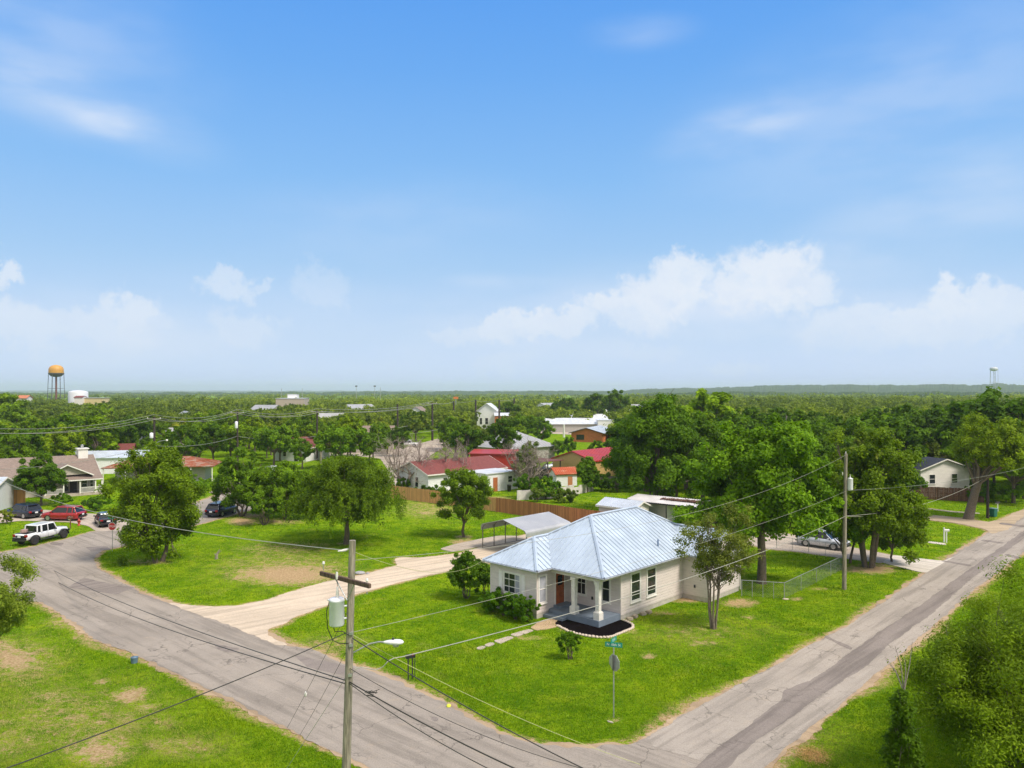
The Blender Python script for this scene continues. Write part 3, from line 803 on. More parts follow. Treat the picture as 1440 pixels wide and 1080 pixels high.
def window(parent, plane, a0, a1, z0, z1, pos, side, fr=0.09, bars=(0, 1), mats=(None, None), sill=True, deep=0.05, name='window', blinds=False):
    """A framed window on a wall. plane 'x': wall face at x=pos, spans y a0..a1; plane 'y': face at y=pos, spans x. side = outward sign."""
    mf, mg = mats[0] or M_TRIM, mats[1] or M_GLASS
    f = MB(); g = MB()
    def b(mb, p0, p1, q0, q1, d0, d1):
        if plane == 'x': mb.bx(pos+side*d0, pos+side*d1, p0, p1, q0, q1)
        else: mb.bx(p0, p1, pos+side*d0, pos+side*d1, q0, q1)
    b(f, a0, a0+fr, z0, z1, -0.02, deep); b(f, a1-fr, a1, z0, z1, -0.02, deep)
    b(f, a0+fr, a1-fr, z1-fr, z1, -0.02, deep); b(f, a0+fr, a1-fr, z0, z0+fr, -0.02, deep)
    if sill: b(f, a0-0.03, a1+0.03, z0-0.05, z0, -0.02, deep+0.04)
    nv, nh = bars
    for i in range(nv):
        c = a0 + (a1-a0)*(i+1)/(nv+1); b(f, c-0.016, c+0.016, z0+fr, z1-fr, 0.004, deep-0.012)
    for i in range(nh):
        c = z0 + (z1-z0)*(i+1)/(nh+1); b(f, a0+fr, a1-fr, c-0.024, c+0.024, 0.006, deep-0.008)
    w = f.build(name, mf, parent)
    b(g, a0+fr, a1-fr, z0+fr, z1-fr, -0.01, 0.012)
    g.build('pane', mg, w)
    if blinds:
        bl = MB(); b(bl, a0+fr, a0+fr+(a1-a0)*0.26, z0+fr, z1-fr, 0.012, 0.018); bl.build('blind', M_CURTAIN, w)
    return w

# ------------------------------------------------------------------ the grey cottage on the corner
def main_house():
    M_SID = siding('siding_greige', (0.68, 0.60, 0.57), 0.19)
    M_ROOF = sheetmetal('galvalume', (0.50, 0.585, 0.70), 0.48, 0.2)
    M_SEAM = sheetmetal('galvalume_seam', (0.46, 0.54, 0.65), 0.5, 0.2)
    M_FASC = simple('fascia', (0.45, 0.46, 0.48), 0.5, 0.2, var=0.08)
    M_PORCH = simple('porch_paint', (0.165, 0.205, 0.262), 0.5, var=0.12, scale=1.5)
    M_BRICKW = simple('painted_brick', (0.72, 0.69, 0.65), 0.7, var=0.08, scale=5, bmp=0.5)
    M_FOUND = simple('foundation', (0.48, 0.44, 0.39), 0.8, var=0.12)
    M_DOOR = simple('stained_door', (0.34, 0.085, 0.025), 0.35, var=0.25, scale=5)
    h = empty('cottage', (5.85, 48.5, 0), R(46.5), 'greige corner cottage with pale blue metal hip roof and white porch columns', 'house')
    ez, m = 3.30, 0.612
    W = 9.52
    # walls
    fp = [(-1.1,4.75),(2.5,4.75),(2.5,0.5),(10.3,0.5),(10.3,-1.6),(15.0,-1.6),(15.0,9.12),(-1.1,9.12)]
    w = MB(); w.prism(fp, 0.32, 3.16)
    v0 = -1.6
    w.add([(10.3,v0,3.16),(15.0,v0,3.16),(12.5,v0,3.16+m*2.2),(10.3,v0+0.3,3.16),(15.0,v0+0.3,3.16),(12.5,v0+0.3,3.16+m*2.2)], [(0,1,2),(3,5,4),(0,2,5,3),(1,4,5,2)])
    wall = w.build('wall', M_SID, h)
    MB().prism([(-1.07,4.78),(2.53,4.78),(2.53,0.53),(10.33,0.53),(10.33,-1.57),(14.97,-1.57),(14.97,9.09),(-1.07,9.09)], -0.1, 0.318).build('foundation', M_FOUND, h)
    cbl = []
    for (x, y) in ((-1.1,4.75),(-1.1,9.12),(2.5,0.5),(10.3,-1.6),(15.0,-1.6)):
        MB().bx(x-0.012, x+0.10, y-0.012 if y < 9 else y-0.10, y+0.10 if y < 9 else y+0.012, 0.322, 3.158).build('corner_board', MATS['corner_trim'] if 'corner_trim' in MATS else simple('corner_trim', (0.70, 0.62, 0.59), 0.6, var=0.05), h)
    # roof faces (u, v, height)
    z = lambda r: ez + m*r
    faces = [
        ([(0,0,ez),(4.76,4.76,z(4.76)),(2.575,6.945,z(2.575)),(0,4.37,ez)], (-1,0,-m)),
        ([(-1.5,4.37,ez),(1.075,6.945,z(2.575)),(-1.5,9.52,ez)], (-1,0,-m)),
        ([(-1.5,4.37,ez),(0,4.37,ez),(2.575,6.945,z(2.575)),(1.075,6.945,z(2.575))], (0,-1,-m)),
        ([(-1.5,9.52,ez),(1.075,6.945,z(2.575)),(2.575,6.945,z(2.575)),(4.76,4.76,z(4.76)),(10.46,4.76,z(4.76)),(15.22,9.52,ez)], (0,1,-m)),
        ([(0,0,ez),(9.9,0,ez),(12.5,2.6,z(2.6)),(12.62,2.6,z(2.6)),(10.46,4.76,z(4.76)),(4.76,4.76,z(4.76))], (0,-1,-m)),
        ([(10.46,4.76,z(4.76)),(12.62,2.6,z(2.6)),(15.22,0,ez),(15.22,9.52,ez)], (1,0,-m)),
        ([(9.9,-2.0,ez),(9.9,0,ez),(12.5,2.6,z(2.6)),(12.5,-2.0,z(2.6))], (-1,0,-m)),
        ([(15.1,-2.0,ez),(12.5,-2.0,z(2.6)),(12.5,2.6,z(2.6)),(15.1,0,ez)], (1,0,-m)),
    ]
    rf = MB(); sm = MB()
    for poly, dn in faces:
        n = Vector((0,0,0)); pv = [Vector(p) for p in poly]
        for i in range(len(pv)): n += pv[i].cross(pv[(i+1) % len(pv)])
        if n.z < 0: n = -n
        rf.slab3(poly, n, 0.05)
        seams(sm, poly, dn, 0.43, 0.028, 0.05)
    roof = rf.build('roof', M_ROOF, h)
    sm.build('seam', M_SEAM, roof)
    rg = MB()
    for a, b in (((0,0,ez),(4.76,4.76,z(4.76))), ((4.76,4.76,z(4.76)),(10.46,4.76,z(4.76))), ((0,9.52,ez),(4.76,4.76,z(4.76))) if False else ((2.575,6.945,z(2.575)),(4.76,4.76,z(4.76))),
                 ((-1.5,4.37,ez),(1.075,6.945,z(2.575))), ((-1.5,9.52,ez),(1.075,6.945,z(2.575))), ((1.075,6.945,z(2.575)),(2.575,6.945,z(2.575))),
                 ((10.46,4.76,z(4.76)),(15.22,0,ez)), ((10.46,4.76,z(4.76)),(15.22,9.52,ez)), ((12.5,-2.0,z(2.6)),(12.5,2.6,z(2.6)))):
        a, b = Vector(a), Vector(b)
        d = (b-a).normalized(); s = d.cross(Vector((0,0,1))).normalized()
        if s.length < .5: s = Vector((1,0,0))
        up = Vector((0,0,1))
        # folded ridge cap
        vs = []
        for p in (a, b):
            vs += [p - s*0.13 + up*0.015, p + up*0.09, p + s*0.13 + up*0.015]
        rg.add(vs, [(0,1,4,3),(1,2,5,4)])
        vs2 = [v - up*0.05 for v in map(Vector, vs)]
        rg.add(vs2, [(3,4,1,0),(4,5,2,1)])
    rg.build('ridge_cap', M_SEAM, roof)
    MB().tube([(8.0,1.15,3.9),(8.0,1.15,4.5)], 0.06, 10).build('vent_pipe', simple('vent_blue', (0.16,0.23,0.38), .5), roof)
    # soffit / fascia
    out = [(-1.5,4.37),(0,4.37),(0,0),(9.9,0),(9.9,-2.0),(15.1,-2.0),(15.1,0),(15.22,0),(15.22,9.52),(-1.5,9.52)]
    MB().prism([(x*0.9995+0.01, y*0.999+0.01) for x, y in out], 3.165, 3.262).build('fascia', M_FASC, h)
    gt = MB()
    for a, b in (((-1.55,9.5),(-1.55,4.32)),((-1.5,4.32),(-0.05,4.32)),((-0.05,4.3),(-0.05,-0.03)),((0,-0.05),(9.85,-0.05))):
        gt.tube([(a[0],a[1],3.235),(b[0],b[1],3.235)], 0.055, 8)
    gt.build('gutter', M_GALV, h)
    # porch
    MB().bx(0.12, 2.498, 0.52, 4.745, 0.02, 0.45).build('porch_floor', M_PORCH, h)
    st = MB(); st.bx(-0.45, 0.118, 3.1, 4.745, 0.0, 0.20); st.bx(0.62, 1.95, 4.15, 4.745, 0.45, 0.60); st.build('step', M_PORCH, h)
    bm_ = MB(); bm_.bx(0.28, 0.56, 0.52, 4.74, 2.90, 3.163); bm_.bx(0.561, 2.49, 0.52, 0.78, 2.90, 3.163); bm_.build('beam', simple('porch_beam', (0.68,0.63,0.58), .6, var=.05), h)
    for y in (0.78, 2.76):
        c = MB(); c.box((0.42, y, 0.69), (0.46, 0.46, 0.48)); c.box((0.42, y, 0.955), (0.40, 0.40, 0.05))
        c.add([(0.42+sx*a, y+sy*a, zz) for zz, a in ((0.98, 0.135), (2.72, 0.155)) for sx, sy in ((-1,-1),(1,-1),(1,1),(-1,1))], [(0,1,5,4),(1,2,6,5),(2,3,7,6),(3,0,4,7),(4,5,6,7)])
        c.box((0.42, y, 2.81), (0.40, 0.40, 0.178)); c.build('porch_column', M_BRICKW, h)
    # windows and door
    bay = window(h, 'x', 6.15, 7.84, 1.24, 2.76, -1.1, -1, 0.13, (2, 2), blinds=True)
    for a, b in ((5.74, 6.12), (7.87, 8.25)):
        sh = MB(); sh.bx(-1.15, -1.1, a, b, 1.27, 2.74)
        for k in range(12): sh.box((-1.158, (a+b)/2, 1.42+k*0.105), (0.02, b-a-0.12, 0.075), ry=R(18))
        sh.build('shutter', M_TRIM, h)
    window(h, 'y', -0.98, -0.08, 0.92, 2.88, 4.75, -1, 0.13, (0, 1), mats=(None, M_CURTAIN))
    window(h, 'x', 3.35, 4.23, 1.10, 2.78, 2.5, -1, 0.10, (1, 1))
    window(h, 'x', 1.30, 2.08, 0.95, 2.82, 2.5, -1, 0.12, (0, 1))
    window(h, 'y', 3.56, 4.82, 0.92, 2.96, 0.5, -1, 0.15, (0, 2))
    window(h, 'y', 5.49, 6.75, 0.92, 2.96, 0.5, -1, 0.15, (0, 2))
    window(h, 'y', 11.9, 13.0, 1.05, 2.65, -1.6, -1, 0.12, (0, 1))
    df = MB(); df.bx(0.74, 0.82, 4.69, 4.75, 0.60, 2.85); df.bx(1.72, 1.80, 4.69, 4.75, 0.60, 2.85); df.bx(0.82, 1.72, 4.69, 4.75, 2.72, 2.85); df.build('door_frame', M_TRIM, h)
    d = MB(); d.bx(0.822, 1.718, 4.715, 4.76, 0.602, 2.718)
    for zz in (0.72, 1.25): 
        for a in (0.92, 1.31): d.bx(a, a+0.30, 4.70, 4.716, zz, zz+0.42)
    dr = d.build('door', M_DOOR, h)
    MB().bx(1.02, 1.52, 4.700, 4.716, 1.85, 2.52).build('door_glass', M_GLASS, dr)
    MB().lathe([(0.0, -0.03), (0.03, -0.02), (0.03, 0.0)], (1.66, 4.69, 1.6), 10, axis='Y').build('handle', M_GALV, dr)
    MB().box((2.47, 2.85, 1.05), (0.06, 0.13, 0.2)).build('meter_box', M_DARKMETAL, h)
    MB().box((10.27, -0.5, 1.0), (0.05, 0.12, 0.2)).build('outlet_box', M_DARKMETAL, h)
    ac = MB(); ac.tube([(15.04,-1.64,0.1),(15.04,-1.64,2.9)], 0.04, 8); ac.build('downspout', M_TRIM, h)
    # piers and loose blocks along the foot of the side wall
    r = random.Random(4)
    for i in range(4):
        x = 3.0 + i*0.75 + r.uniform(-.1,.1)
        tag(MB().box((0,0,0.09), (0.42, 0.3, 0.2), rz=r.uniform(-.3,.3)).build('stone_block', simple('limestone', (0.42,0.35,0.27), .9, var=.2, bmp=.5) if i == 0 else MATS['limestone'], None, 0.03),
            ('tan stone block at the foot of the side wall, nearest the porch','tan stone block at the side wall, second from the porch','tan stone block at the side wall under the gap between its windows','tan stone block at the side wall, farthest from the porch')[i], 'stone', 'stone blocks by the cottage wall')
        o = COL.objects[-1]
        p = h.matrix_basis if False else Matrix.Translation((5.85,48.5,0)) @ Matrix.Rotation(R(46.5),4,'Z')
        o.location = p @ Vector((x, 0.12 + r.uniform(-.06,.06), 0)); o.rotation_euler = (0,0,R(46.5)+r.uniform(-.3,.3))
    return h
main_house()

def mulch_bed():
    M_MULCH = simple('mulch_black', (0.009, 0.007, 0.008), 0.95, var=0.5, scale=20, bmp=1.0, spec=0.0)
    M_EDGE = simple('edging_stone', (0.60, 0.50, 0.42), 0.85, var=0.2, scale=8, bmp=0.5)
    bed = P((780,878),(800,888),(826,894),(856,896),(875,890),(889,883),(888,878),(873,873),(866,866),(800,860),(790,868))
    rb = ragged(bed, 0.03, 0.2, 0, 3, 8)
    tag(MB().prism(rb, -0.05, 0.05).build('mulch', M_MULCH), 'black mulch bed in front of the cottage porch', kind='stuff', cat='mulch')
    line = [Vector(G(*q)) for q in ((783,880),(800,888.5),(813,892),(826,895),(842,897),(857,897),(868,893),(880,888),(890,883.5),(890,879),(884,876),(876,872.5))]
    d = 0; r = random.Random(2); root = None
    me = None; k = 0
    root = empty('bed_edging', (0,0,0), 0, 'scalloped border of pale stones curving round the black mulch bed', 'garden edging')
    for a, b in zip(line, line[1:]):
        L = (b-a).length; n = max(1, round(L/0.21))
        for i in range(n):
            p = a.lerp(b, (i+.5)/n); an = math.atan2(b.y-a.y, b.x-a.x)
            if me is None:
                me = MB().lathe([(0.0,0.0),(0.11,0.0),(0.115,0.05),(0.09,0.10),(0.0,0.115)], k=10)
                o = me.build('edging_stone', M_EDGE, root); me = o.data
            else:
                o = link('edging_stone', me, root)
            o.location = (p.x, p.y, 0); o.rotation_euler = (0,0,an+r.uniform(-.3,.3)); s = r.uniform(.85,1.1); o.scale = (s, s*.9, r.uniform(.8,1.15))
mulch_bed()

# ------------------------------------------------------------------ generic neighbouring buildings
def building(name, loc, rz, L, W, he, hr, wallm, roofm, label, cat='house', kind='gable', over=0.4, wins=(), doors=(), seam=0.0, trim=None, th=0.14, group=None, fascia=True, porch=False):
    """Ridge along local x. wins: (face, centre, z0, z1, width); face in '+x','-x','+y','-y'."""
    h = empty(name, (loc[0], loc[1], 0), rz, label, cat, group)
    hx, hy = L/2, W/2
    rise = hr-he
    w = MB(); w.bx(-hx, hx, -hy, hy, -0.1, he)
    k = rise/(hy+over)
    drop = k*over
    if kind == 'gable':
        zt = hr - th*1.3
        w.add([(-hx,-hy,he),(-hx,hy,he),(-hx,0,zt),(hx,-hy,he),(hx,hy,he),(hx,0,zt)], [(0,2,1),(3,4,5),(0,3,5,2),(4,1,2,5)])
    w.build('wall', wallm, h)
    if porch:
        for i in range(6):
            MB().box((-hx-over+.3 + (2*(hx+over)-.6)*i/5, -hy-over+.25, he/2), (.13,.13,he)).build('porch_post', M_TRIM, h)
    e = he + 0.02; ox, oy = hx+over, hy+over
    rf = MB(); sm = MB()
    if kind == 'gable':
        fs = [([(-ox,-oy,e),(ox,-oy,e),(ox,0,hr),(-ox,0,hr)], (0,-1,-k)), ([(-ox,oy,e),(-ox,0,hr),(ox,0,hr),(ox,oy,e)], (0,1,-k))]
    elif kind == 'hip':
        q = max(ox-oy, 0.01)
        fs = [([(-ox,-oy,e),(ox,-oy,e),(q,0,hr),(-q,0,hr)], (0,-1,-k)), ([(-ox,oy,e),(-q,0,hr),(q,0,hr),(ox,oy,e)], (0,1,-k)),
              ([(-ox,-oy,e),(-q,0,hr),(-ox,oy,e)], (-1,0,-k)), ([(ox,-oy,e),(ox,oy,e),(q,0,hr)], (1,0,-k))]
    elif kind == 'shed':       # falls towards -y
        fs = [([(-ox,-oy,e),(ox,-oy,e),(ox,oy,hr),(-ox,oy,hr)], (0,-1,-rise/W))]
        w2 = MB(); w2.add([(-hx,-hy,he),(hx,-hy,he),(hx,hy,he),(-hx,hy,he),(hx,hy,hr-th),(-hx,hy,hr-th)], [(0,3,5),(1,4,2),(3,2,4,5),(0,5,4,1)]); w2.build('gable_wall', wallm, h)
    else:                      # flat
        fs = [([(-ox,-oy,e+th),(ox,-oy,e+th),(ox,oy,e+th+0.02),(-ox,oy,e+th+0.02)], (0,-1,-0.01))]
    for poly, dn in fs:
        n = Vector((0,0,0)); pv = [Vector(p)+Vector((0,0,0)) for p in poly]
        for i in range(len(pv)): n += pv[i].cross(pv[(i+1) % len(pv)])
        if n.z < 0: n = -n
        rf.slab3(poly, n, th)
        if seam: seams(sm, poly, dn, seam, 0.06, 0.05)
    roof = rf.build('roof', roofm, h)
    if seam: sm.build('seam', roofm, roof)
    if trim is not None and kind == 'gable' and fascia:
        tm = MB()
        for sx in (-1, 1):
            for sy in (-1, 1):
                a = Vector((sx*(ox+0.02), sy*(oy+0.02), e-0.06)); b = Vector((sx*(ox+0.02), 0, hr-0.05))
                d = Vector((0,0,0.2)); o_ = Vector((sx*0.035,0,0))
                tm.add([a-d*0.6, b-d*0.6, b+d*0.2, a+d*0.2, a-d*0.6+o_, b-d*0.6+o_, b+d*0.2+o_, a+d*0.2+o_], [(0,1,2,3),(7,6,5,4),(0,4,5,1),(3,2,6,7),(0,3,7,4),(1,5,6,2)])
        for sy in (-1, 1): tm.bx(-ox, ox, sy*(oy+0.004), sy*(oy+0.04), e-0.19, e-0.01)
        tm.build('fascia', trim, h)
    for wn in wins:
        f_, c, z0, z1, ww = wn[:5]
        pl = 'x' if f_[1] == 'x' else 'y'; sgn = 1 if f_[0] == '+' else -1
        window(h, pl, c-ww/2, c+ww/2, z0, z1, sgn*(hx if pl == 'x' else hy), sgn, 0.07, (0, 1), mats=(trim or M_TRIM, None))
    for f_, c, ww, hh, dm in doors:
        sgn = 1 if f_[0] == '+' else -1
        d = MB()
        if f_[1] == 'x': d.bx(sgn*hx-0.02*sgn, sgn*(hx+0.04), c-ww/2, c+ww/2, 0.0, hh)
        else: d.bx(c-ww/2, c+ww/2, sgn*hy-0.02*sgn, sgn*(hy+0.04), 0.0, hh)
        dr = d.build('door', dm, h)
        k_ = MB()
        if f_[1] == 'x': k_.box((sgn*(hx+0.07), c+ww*0.38, hh*0.47), (0.06, 0.05, 0.05))
        else: k_.box((c+ww*0.38, sgn*(hy+0.07), hh*0.47), (0.05, 0.06, 0.05))
        k_.build('handle', M_GALV, dr)
    return h

M_WSID = siding('siding_white', (0.78, 0.78, 0.80), 0.2)
M_WSID2 = siding('siding_warm_white', (0.76, 0.72, 0.68), 0.2)
M_TANW = siding('siding_tan', (0.47, 0.42, 0.36), 0.2)
M_MAROON = shingle('shingle_maroon', (0.20, 0.055, 0.05))
M_BROWNR = shingle('shingle_brown', (0.25, 0.19, 0.16))
M_NAVYR = shingle('shingle_navy', (0.030, 0.038, 0.065))
M_GREYR = sheetmetal('grey_metal_roof', (0.42, 0.42, 0.43), 0.5, 0.3)
M_PALER = sheetmetal('pale_metal_roof', (0.60, 0.66, 0.74), 0.45, 0.3)
M_WHITER = sheetmetal('white_metal_roof', (0.68, 0.70, 0.73), 0.5, 0.2)
M_REDR = sheetmetal('red_metal_roof', (0.47, 0.060, 0.062), 0.42, 0.2)
M_RUST = sheetmetal('rusty_roof', (0.40, 0.30, 0.24), 0.7, 0.3, rust=0.8, rustcol=(0.33, 0.095, 0.04))
M_RUSTO = sheetmetal('orange_rust_roof', (0.48, 0.10, 0.035), 0.6, 0.2, rust=0.25, rustcol=(0.60, 0.30, 0.2))
M_YELLOW = simple('yellow_metal_wall', (0.50, 0.33, 0.14), 0.6, var=0.08)
M_REDW = simple('red_wall', (0.38, 0.022, 0.016), 0.6, var=0.12)
M_ORANGEW = simple('orange_stucco', (0.55, 0.17, 0.06), 0.8, var=0.1)
M_FGREY = simple('far_grey_wall', (0.40, 0.38, 0.36), 0.8, var=0.1)
M_DOORB = simple('brown_door', (0.22, 0.07, 0.03), 0.5)
M_DOORD = simple('dark_door', (0.04, 0.035, 0.03), 0.5)

# white house under the maroon roof, with its low white rear wing
c = (-9.7, 122.3)
building('bungalow', c, R(44), 15.5, 8.0, 2.75, 4.45, M_WSID, M_MAROON, 'white weatherboard house with a long maroon shingle roof behind the pale fence', over=0.45, trim=M_TRIM,
         wins=(('-x', 2.2, 0.9, 2.0, 0.7), ('-x', -1.2, 0.6, 2.2, 0.9), ('-y', -4.5, 0.9, 2.1, 0.9)), doors=())
vt = MB()
e = building('rear_wing', (-3.4, 119.0), R(44), 6.6, 5.6, 2.65, 2.95, M_WSID, M_WHITER, 'low flat roofed white wing with an orange door beside the maroon roof', 'house wing', kind='flat', over=0.15,
         wins=(('-y', 1.6, 1.1, 2.15, 1.0),), doors=(('-y', -1.5, 0.9, 2.1, simple('orange_door', (0.42, 0.13, 0.05), .5)),))
def lift(o): return o
def box_thing(name, parts, loc, rz, label, cat, group=None):
    t = empty(name, loc, rz, label, cat, group)
    for nm, mb, m in parts: mb.build(nm, m, t)
    return t
# black bin-like units by the white wing
box_thing('air_conditioner', [('case', MB().box((0,0,0.6),(1.2,0.9,1.15)), M_BLACK), ('fan_grille', MB().lathe([(0.34,1.18),(0.34,1.21),(0.30,1.22)], k=16), M_GALV)], (*G(697,687.5),0), R(44), 'big black air conditioning unit beside the orange door', 'air conditioner')
box_thing('trash_can', [('can', MB().lathe([(0.26,0),(0.33,0.95),(0.35,0.97)], k=14), M_BLACK), ('lid', MB().lathe([(0.36,0.97),(0.33,1.04),(0.0,1.09)], k=14), M_BLACK)], (*G(716,691),0), 0, 'black trash can at the foot of the bare branched tree', 'trash can')

# red flat building, grey hip roof, yellow metal building with red roof, orange building, pale roofs
building('red_building', (-3.4, 145.5), R(-7), 8.2, 6, 3.55, 3.9, M_REDW, M_REDR, 'red flat roofed building behind the maroon roof', 'building', kind='shed', over=0.3)
building('hip_roof_hall', (0.3, 173), R(44), 14.0, 12.5, 2.8, 6.2, M_FGREY, M_GREYR, 'building under a broad grey metal hip roof', 'building', kind='hip', over=0.6, seam=0.9)
yb = building('metal_workshop', (15.3, 141.6), R(50), 14, 8.9, 3.0, 4.55, M_YELLOW, M_REDR, 'ochre metal workshop with a bright red gable roof', 'workshop', over=0.25, seam=0.8, trim=M_REDW)
building('orange_building', (25.2, 236), R(70), 17, 9.5, 2.7, 4.3, M_ORANGEW, M_PALER, 'orange walled building with pale blue metal gable roof', 'building', over=0.7, trim=M_DARKMETAL, seam=1.0, wins=(('-x', 2.0, 0.7, 2.2, 2.4),))
building('orange_annex', (33.5, 232), R(0), 8, 5, 2.6, 3.0, M_ORANGEW, M_PALER, 'low orange annex at the end of the orange building', 'building', kind='flat', over=0.3)
building('white_store', (22.5, 291), R(4), 27, 16, 3.0, 5.0, M_FGREY, M_WHITER, 'long building with a pale grey metal roof across the back road', 'building', over=0.5, seam=1.4)
building('white_store', (33, 322), R(0), 22, 12, 3.4, 5.6, M_WSID, M_WHITER, 'second pale grey roof, set behind the long one', 'building', over=0.5, kind='gable')
building('white_annex', (34.3, 283), R(0), 5.5, 5, 4.4, 4.8, M_WSID, M_WHITER, 'small white box on the end of the long pale roof', 'building', kind='flat', over=0.15)
building('small_white_building', (52, 362), R(10), 17, 12, 4.2, 6.6, M_WSID, M_WHITER, 'white building with curved pale roof near the dark lone tree', 'building')
building('church', (-9.0, 296), R(82), 9.5, 7.5, 7.6, 10.6, M_WSID, M_WHITER, 'tall white gabled building standing among the distant trees', 'church', over=0.35, trim=M_TRIM, wins=(('-x', 0, 2.5, 5, 1.2), ('-x', 2.2, 2.5, 5, 1.0)))
building('church_wing', (-3.8, 290), R(2), 5.5, 8, 6.0, 7.0, M_ORANGEW, M_WHITER, 'orange and white side wing beside the tall white gable', 'building', over=0.3)
building('brown_roof_house', (-34.5, 193), R(8), 9, 8, 3.6, 6.5, M_TANW, M_BROWNR, 'brown shingled roof showing between trees above the grey bare tree', 'house')
building('small_house', (-46.8, 171), R(70), 9, 8, 2.9, 5.0, M_WSID, M_MAROON, 'small white house with maroon gable roof behind the dark green trees', 'house', trim=M_TRIM, wins=(('-x', 1.5, 0.9, 2.0, 0.9),), doors=(('-x', -1.5, 0.9, 2.0, M_DOORD),))
building('beige_warehouse', (-139, 485), R(8), 17, 26, 10.6, 11, simple('beige_wall', (0.44,0.37,0.31), .8), M_WHITER, 'large beige windowless building on the wooded horizon', 'building', kind='flat', over=0.3)
building('beige_warehouse', (-143, 500), R(8), 6, 10, 13, 13.3, M_WSID, M_WHITER, 'white upper block on top of the large beige horizon building', 'building', kind='flat', over=0.2)
building('pale_long_shed', (-76.5, 144), R(12), 15, 7, 2.9, 4.0, M_WSID, M_PALER, 'long low shed with pale blue metal roof behind the tan house', 'shed', over=0.3, seam=1.0)
building('rusty_house', (-59.5, 131), R(12), 14.0, 6.0, 2.6, 4.0, M_FGREY, M_RUST, 'old house with a rusty corrugated roof and open porch beyond the big leafy tree', 'house', over=1.7, seam=0.5, kind='hip', porch=True)
pp = MB()
building('grey_roof_house', (-89, 197), R(5), 11, 8, 3.0, 5.8, M_WSID2, M_GREYR, 'grey roof with white edges half sunk in the woods beside the power pole', 'house', trim=M_TRIM)
building('red_roof_cottage', (-84, 165), R(15), 4.2, 4, 2.2, 3.9, M_WSID2, M_MAROON, 'tiny cottage with dull red roof half hidden by leaves', 'house')
building('orange_roof_house', (-359, 560), R(10), 10, 10, 10, 12.2, M_WSID2, sheetmetal('terracotta_roof', (0.50,0.17,0.08), .7, 0.0), 'orange roofed building on the skyline near the orange water tower', 'building', over=0.6)
building('yellow_school', (-291, 535), R(6), 13, 12, 10.4, 11, simple('pale_yellow_wall', (0.62,0.50,0.26), .8), M_WHITER, 'pale yellow building beside the white storage tank', 'building', kind='flat')
building('yellow_school', (-298, 528), R(6), 5, 8, 10.8, 12, M_WSID2, M_MAROON, 'small red roofed block at the end of the pale yellow building', 'building')
building('white_house', (92, 128), R(30), 12, 8, 3.0, 5.0, M_WSID, M_WHITER, 'white house half hidden behind the spreading oak', 'house')
building('white_cabin', (56, 150), R(30), 5.2, 4, 8.0, 8.6, M_WSID, M_WHITER, 'small white cabin glimpsed through leaves above the big pecan trees', 'cabin')
building('navy_roof_house', (60.8, 115.8), R(-75), 12, 8.6, 4.0, 5.5, M_WSID2, M_NAVYR, 'white gable ended house with navy shingle roof behind the dark brown fence', 'house', over=0.35, trim=M_TRIM, th=0.16,
         wins=(('+x', -2.3, 1.9, 3.3, 1.1), ('+x', 1.6, 1.9, 3.3, 1.1)))
building('garden_shed', (*G(792,682),), R(20), 3.6, 2.8, 1.9, 2.9, M_WSID, M_RUSTO, 'small white shed with a bright rusty orange tin roof', 'shed', over=0.3, kind='gable', seam=0.35, doors=(('-y', 0.6, 0.8, 1.5, simple('orange_board', (0.5,0.2,0.08), .7)),))
wn = MB()

for k_, (px_, Y_, w_, m_, r_, lb_) in enumerate(((462, 300, 11, M_WSID, M_WHITER, 'white house glimpsed between trees beyond the dark crossarm pole'), (505, 420, 16, M_WSID2, M_GREYR, 'pale roof among distant trees under the stadium masts'),
        (588, 360, 12, M_WSID, M_BROWNR, 'brown roof far beyond the grey bare trees'), (262, 330, 12, M_WSID, M_GREYR, 'grey roof deep in the woods beyond the lamp bearing pole'), (375, 400, 14, M_TANW, M_WHITER, 'grey roof in the woods below the large beige building'),
        (905, 420, 15, M_WSID, M_WHITER, 'grey roof far beyond the tall dark pecan'), (772, 470, 18, M_WSID, M_WHITER, 'long grey roof on the far canopy beyond the orange building'), (1050, 300, 11, M_WSID2, M_GREYR, 'small grey roof in the woods beyond the bright pecan'))):
    building('distant_house', ((px_-CX)/F*Y_, Y_), R(10+37*k_), w_, w_*.7, 5.2 if Y_ > 350 else 4.0, 8.0 if Y_ > 350 else 6.6, m_, r_ if r_ is not M_WHITER else M_GREYR, lb_, 'house')
# pole-barn framework and pale vehicles between the red building and the workshop
fr = empty('open_carport', (*G(752,676),0), R(44), 'dark steel posts of an open carport between red building and ochre workshop', 'carport')
for x in (0, 3.2, 6.4):
    for y in (0, 5): MB().box((x, y, 1.5), (0.14,0.14,3.0)).build('post', M_DARKMETAL, fr)
MB().box((3.2, 2.5, 3.08), (7.4, 5.8, 0.10)).build('roof', sheetmetal('dull_red_roof', (0.16,0.05,0.04), .7, .1), fr)
MB().box((3.2, 2.2, 0.9), (4.2, 3.0, 1.6)).build('stored_crate', M_BLACK, fr)

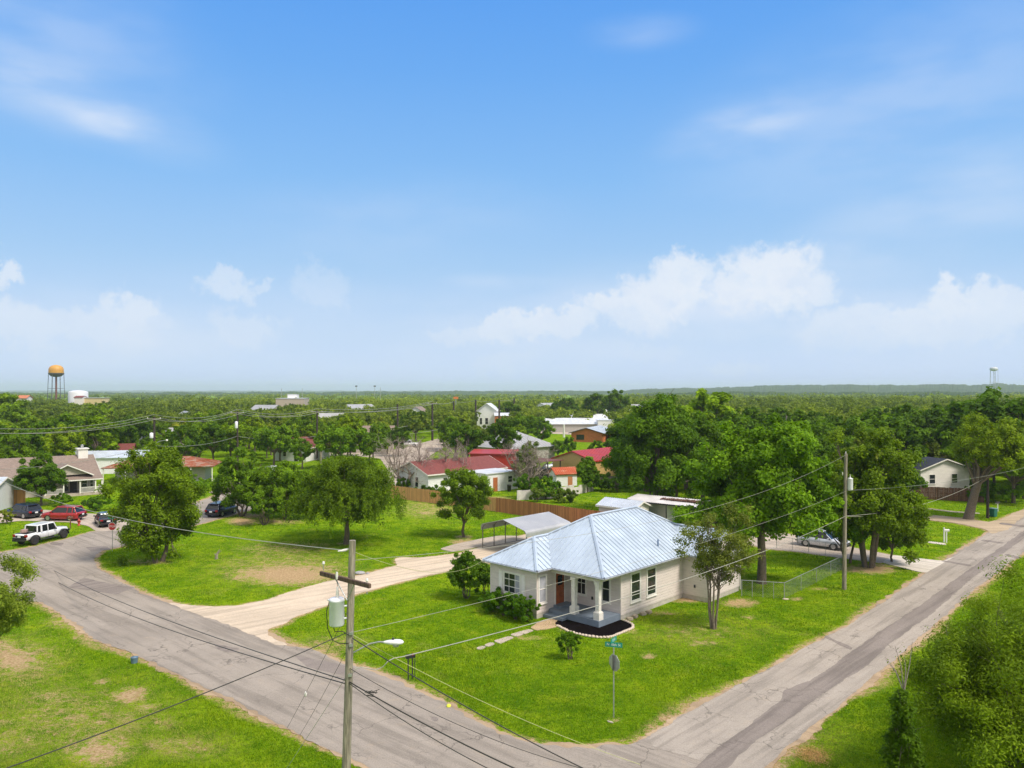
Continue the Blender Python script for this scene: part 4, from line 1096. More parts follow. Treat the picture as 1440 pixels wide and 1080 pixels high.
# low white masonry garden wall
def strip_wall(name, pts, th, hh, m, label, cat, z0=-0.1, wavy=0.0):
    o = MB(); r = random.Random(5)
    for i, (a, b) in enumerate(zip(pts, pts[1:])):
        a, b = Vector(a), Vector(b); L = (b-a).length; an = math.atan2(b.y-a.y, b.x-a.x)
        k = max(1, int(L/1.5)) if wavy else 1
        for j in range(k):
            p = a.lerp(b, (j+.5)/k); hgt = hh*(1 + (r.uniform(-wavy, wavy) if wavy else 0))
            o.box((p.x, p.y, (hgt+z0)/2), (L/k-0.004, th, hgt-z0), rz=an)
    return tag(o.build(name, m), label, cat, kind='thing')
strip_wall('garden_wall', [G(727,703), G(760,702), G(790,699), G(830,691), G(834,690)], 0.2, 1.25, simple('old_white_wall', (0.62,0.58,0.56), .9, var=.2, scale=1.2, bmp=.4), 'low weathered white masonry wall beyond the brown plank fence', 'garden wall', wavy=0.2)

# ------------------------------------------------------------------ fences
def plank_fence(name, a, b, hh, m, label, posts=True, top=None, group=None):
    a, b = Vector(a), Vector(b); L = (b-a).length; an = math.atan2(b.y-a.y, b.x-a.x)
    t = empty(name, (a.x, a.y, 0), an, label, 'fence', group)
    bd = MB(); r = random.Random(int(L*100)); x = 0; ww = 0.14
    while x < L:
        hj = hh + r.uniform(-0.035, 0.035)
        bd.box((x+ww/2, r.uniform(-.006,.006), hj/2+0.03), (ww-0.008, 0.02, hj-0.06), ry=r.uniform(-.008,.008)); x += ww
    bd.build('plank_panel', m, t)
    rl = MB()
    for z in (0.35, hh*0.55, hh-0.3): rl.box((L/2, 0.045, z), (L, 0.05, 0.09))
    rl.build('rail', m, t)
    if posts:
        n = max(2, int(L/2.6))
        for i in range(n+1): MB().box((L*i/n, 0.115, hh/2), (0.1, 0.085, hh)).build('post', m, t)
    return t
M_FBROWN = woodplanks('fence_brown', (0.46, 0.185, 0.075), 0.14, 0.30)
M_FPALE = woodplanks('fence_pale', (0.68, 0.36, 0.15), 0.14, 0.18)
M_FDARK = woodplanks('fence_dark', (0.13, 0.060, 0.042), 0.14, 0.4)
M_FGREYW = woodplanks('fence_grey', (0.20, 0.16, 0.12), 0.14, 0.3)
f0, f1 = (-2.0, 96.0), (22.0, 73.5)
plank_fence('plank_fence', f0, f1, 1.85, M_FBROWN, 'long reddish brown plank fence running behind the carport and the cottage')
plank_fence('plank_fence', (-16.8, 108.3), (-2.1, 96.2), 1.8, M_FPALE, 'new pale wood fence in front of the white house with maroon roof')
plank_fence('plank_fence', (-16.8, 108.4), (-20, 113), 1.9, M_FPALE, 'short return of pale wood fence beside the white gable end')
plank_fence('plank_fence', G(1286,702), G(1383,707), 1.85, M_FDARK, 'dark brown weathered plank fence under the white house with navy roof')
plank_fence('plank_fence', G(836,683), G(872,688), 1.9, M_FGREYW, 'short grey weathered fence at the back of the far lawn')
plank_fence('plank_fence', G(17,712), G(34,713), 2.2, woodplanks('gate_wood', (0.34,0.17,0.05), .16, .35), 'tall golden wood gate between the garage and the tan house')

def chain_fence():
    M_MESH = bpy.data.materials.new('chain_mesh'); M_MESH.use_nodes = True
    t = M_MESH.node_tree; b = t.nodes['Principled BSDF']
    b.inputs['Base Color'].default_value = (0.30, 0.34, 0.34, 1); b.inputs['Metallic'].default_value = 0.5; b.inputs['Roughness'].default_value = 0.5
    A = Vector(G(1103,842)); B = Vector(G(1187,800)); C = Vector(G(1092,771)); D = Vector(G(1185,784)); E = Vector(G(1043,838))
    def run(a, b_, label, n):
        L = (b_-a).length; an = math.atan2(b_.y-a.y, b_.x-a.x)
        t_ = empty('chain_link_fence', (a.x, a.y, 0), an, label, 'fence', 'chain link fences of the cottage yard')
        w = MB()
        # real diamond wire, drawn thin; spacing kept coarse enough to hold at this distance
        s = 0.17; hh = 1.15; k = int(L/s)
        for i in range(-int(hh/s), k+1):
            for sg in (1, -1):
                x0 = i*s if sg > 0 else i*s + hh; x1 = x0 + sg*hh
                z0, z1 = 0.03, hh
                if x0 < 0:
                    z0 += (-x0)*(z1-z0)/hh; x0 = 0
                if x0 > L:
                    z0 += (x0-L)*(z1-z0)/hh; x0 = L
                if x1 > L: z1 -= (x1-L)*(z1-z0)/abs(x1-x0+1e-9); x1 = L
                if x1 < 0: z1 -= (-x1)*(z1-z0)/abs(x0-x1+1e-9); x1 = 0
                if abs(x1-x0) < .02 or z1-z0 < .02: continue
                w.tube([(x0, 0, z0), (x1, 0, z1)], 0.0035, 3, False)
        w.build('mesh_panel', M_MESH, t_)
        MB().tube([(0,0,hh+0.02),(L,0,hh+0.02)], 0.022, 8).build('top_rail', M_GALV, t_)
        for i in range(n+1):
            MB().tube([(L*i/n, 0, -0.05),(L*i/n, 0, hh+0.06)], 0.03 if i in (0, n) else 0.022, 8).build('post', M_GALV, t_)
    run(A, B, 'chain link fence from the yard corner towards the wooden pole', 4)
    run(A, E, 'chain link fence from the yard corner back to the cottage', 4)
    run(C, D, 'chain link fence along the drive beside the parked silver car', 4)
chain_fence()

# ------------------------------------------------------------------ carport, back sheds
def carport():
    M_CP = sheetmetal('carport_roof', (0.50, 0.505, 0.53), 0.5, 0.3)
    M_CPF = simple('carport_frame_paint', (0.22, 0.19, 0.17), .5, .3)
    th = 46.5
    u = Vector((math.cos(R(th)), math.sin(R(th)))); v = Vector((-u.y, u.x))
    o = Vector((1.35, 69.9))       # front corner nearest the cottage
    t = empty('carport', (o.x, o.y, 0), R(th), 'open metal carport with rounded pale grey roof at the end of the gravel drive', 'carport')
    W_, L_ = 5.9, 6.4
    prof = []
    for i in range(0, 7): a = R(90*i/6); prof.append((-0.02+0.38*(1-math.sin(a)) if False else 0.38*(1-math.cos(a)), 2.0+0.38*math.sin(a)))
    prof = [(0.0, 1.85)] + [(0.0+0.42*(1-math.cos(R(a))), 2.12+0.34*math.sin(R(a))) for a in (0, 20, 40, 60, 78)]
    prof.append((W_/2, 3.12))
    full = prof + [(W_-x, z) for x, z in prof[-2::-1]]
    vs, fs = [], []
    n = len(full)
    for x in (-0.1, L_+0.1):
        for y, z in full: vs.append((x, y, z))
    for x in (-0.1, L_+0.1):
        for y, z in full:
            vs.append((x, y + (0.03 if y < W_/2 else -0.03), z-0.035))
    for i in range(n-1):
        fs += [(i, i+1, n+i+1, n+i)[::-1], (2*n+i, 2*n+i+1, 3*n+i+1, 3*n+i), (i, i+1, 2*n+i+1, 2*n+i), (n+i, 3*n+i, 3*n+i+1, n+i+1)]
    fs += [(0, 2*n, 3*n, n), (n-1, 2*n-1, 4*n-1, 3*n-1)]
    roof = MB().add(vs, fs); roof.build('roof', M_CP, t)
    rb = MB()
    for k in range(1, 22):
        x = -0.1 + (L_+0.2)*k/22
        for i in range(n-1):
            a = Vector((x, *full[i])); b = Vector((x, *full[i+1])); d = Vector((0,0,0.012)) 
            rb.add([a+d-Vector((.02,0,.0)), a+d+Vector((.02,0,0)), b+d+Vector((.02,0,0)), b+d-Vector((.02,0,0))], [(0,1,2,3)])
    rb.build('rib', M_CP, t)
    for x in (0.05, 1.6, 3.2, 4.8, L_-0.05):
        for y in (0.09, W_-0.09): MB().box((x, y, 1.0), (0.065,0.065,2.1)).build('post', M_CPF, t)
        bw = MB(); bw.tube([(x, 0.12, 2.08), (x, 0.5, 2.42), (x, W_/2, 3.04), (x, W_-0.5, 2.42), (x, W_-0.12, 2.08)], 0.03, 6); bw.build('truss', M_CPF, t)
    fr = MB(); fr.bx(0, L_, 0.06, 0.12, 0, 0.06); fr.bx(0, L_, W_-.12, W_-.06, 0, 0.06); fr.build('ground_rail', M_CPF, t)
carport()

# small metal gable shed and long tin patio cover behind the cottage
building('metal_shed', (12.6, 86.0), R(-41), 4.6, 3.2, 2.35, 3.05, M_WSID2, sheetmetal('striped_tin', (0.62,0.67,0.76), .4, .35), 'small shed with ribbed pale tin gable roof behind the cottage roof', 'shed', over=0.25, seam=0.28, trim=M_TRIM)
def patio():
    M_TIN = sheetmetal('tin_cover', (0.62, 0.60, 0.62), 0.5, 0.15)
    c = [G(858,702.5,2.9), G(887,694,3.0), G(1024,700,3.0), G(1019,717.5,2.75)]
    c0 = G(893,704.5,2.75)
    poly = [(G(866,701,2.9)), c[1], c[2], c[3], c0]
    t = empty('patio_cover', (*c0, 0), 0, 'long flat corrugated tin cover on posts behind the cottage', 'shelter')
    o = Vector((c0[0], c0[1]))
    pts = [Vector((x-o.x, y-o.y, z)) for (x, y), z in zip(poly, (2.85, 3.05, 3.05, 2.75, 2.75))]
    rf = MB()
    # corrugated sheet following the front edge direction
    f = (pts[3]-pts[4]); f.z = 0; L = f.length; f.normalize(); g = Vector((-f.y, f.x, 0))
    D = (pts[1]-pts[4]).dot(g); n = int(L/0.11)
    vs, fs = [], []
    for i in range(-16, n+1):
        x = i*0.11; zz = 0.022*(1 if i % 2 else -1)
        d0 = 0.0 if i >= 0 else -i*0.11*0.62
        a = f*x + g*d0 + Vector((0,0,2.78+zz)); b = f*x + g*D + Vector((0,0,3.06+zz)); vs += [a, b]
    m_ = len(vs)//2
    for i in range(m_-1): fs.append((2*i, 2*i+2, 2*i+3, 2*i+1))
    vs2 = [v - Vector((0,0,0.03)) for v in vs]; rf.add(vs, fs); rf.add(vs2, [q[::-1] for q in fs])
    rf.build('roof', M_TIN, t)
    for x in (0.1, L*0.36, L*0.72, L-0.2):
        for y in (0.15, D-0.3):
            p = f*x + g*y; MB().box((p.x, p.y, 1.36), (0.1,0.1,2.78), rz=math.atan2(f.y,f.x)).build('post', M_DARKMETAL, t)
    bm_ = MB(); p = f*(L/2) + g*0.15; bm_.box((p.x, p.y, 2.66), (L-.1,0.08,0.14), rz=math.atan2(f.y,f.x)); bm_.build('beam', M_DARKMETAL, t)
    rz = math.atan2(f.y, f.x)
    w = MB(); p = f*(L*0.19) + g*(D*0.55); w.box((p.x, p.y, 1.25), (L*0.36, 0.15, 2.6), rz=rz); p = f*(L*0.36) + g*(D*0.3); w.box((p.x, p.y, 1.25), (0.15, D*0.5, 2.6), rz=rz)
    w.build('wall', M_WSID2, t)
    # drift of dead leaves on the cover
    r = np.random.default_rng(3); nl = 2600
    a = r.normal(0, 1, nl)*0.14 + 0.52; bb = np.abs(r.normal(0, 1, nl))*0.12 + 0.45
    px = np.clip(a, .22, .8)*L; py = np.clip(bb, .3, .95)*D
    base = np.stack([f.x*px+g.x*py, f.y*px+g.y*py, 2.83 + 0.27*py/D + r.uniform(0, .08, nl)], -1)
    V, Q = leaf_cards(base, 0.09, r, np.array([0,0,1.0]), 0.5)
    me = np_mesh('dead_leaves', V, Q)
    o2 = link('dead_leaves', me, None, (simple('dead_leaf', (0.19,0.10,0.075), .9, var=.4, scale=8),)); o2.location = (c0[0], c0[1], 0); tag(o2, 'brown drift of dead leaves on the tin patio cover', 'leaves', kind='stuff')
def leaf_cards(base, size, r, bias, spread, aspect=0.62, fold=True):
    """Leaf-sized rhombic faces at base points, normals scattered round bias (n,3 or 3)."""
    n = len(base)
    nr = r.normal(0, 1, (n, 3))*spread + bias
    nr /= np.linalg.norm(nr, axis=1, keepdims=True) + 1e-9
    a = r.normal(0, 1, (n, 3)); a -= nr*(a*nr).sum(1, keepdims=True); a /= np.linalg.norm(a, axis=1, keepdims=True) + 1e-9
    b = np.cross(nr, a)
    s = (np.asarray(size)*r.uniform(0.65, 1.35, n))[:, None]
    V = np.stack([base - a*s, base + b*s*aspect + nr*s*0.12, base + a*s, base - b*s*aspect + nr*s*0.12], 1).reshape(-1, 3)
    Q = np.arange(4*n).reshape(n, 4)
    return V, Q
patio()
# grill and dark covered things under the cover
box_thing('covered_grill', [('cover', MB().lathe([(0.75,0),(0.8,0.5),(0.62,0.95),(0.3,1.12),(0,1.15)], k=14), M_BLACK)], (*G(957,733),0), 0, 'black rounded covered grill behind the brown fence', 'grill')

# ------------------------------------------------------------------ tan house and garage on the far side of the street
def tan_house():
    th = 40
    h = empty('tan_house', (-60.6, 113.2, 0), R(th), 'tan house with brown shingle roof, white chimney and white railed porch', 'house')
    # local: x along the front (towards the street corner = 0), negative x runs away; y back
    w = MB(); w.bx(-22, -0.6, 2.2, 11, -0.1, 2.75)
    w.add([(-0.6,2.2,2.75),(-0.6,11,2.75),(-0.6,6.4,5.0),(-22,2.2,2.75),(-22,11,2.75),(-22,6.4,5.0)], [(0,1,2),(3,5,4),(0,2,5,3),(1,4,5,2)])
    w.build('wall', M_TANW, h)
    k = (5.45-2.75)/5.5
    rf = MB()
    rf.slab3([(-22.5,0.9,2.75),(0,0.9,2.75),(-0.0,6.4,5.45),(-22.5,6.4,5.45)], (0,-k,1), 0.12)
    rf.slab3([(-22.5,11.9,2.75),(-22.5,6.4,5.45),(0,6.4,5.45),(0,11.9,2.75)], (0,k,1), 0.12)
    # porch roof and front gable
    rf.slab3([(-7.6,-0.35,2.38),(0,-0.35,2.38),(0,2.2,3.42),(-7.6,2.2,3.42)], (0,-.4,1), 0.10)
    gx = -4.6
    rf.slab3([(gx,-0.1,4.55),(gx,5.5,4.62),(gx-3.4,2.4,3.0),(gx-3.4,-0.1,2.95)], (-.45,0,1), 0.1)
    rf.slab3([(gx,-0.1,4.55),(gx+3.4,-0.1,2.95),(gx+3.4,2.4,3.0),(gx,5.5,4.62)], (.45,0,1), 0.1)
    roof = rf.build('roof', M_BROWNR, h)
    gb = MB(); gb.add([(gx-3.1,0.35,3.05),(gx+3.1,0.35,3.05),(gx,0.35,4.45),(gx-3.1,2.4,3.05),(gx+3.1,2.4,3.05),(gx,2.4,4.45)], [(0,1,2),(0,2,5,3),(1,4,5,2)]); gb.build('gable_wall', M_TANW, h)
    tr = MB()
    for s in (-1, 1):
        a = Vector((gx+s*3.42, -0.13, 2.84)); b = Vector((gx, -0.13, 4.5)); d = Vector((0,0,0.17))
        tr.add([a-d*.3, b-d*.3, b+d*.7, a+d*.7, a-d*.3-Vector((0,.05,0)), b-d*.3-Vector((0,.05,0)), b+d*.7-Vector((0,.05,0)), a+d*.7-Vector((0,.05,0))], [(0,1,2,3),(7,6,5,4),(0,4,5,1),(3,2,6,7)])
    tr.bx(-7.6, 0, -0.40, -0.36, 2.2, 2.36); tr.bx(-22.5,-7.65, 0.84, 0.88, 2.58, 2.72)
    a, b = Vector((0.03,0.9,2.62)), Vector((0.03,6.4,5.32))
    for s in (0, 1):
        p = a if s == 0 else Vector((0.03,11.9,2.62))
        tr.add([p, b, b+Vector((0,0,.15)), p+Vector((0,0,.15)), p+Vector((.04,0,0)), b+Vector((.04,0,0)), b+Vector((.04,0,.15)), p+Vector((.04,0,.15))], [(0,1,2,3),(7,6,5,4),(0,4,5,1),(3,2,6,7)])
    tr.build('fascia', M_TRIM, h)
    ch = MB(); ch.bx(-2.2, -0.9, 5.4, 6.9, 3.6, 6.35); ch.bx(-2.35,-0.75,5.25,7.05,6.352,6.5); c1 = ch.build('chimney', M_TRIM, roof)
    MB().lathe([(0.2,6.5),(0.2,6.9),(0.3,6.92),(0,7.05)], (-1.55,6.15,0), 10).build('flue', M_GALV, c1)
    MB().bx(-7.6, 0, -0.3, 2.19, 0.0, 0.32).build('porch_floor', M_CONC, h)
    for x in (-7.4, -5.1, -3.0, -1.0, -0.1 if False else -0.15):
        MB().box((x, -0.15, 1.28), (0.16,0.16,1.9)).build('porch_post', M_TRIM, h)
    for x0, x1 in ((-7.3,-5.2), (-2.9,-1.1), (-1.1+.15,-0.25)):
        rl = MB(); rl.bx(x0, x1, -0.19, -0.11, 1.13, 1.2); rl.bx(x0, x1, -0.18, -0.12, 0.42, 0.48)
        x = x0+0.08
        while x < x1: rl.box((x, -0.15, 0.8), (0.05,0.04,0.66)); x += 0.15
        rl.build('railing', M_TRIM, h)
    rl = MB(); rl.bx(-0.2,-0.1,-0.1,2.1,1.13,1.2); rl.bx(-0.2,-0.1,-0.1,2.1,.42,.48)
    y = 0
    while y < 2.1: rl.box((-0.15, y, 0.8), (0.04,0.05,0.66)); y += 0.15
    rl.build('railing', M_TRIM, h)
    for x0, x1 in ((-5.0,-4.2), (-2.4,-1.6), (-1.3,-.8)): window(h, 'y', x0, x1, 0.8, 2.1, 2.2, -1, 0.07, (0, 1))
    d = MB(); d.bx(-3.9,-3.0,2.12,2.2,0.33,2.35); d.build('door', M_DOORD, h)
    wr = MB(); wr.lathe([(0.26,-0.05),(0.30,0.0),(0.26,0.05)], (-6.0,2.12,1.8), 14, axis='Y'); wr.build('wreath', simple('wreath_dark', (0.03,0.05,0.03), .9), h)
    # porch chairs
    r = random.Random(1)
    for i, x in enumerate((-4.55, -3.45)):
        t = empty('porch_chair', (0,0,0), 0, ('dark porch chair beside the porch door of the tan house','dark porch chair nearest the railing of the tan house')[i], 'chair')
        MB().bx(-.25,.25,-.25,.25,.40,.45).build('seat', M_DARKMETAL, t); MB().bx(-.25,.25,.22,.27,.45,1.0).build('backrest', M_DARKMETAL, t)
        for sx in (-.22,.22):
            for sy in (-.22,.22): MB().bx(sx-.02,sx+.02,sy-.02,sy+.02,0,.40).build('leg', M_DARKMETAL, t)
        mt = Matrix.Translation((-60.6,113.2,0)) @ Matrix.Rotation(R(th),4,'Z')
        t.location = mt @ Vector((x, 0.9, 0.325)); t.rotation_euler = (0,0,R(th)+R(20*(i-.5)))
tan_house()
g = building('garage', (-72.3, 97.5), R(8), 14.0, 7.5, 2.55, 4.15, simple('garage_wall', (0.60,0.62,0.66), .6, var=.05), M_PALER, 'white garage with pale grey metal roof, cut by the picture edge', 'garage', over=0.35, trim=M_TRIM, seam=0.5,
         doors=(('-y', 4.2, 2.7, 2.1, M_WHITE),))
# ------------------------------------------------------------------ vehicles
M_PLATE = simple('licence_plate', (0.72,0.74,0.76), .4, var=.05)
def car(name, loc, rz, label, cat, kind, paint, group=None):
    t = empty(name, (loc[0], loc[1], 0.0), rz, label, cat, group)
    D = dict(
        suv=dict(L=4.65, W=1.86, wr=.36, wb=(-1.33, 1.36), st=[(-2.32,.42,.80,.74),(-2.26,.30,.98,.86),(-1.9,.24,1.02,.92),(0,.22,1.01,.93),(1.1,.24,1.0,.92),(1.7,.26,.96,.90),(2.15,.30,.86,.82),(2.32,.36,.68,.70)],
                 gh=[(-2.12,1.00),(-1.72,1.62),(.35,1.66),(1.18,1.0)], gw=(.86,.66), pil=(-.95,.1)),
        sedan=dict(L=4.75, W=1.82, wr=.33, wb=(-1.38, 1.38), st=[(-2.37,.40,.86,.72),(-2.28,.28,.98,.85),(-1.7,.22,.99,.90),(0,.20,.93,.91),(1.1,.22,.92,.90),(1.8,.24,.84,.87),(2.2,.28,.74,.80),(2.37,.34,.60,.66)],
                 gh=[(-1.72,.96),(-1.05,1.40),(.30,1.44),(1.15,.92)], gw=(.83,.62), pil=(-.35,.0)),
        pickup=dict(L=5.7, W=1.98, wr=.39, wb=(-1.72, 1.75), st=[(-2.85,.55,.95,.88),(-2.8,.45,1.12,.95),(-1.0,.38,1.12,.97),(0,.36,1.12,.97),(1.2,.38,1.13,.97),(2.0,.42,1.10,.95),(2.7,.46,1.02,.90),(2.85,.5,.8,.80)],
                 gh=[(-.95,1.12),(-.78,1.80),(.65,1.84),(1.28,1.12)], gw=(.88,.70), pil=(-.02,.0)),
        jeep=dict(L=5.5, W=1.86, wr=.43, wb=(-1.75, 1.80), st=[(-2.72,.62,1.05,.78),(-2.70,.58,1.18,.80),(-.85,.52,1.19,.80),(.2,.50,1.19,.80),(1.0,.52,1.20,.78),(1.6,.62,1.17,.66),(2.45,.66,1.12,.58),(2.55,.7,1.0,.56)],
                 gh=[(-1.42,1.19),(-1.36,1.86),(.62,1.88),(.95,1.19)], gw=(.77,.70), pil=(-.12,.0)))[kind]
    st = D['st']; prof = []
    for x, zb, zt, hw in st:
        zm = zb + (zt-zb)*.62
        half = [(hw*.84, zb), (hw*.97, zb+.08), (hw*1.0, zm), (hw*.965, zt-.06), (hw*.86, zt), (0, zt+.025)]
        prof.append([(x, y, z) for y, z in half] + [(x, -y, z) for y, z in half[-2::-1]])
    n = len(prof[0]); vs = [p for s in prof for p in s]; fs = []
    for i in range(len(prof)-1):
        for j in range(n):
            fs.append((i*n+j, i*n+(j+1)%n, (i+1)*n+(j+1)%n, (i+1)*n+j)[::-1])
    fs += [tuple(range(n))[::-1], tuple(range((len(prof)-1)*n, len(prof)*n))]
    b = MB(); b.add(vs, fs, True)
    gh = D['gh']; gb, gr = D['gw']
    body = b.build('body', paint, t)
    for pnt in body.data.polygons: pass
    # cabin glass
    def fr(o, zi, shrink=0.0):
        (x0,z0),(x1,z1),(x2,z2),(x3,z3) = gh
        q = []
        for x, z, w in ((x0,z0-.02,gb),(x3,z3-.02,gb),(x2,z2-.03,gr),(x1,z1-.03,gr)):
            q += [(x, w+o, z), (x, -w-o, z)]
        return q
    q = fr(0, 0)
    MB().add(q, [(0,2,4,6),(1,7,5,3),(0,6,7,1),(2,3,5,4),(4,5,7,6),(0,1,3,2)]).build('glass', M_CGLASS, t)
    # roof skin and pillars in body colour
    (x0,z0),(x1,z1),(x2,z2),(x3,z3) = gh
    rf = MB()
    rf.add([(x1-.05,gr+.03,z1-.05),(x2+.05,gr+.03,z2-.05),(x2+.05,-gr-.03,z2-.05),(x1-.05,-gr-.03,z1-.05),(x1,gr-.06,z1+.03),(x2,gr-.06,z2+.03),(x2,-gr+.06,z2+.03),(x1,-gr+.06,z1+.03)], [(4,5,6,7),(0,1,5,4),(1,2,6,5),(2,3,7,6),(3,0,4,7),(3,2,1,0)])
    pr = .035 if kind != 'jeep' else .05
    for s in (1, -1):
        for a, c in (((x0,z0),(x1,z1)), ((x3,z3),(x2,z2))): rf.tube([(a[0], s*gb, a[1]-.03), (c[0], s*gr, c[1]-.03)], pr+.012, 6)
        xm = D['pil'][0]; rf.tube([(xm, s*(gb+.005), z0-.03), (xm-.03, s*(gr+.012), z1-.03)], pr, 6)
        if kind == 'suv': rf.tube([(xm-.75+.1, s*(gb+.005), z0-.03), (xm-.62, s*(gr+.012), z1-.03)], pr+.02, 6)
        if kind == 'jeep': rf.tube([(-.92, s*(gb+.005), z0-.03), (-.92, s*(gr+.012), z1-.03)], .10, 6)
    rf.build('roof', paint, t)
    hwid = D['W']/2
    # arches, sills, bumpers
    ar = MB()
    for wx in D['wb']:
        for s in (1, -1):
            if kind in ('jeep', 'pickup'):
                pts = [(wx + (D['wr']+.13)*math.cos(R(a)), s*(hwid-.14), .42 + (D['wr']+.13)*math.sin(R(a))) for a in range(0, 181, 20)]
                for p, q_ in zip(pts, pts[1:]):
                    c = (Vector(p)+Vector(q_))/2; L = (Vector(q_)-Vector(p)).length
                    ar.box(c, (L+.03, .30, .05), ry=-math.atan2(q_[2]-p[2], q_[0]-p[0]))
            else:
                ar.lathe([(D['wr']+.075, -.03), (D['wr']+.075, .0)], (wx, s*(hwid-.055)+(-.0), D['wr']), 20, axis='Y')
    ar.build('wheel_arch', M_BLACK if kind != 'jeep' or True else paint, t)
    bp = MB(); xr, xf = st[0][0], st[-1][0]
    bz = st[0][1]
    bp.box((xr-.03, 0, bz+.10), (.16, hwid*1.72, .2)); bp.box((xf+.03, 0, st[-1][1]+.08), (.16, hwid*1.6, .18)); bp.build('bumper', M_BLACK if kind in ('jeep','suv') else (M_CHROME if kind == 'pickup' else paint), t, 0.03)
    MB().box((xr-.07, 0, bz+.33 if kind != 'pickup' else bz+.15), (.03,.36,.17)).build('licence_plate', M_PLATE, t)
    for s in (1, -1):
        zt = st[1][2]
        MB().box((xr+.05, s*(hwid-.23), zt-.14), (.16,.30 if kind != 'pickup' else .16,.16 if kind == 'sedan' else .24)).build('taillight', M_RED_LENS, t, 0.02)
        if kind == 'jeep': MB().lathe([(0.0,.06),(.10,.04),(.10,-.04)], (xf+.02, s*.36, .95), 14, axis='X').build('headlight', M_CLEAR_LENS, t)
        else: MB().box((xf-.13, s*(hwid-.30), st[-2][2]-.13), (.22,.32,.13), rz=R(-s*18)).build('headlight', M_CLEAR_LENS, t, 0.02)
        MB().box((gh[3][0]-.28, s*(gb+.16), gh[3][1]+.06), (.12,.2,.13)).build('mirror', paint if kind != 'jeep' else M_BLACK, t, 0.02)
    hd = MB()
    for s in (1, -1):
        for x in (D['pil'][0]+.85, D['pil'][0]-.1): hd.box((x-.1, s*(st[3][3]+.005), st[3][2]-.10), (.17,.03,.03))
    hd.build('door_handle', paint, t)
    sm = MB()
    for s in (1, -1):
        for x in (D['pil'][0]+.02, D['pil'][0]+1.03, D['pil'][0]-.92): sm.box((x, s*(st[3][3]*.985+.004), .66), (.012,.012,.62))
    sm.build('door_seam', M_BLACK, body)
    if kind in ('pickup', 'jeep'):
        x0b, x1b = st[0][0]+.12, gh[0][0]-.14
        MB().bx(x0b, x1b, -hwid+.24 if kind=='pickup' else -.66, hwid-.24 if kind=='pickup' else .66, 1.02, st[2][2]+.035).build('cargo_bed', M_BLACK, t)
    if kind == 'jeep':
        g = MB()
        for i in range(7): g.box((2.57, -.24+.08*i, .93), (.03,.035,.22))
        g.build('grille', M_BLACK, t)
        MB().box((-2.86,0,.55),(.1,1.5,.14)).build('step_bumper', M_BLACK, t, .02)
        sk = MB()
        for s in (1,-1): sk.tube([(-1.1,s*.86,.42),(1.1,s*.86,.42)], .05, 8)
        sk.build('side_step', M_DARKMETAL, t)
    if kind == 'suv':
        rk = MB()
        for s in (1, -1): rk.tube([(-1.5, s*(gr-.05), 1.73),(.2, s*(gr-.05), 1.75)], .022, 6)
        rk.build('roof_rail', M_DARKMETAL, t)
        MB().box((x1-.12, 0, z1-.01), (.25,1.1,.05), ry=R(8)).build('spoiler', paint, t)
    # wheels: tyre with a rim in it, copied four times
    wr = D['wr']; w0 = None
    for wx in D['wb']:
        for s in (1, -1):
            if w0 is None:
                ty = MB().lathe([(wr*.62,-.115),(wr*.93,-.12),(wr,-.075),(wr,.075),(wr*.93,.12),(wr*.62,.115)], k=28, axis='Y')
                w0 = ty.build('wheel', M_RUBBER, t)
                rm = MB(); rm.lathe([(wr*.63,-.10),(wr*.60,.02),(wr*.60,.095),(wr*.64,.118)], k=24, axis='Y')
                for i in range(5): 
                    a = 2*math.pi*i/5; rm.box((math.cos(a)*wr*.33, .085, math.sin(a)*wr*.33), (wr*.55,.04,wr*.17), ry=-a)
                rm.lathe([(0,.12),(wr*.15,.11),(wr*.15,-.05)], k=12, axis='Y')
                r0 = rm.build('rim', M_CHROME if kind != 'jeep' else M_DARKMETAL, w0)
                rd = MB().lathe([(0.001,.0),(wr*.6,.0)], k=20, axis='Y').build('brake_disc', M_DARKMETAL, w0)
                w = w0
            else:
                w = w0.copy(); COL.objects.link(w); w.parent = t; CH.setdefault(t.name, []).append(w); CH[w.name] = []
                for c_ in (r0, rd):
                    c2 = c_.copy(); COL.objects.link(c2); c2.parent = w; CH[w.name].append(c2)
            w.location = (wx, s*(hwid-.13), wr); w.rotation_euler = (0, 0, 0 if s > 0 else math.pi)
    return t
P_WHITE = carpaint('paint_white', (0.78,0.80,0.83), 0.0, .3)
P_RED = carpaint('paint_red', (0.42,0.012,0.022), .2)
P_NAVY = carpaint('paint_navy', (0.010,0.014,0.045), .2)
P_BLUE = carpaint('paint_blue', (0.012,0.018,0.075), .2)
P_CHAR = carpaint('paint_charcoal', (0.030,0.033,0.042), .3)
P_SILVER = carpaint('paint_silver', (0.70,0.72,0.77), .2, .3)
P_LBLUE = carpaint('paint_pale_blue', (0.40,0.52,0.70), .2)
def at(px, py): return G(px, py)
car('parked_jeep', (-47.5,77.4), R(76), 'white four door jeep pickup parked where the street bends', 'pickup truck', 'jeep', P_WHITE)
car('parked_car', (-58.9,92.1), R(157), 'dark navy suv parked on the concrete drive nearest the white garage', 'car', 'suv', P_NAVY)
car('parked_car', (-52.9,90.2), R(176), 'bright red suv parked on the concrete drive', 'car', 'suv', P_RED)
car('parked_car', (-46.3,87.0), R(126), 'charcoal sedan parked with its trunk towards the street corner sign', 'car', 'sedan', P_CHAR)
car('parked_car', (-35.6,93.8), R(79), 'dark blue suv with a roof rack parked beside the corner lawn', 'car', 'suv', P_BLUE)
car('parked_car', (30.3,74.5), R(-45), 'silver hatchback parked in the drive beyond the chain link fence', 'car', 'suv', P_SILVER)
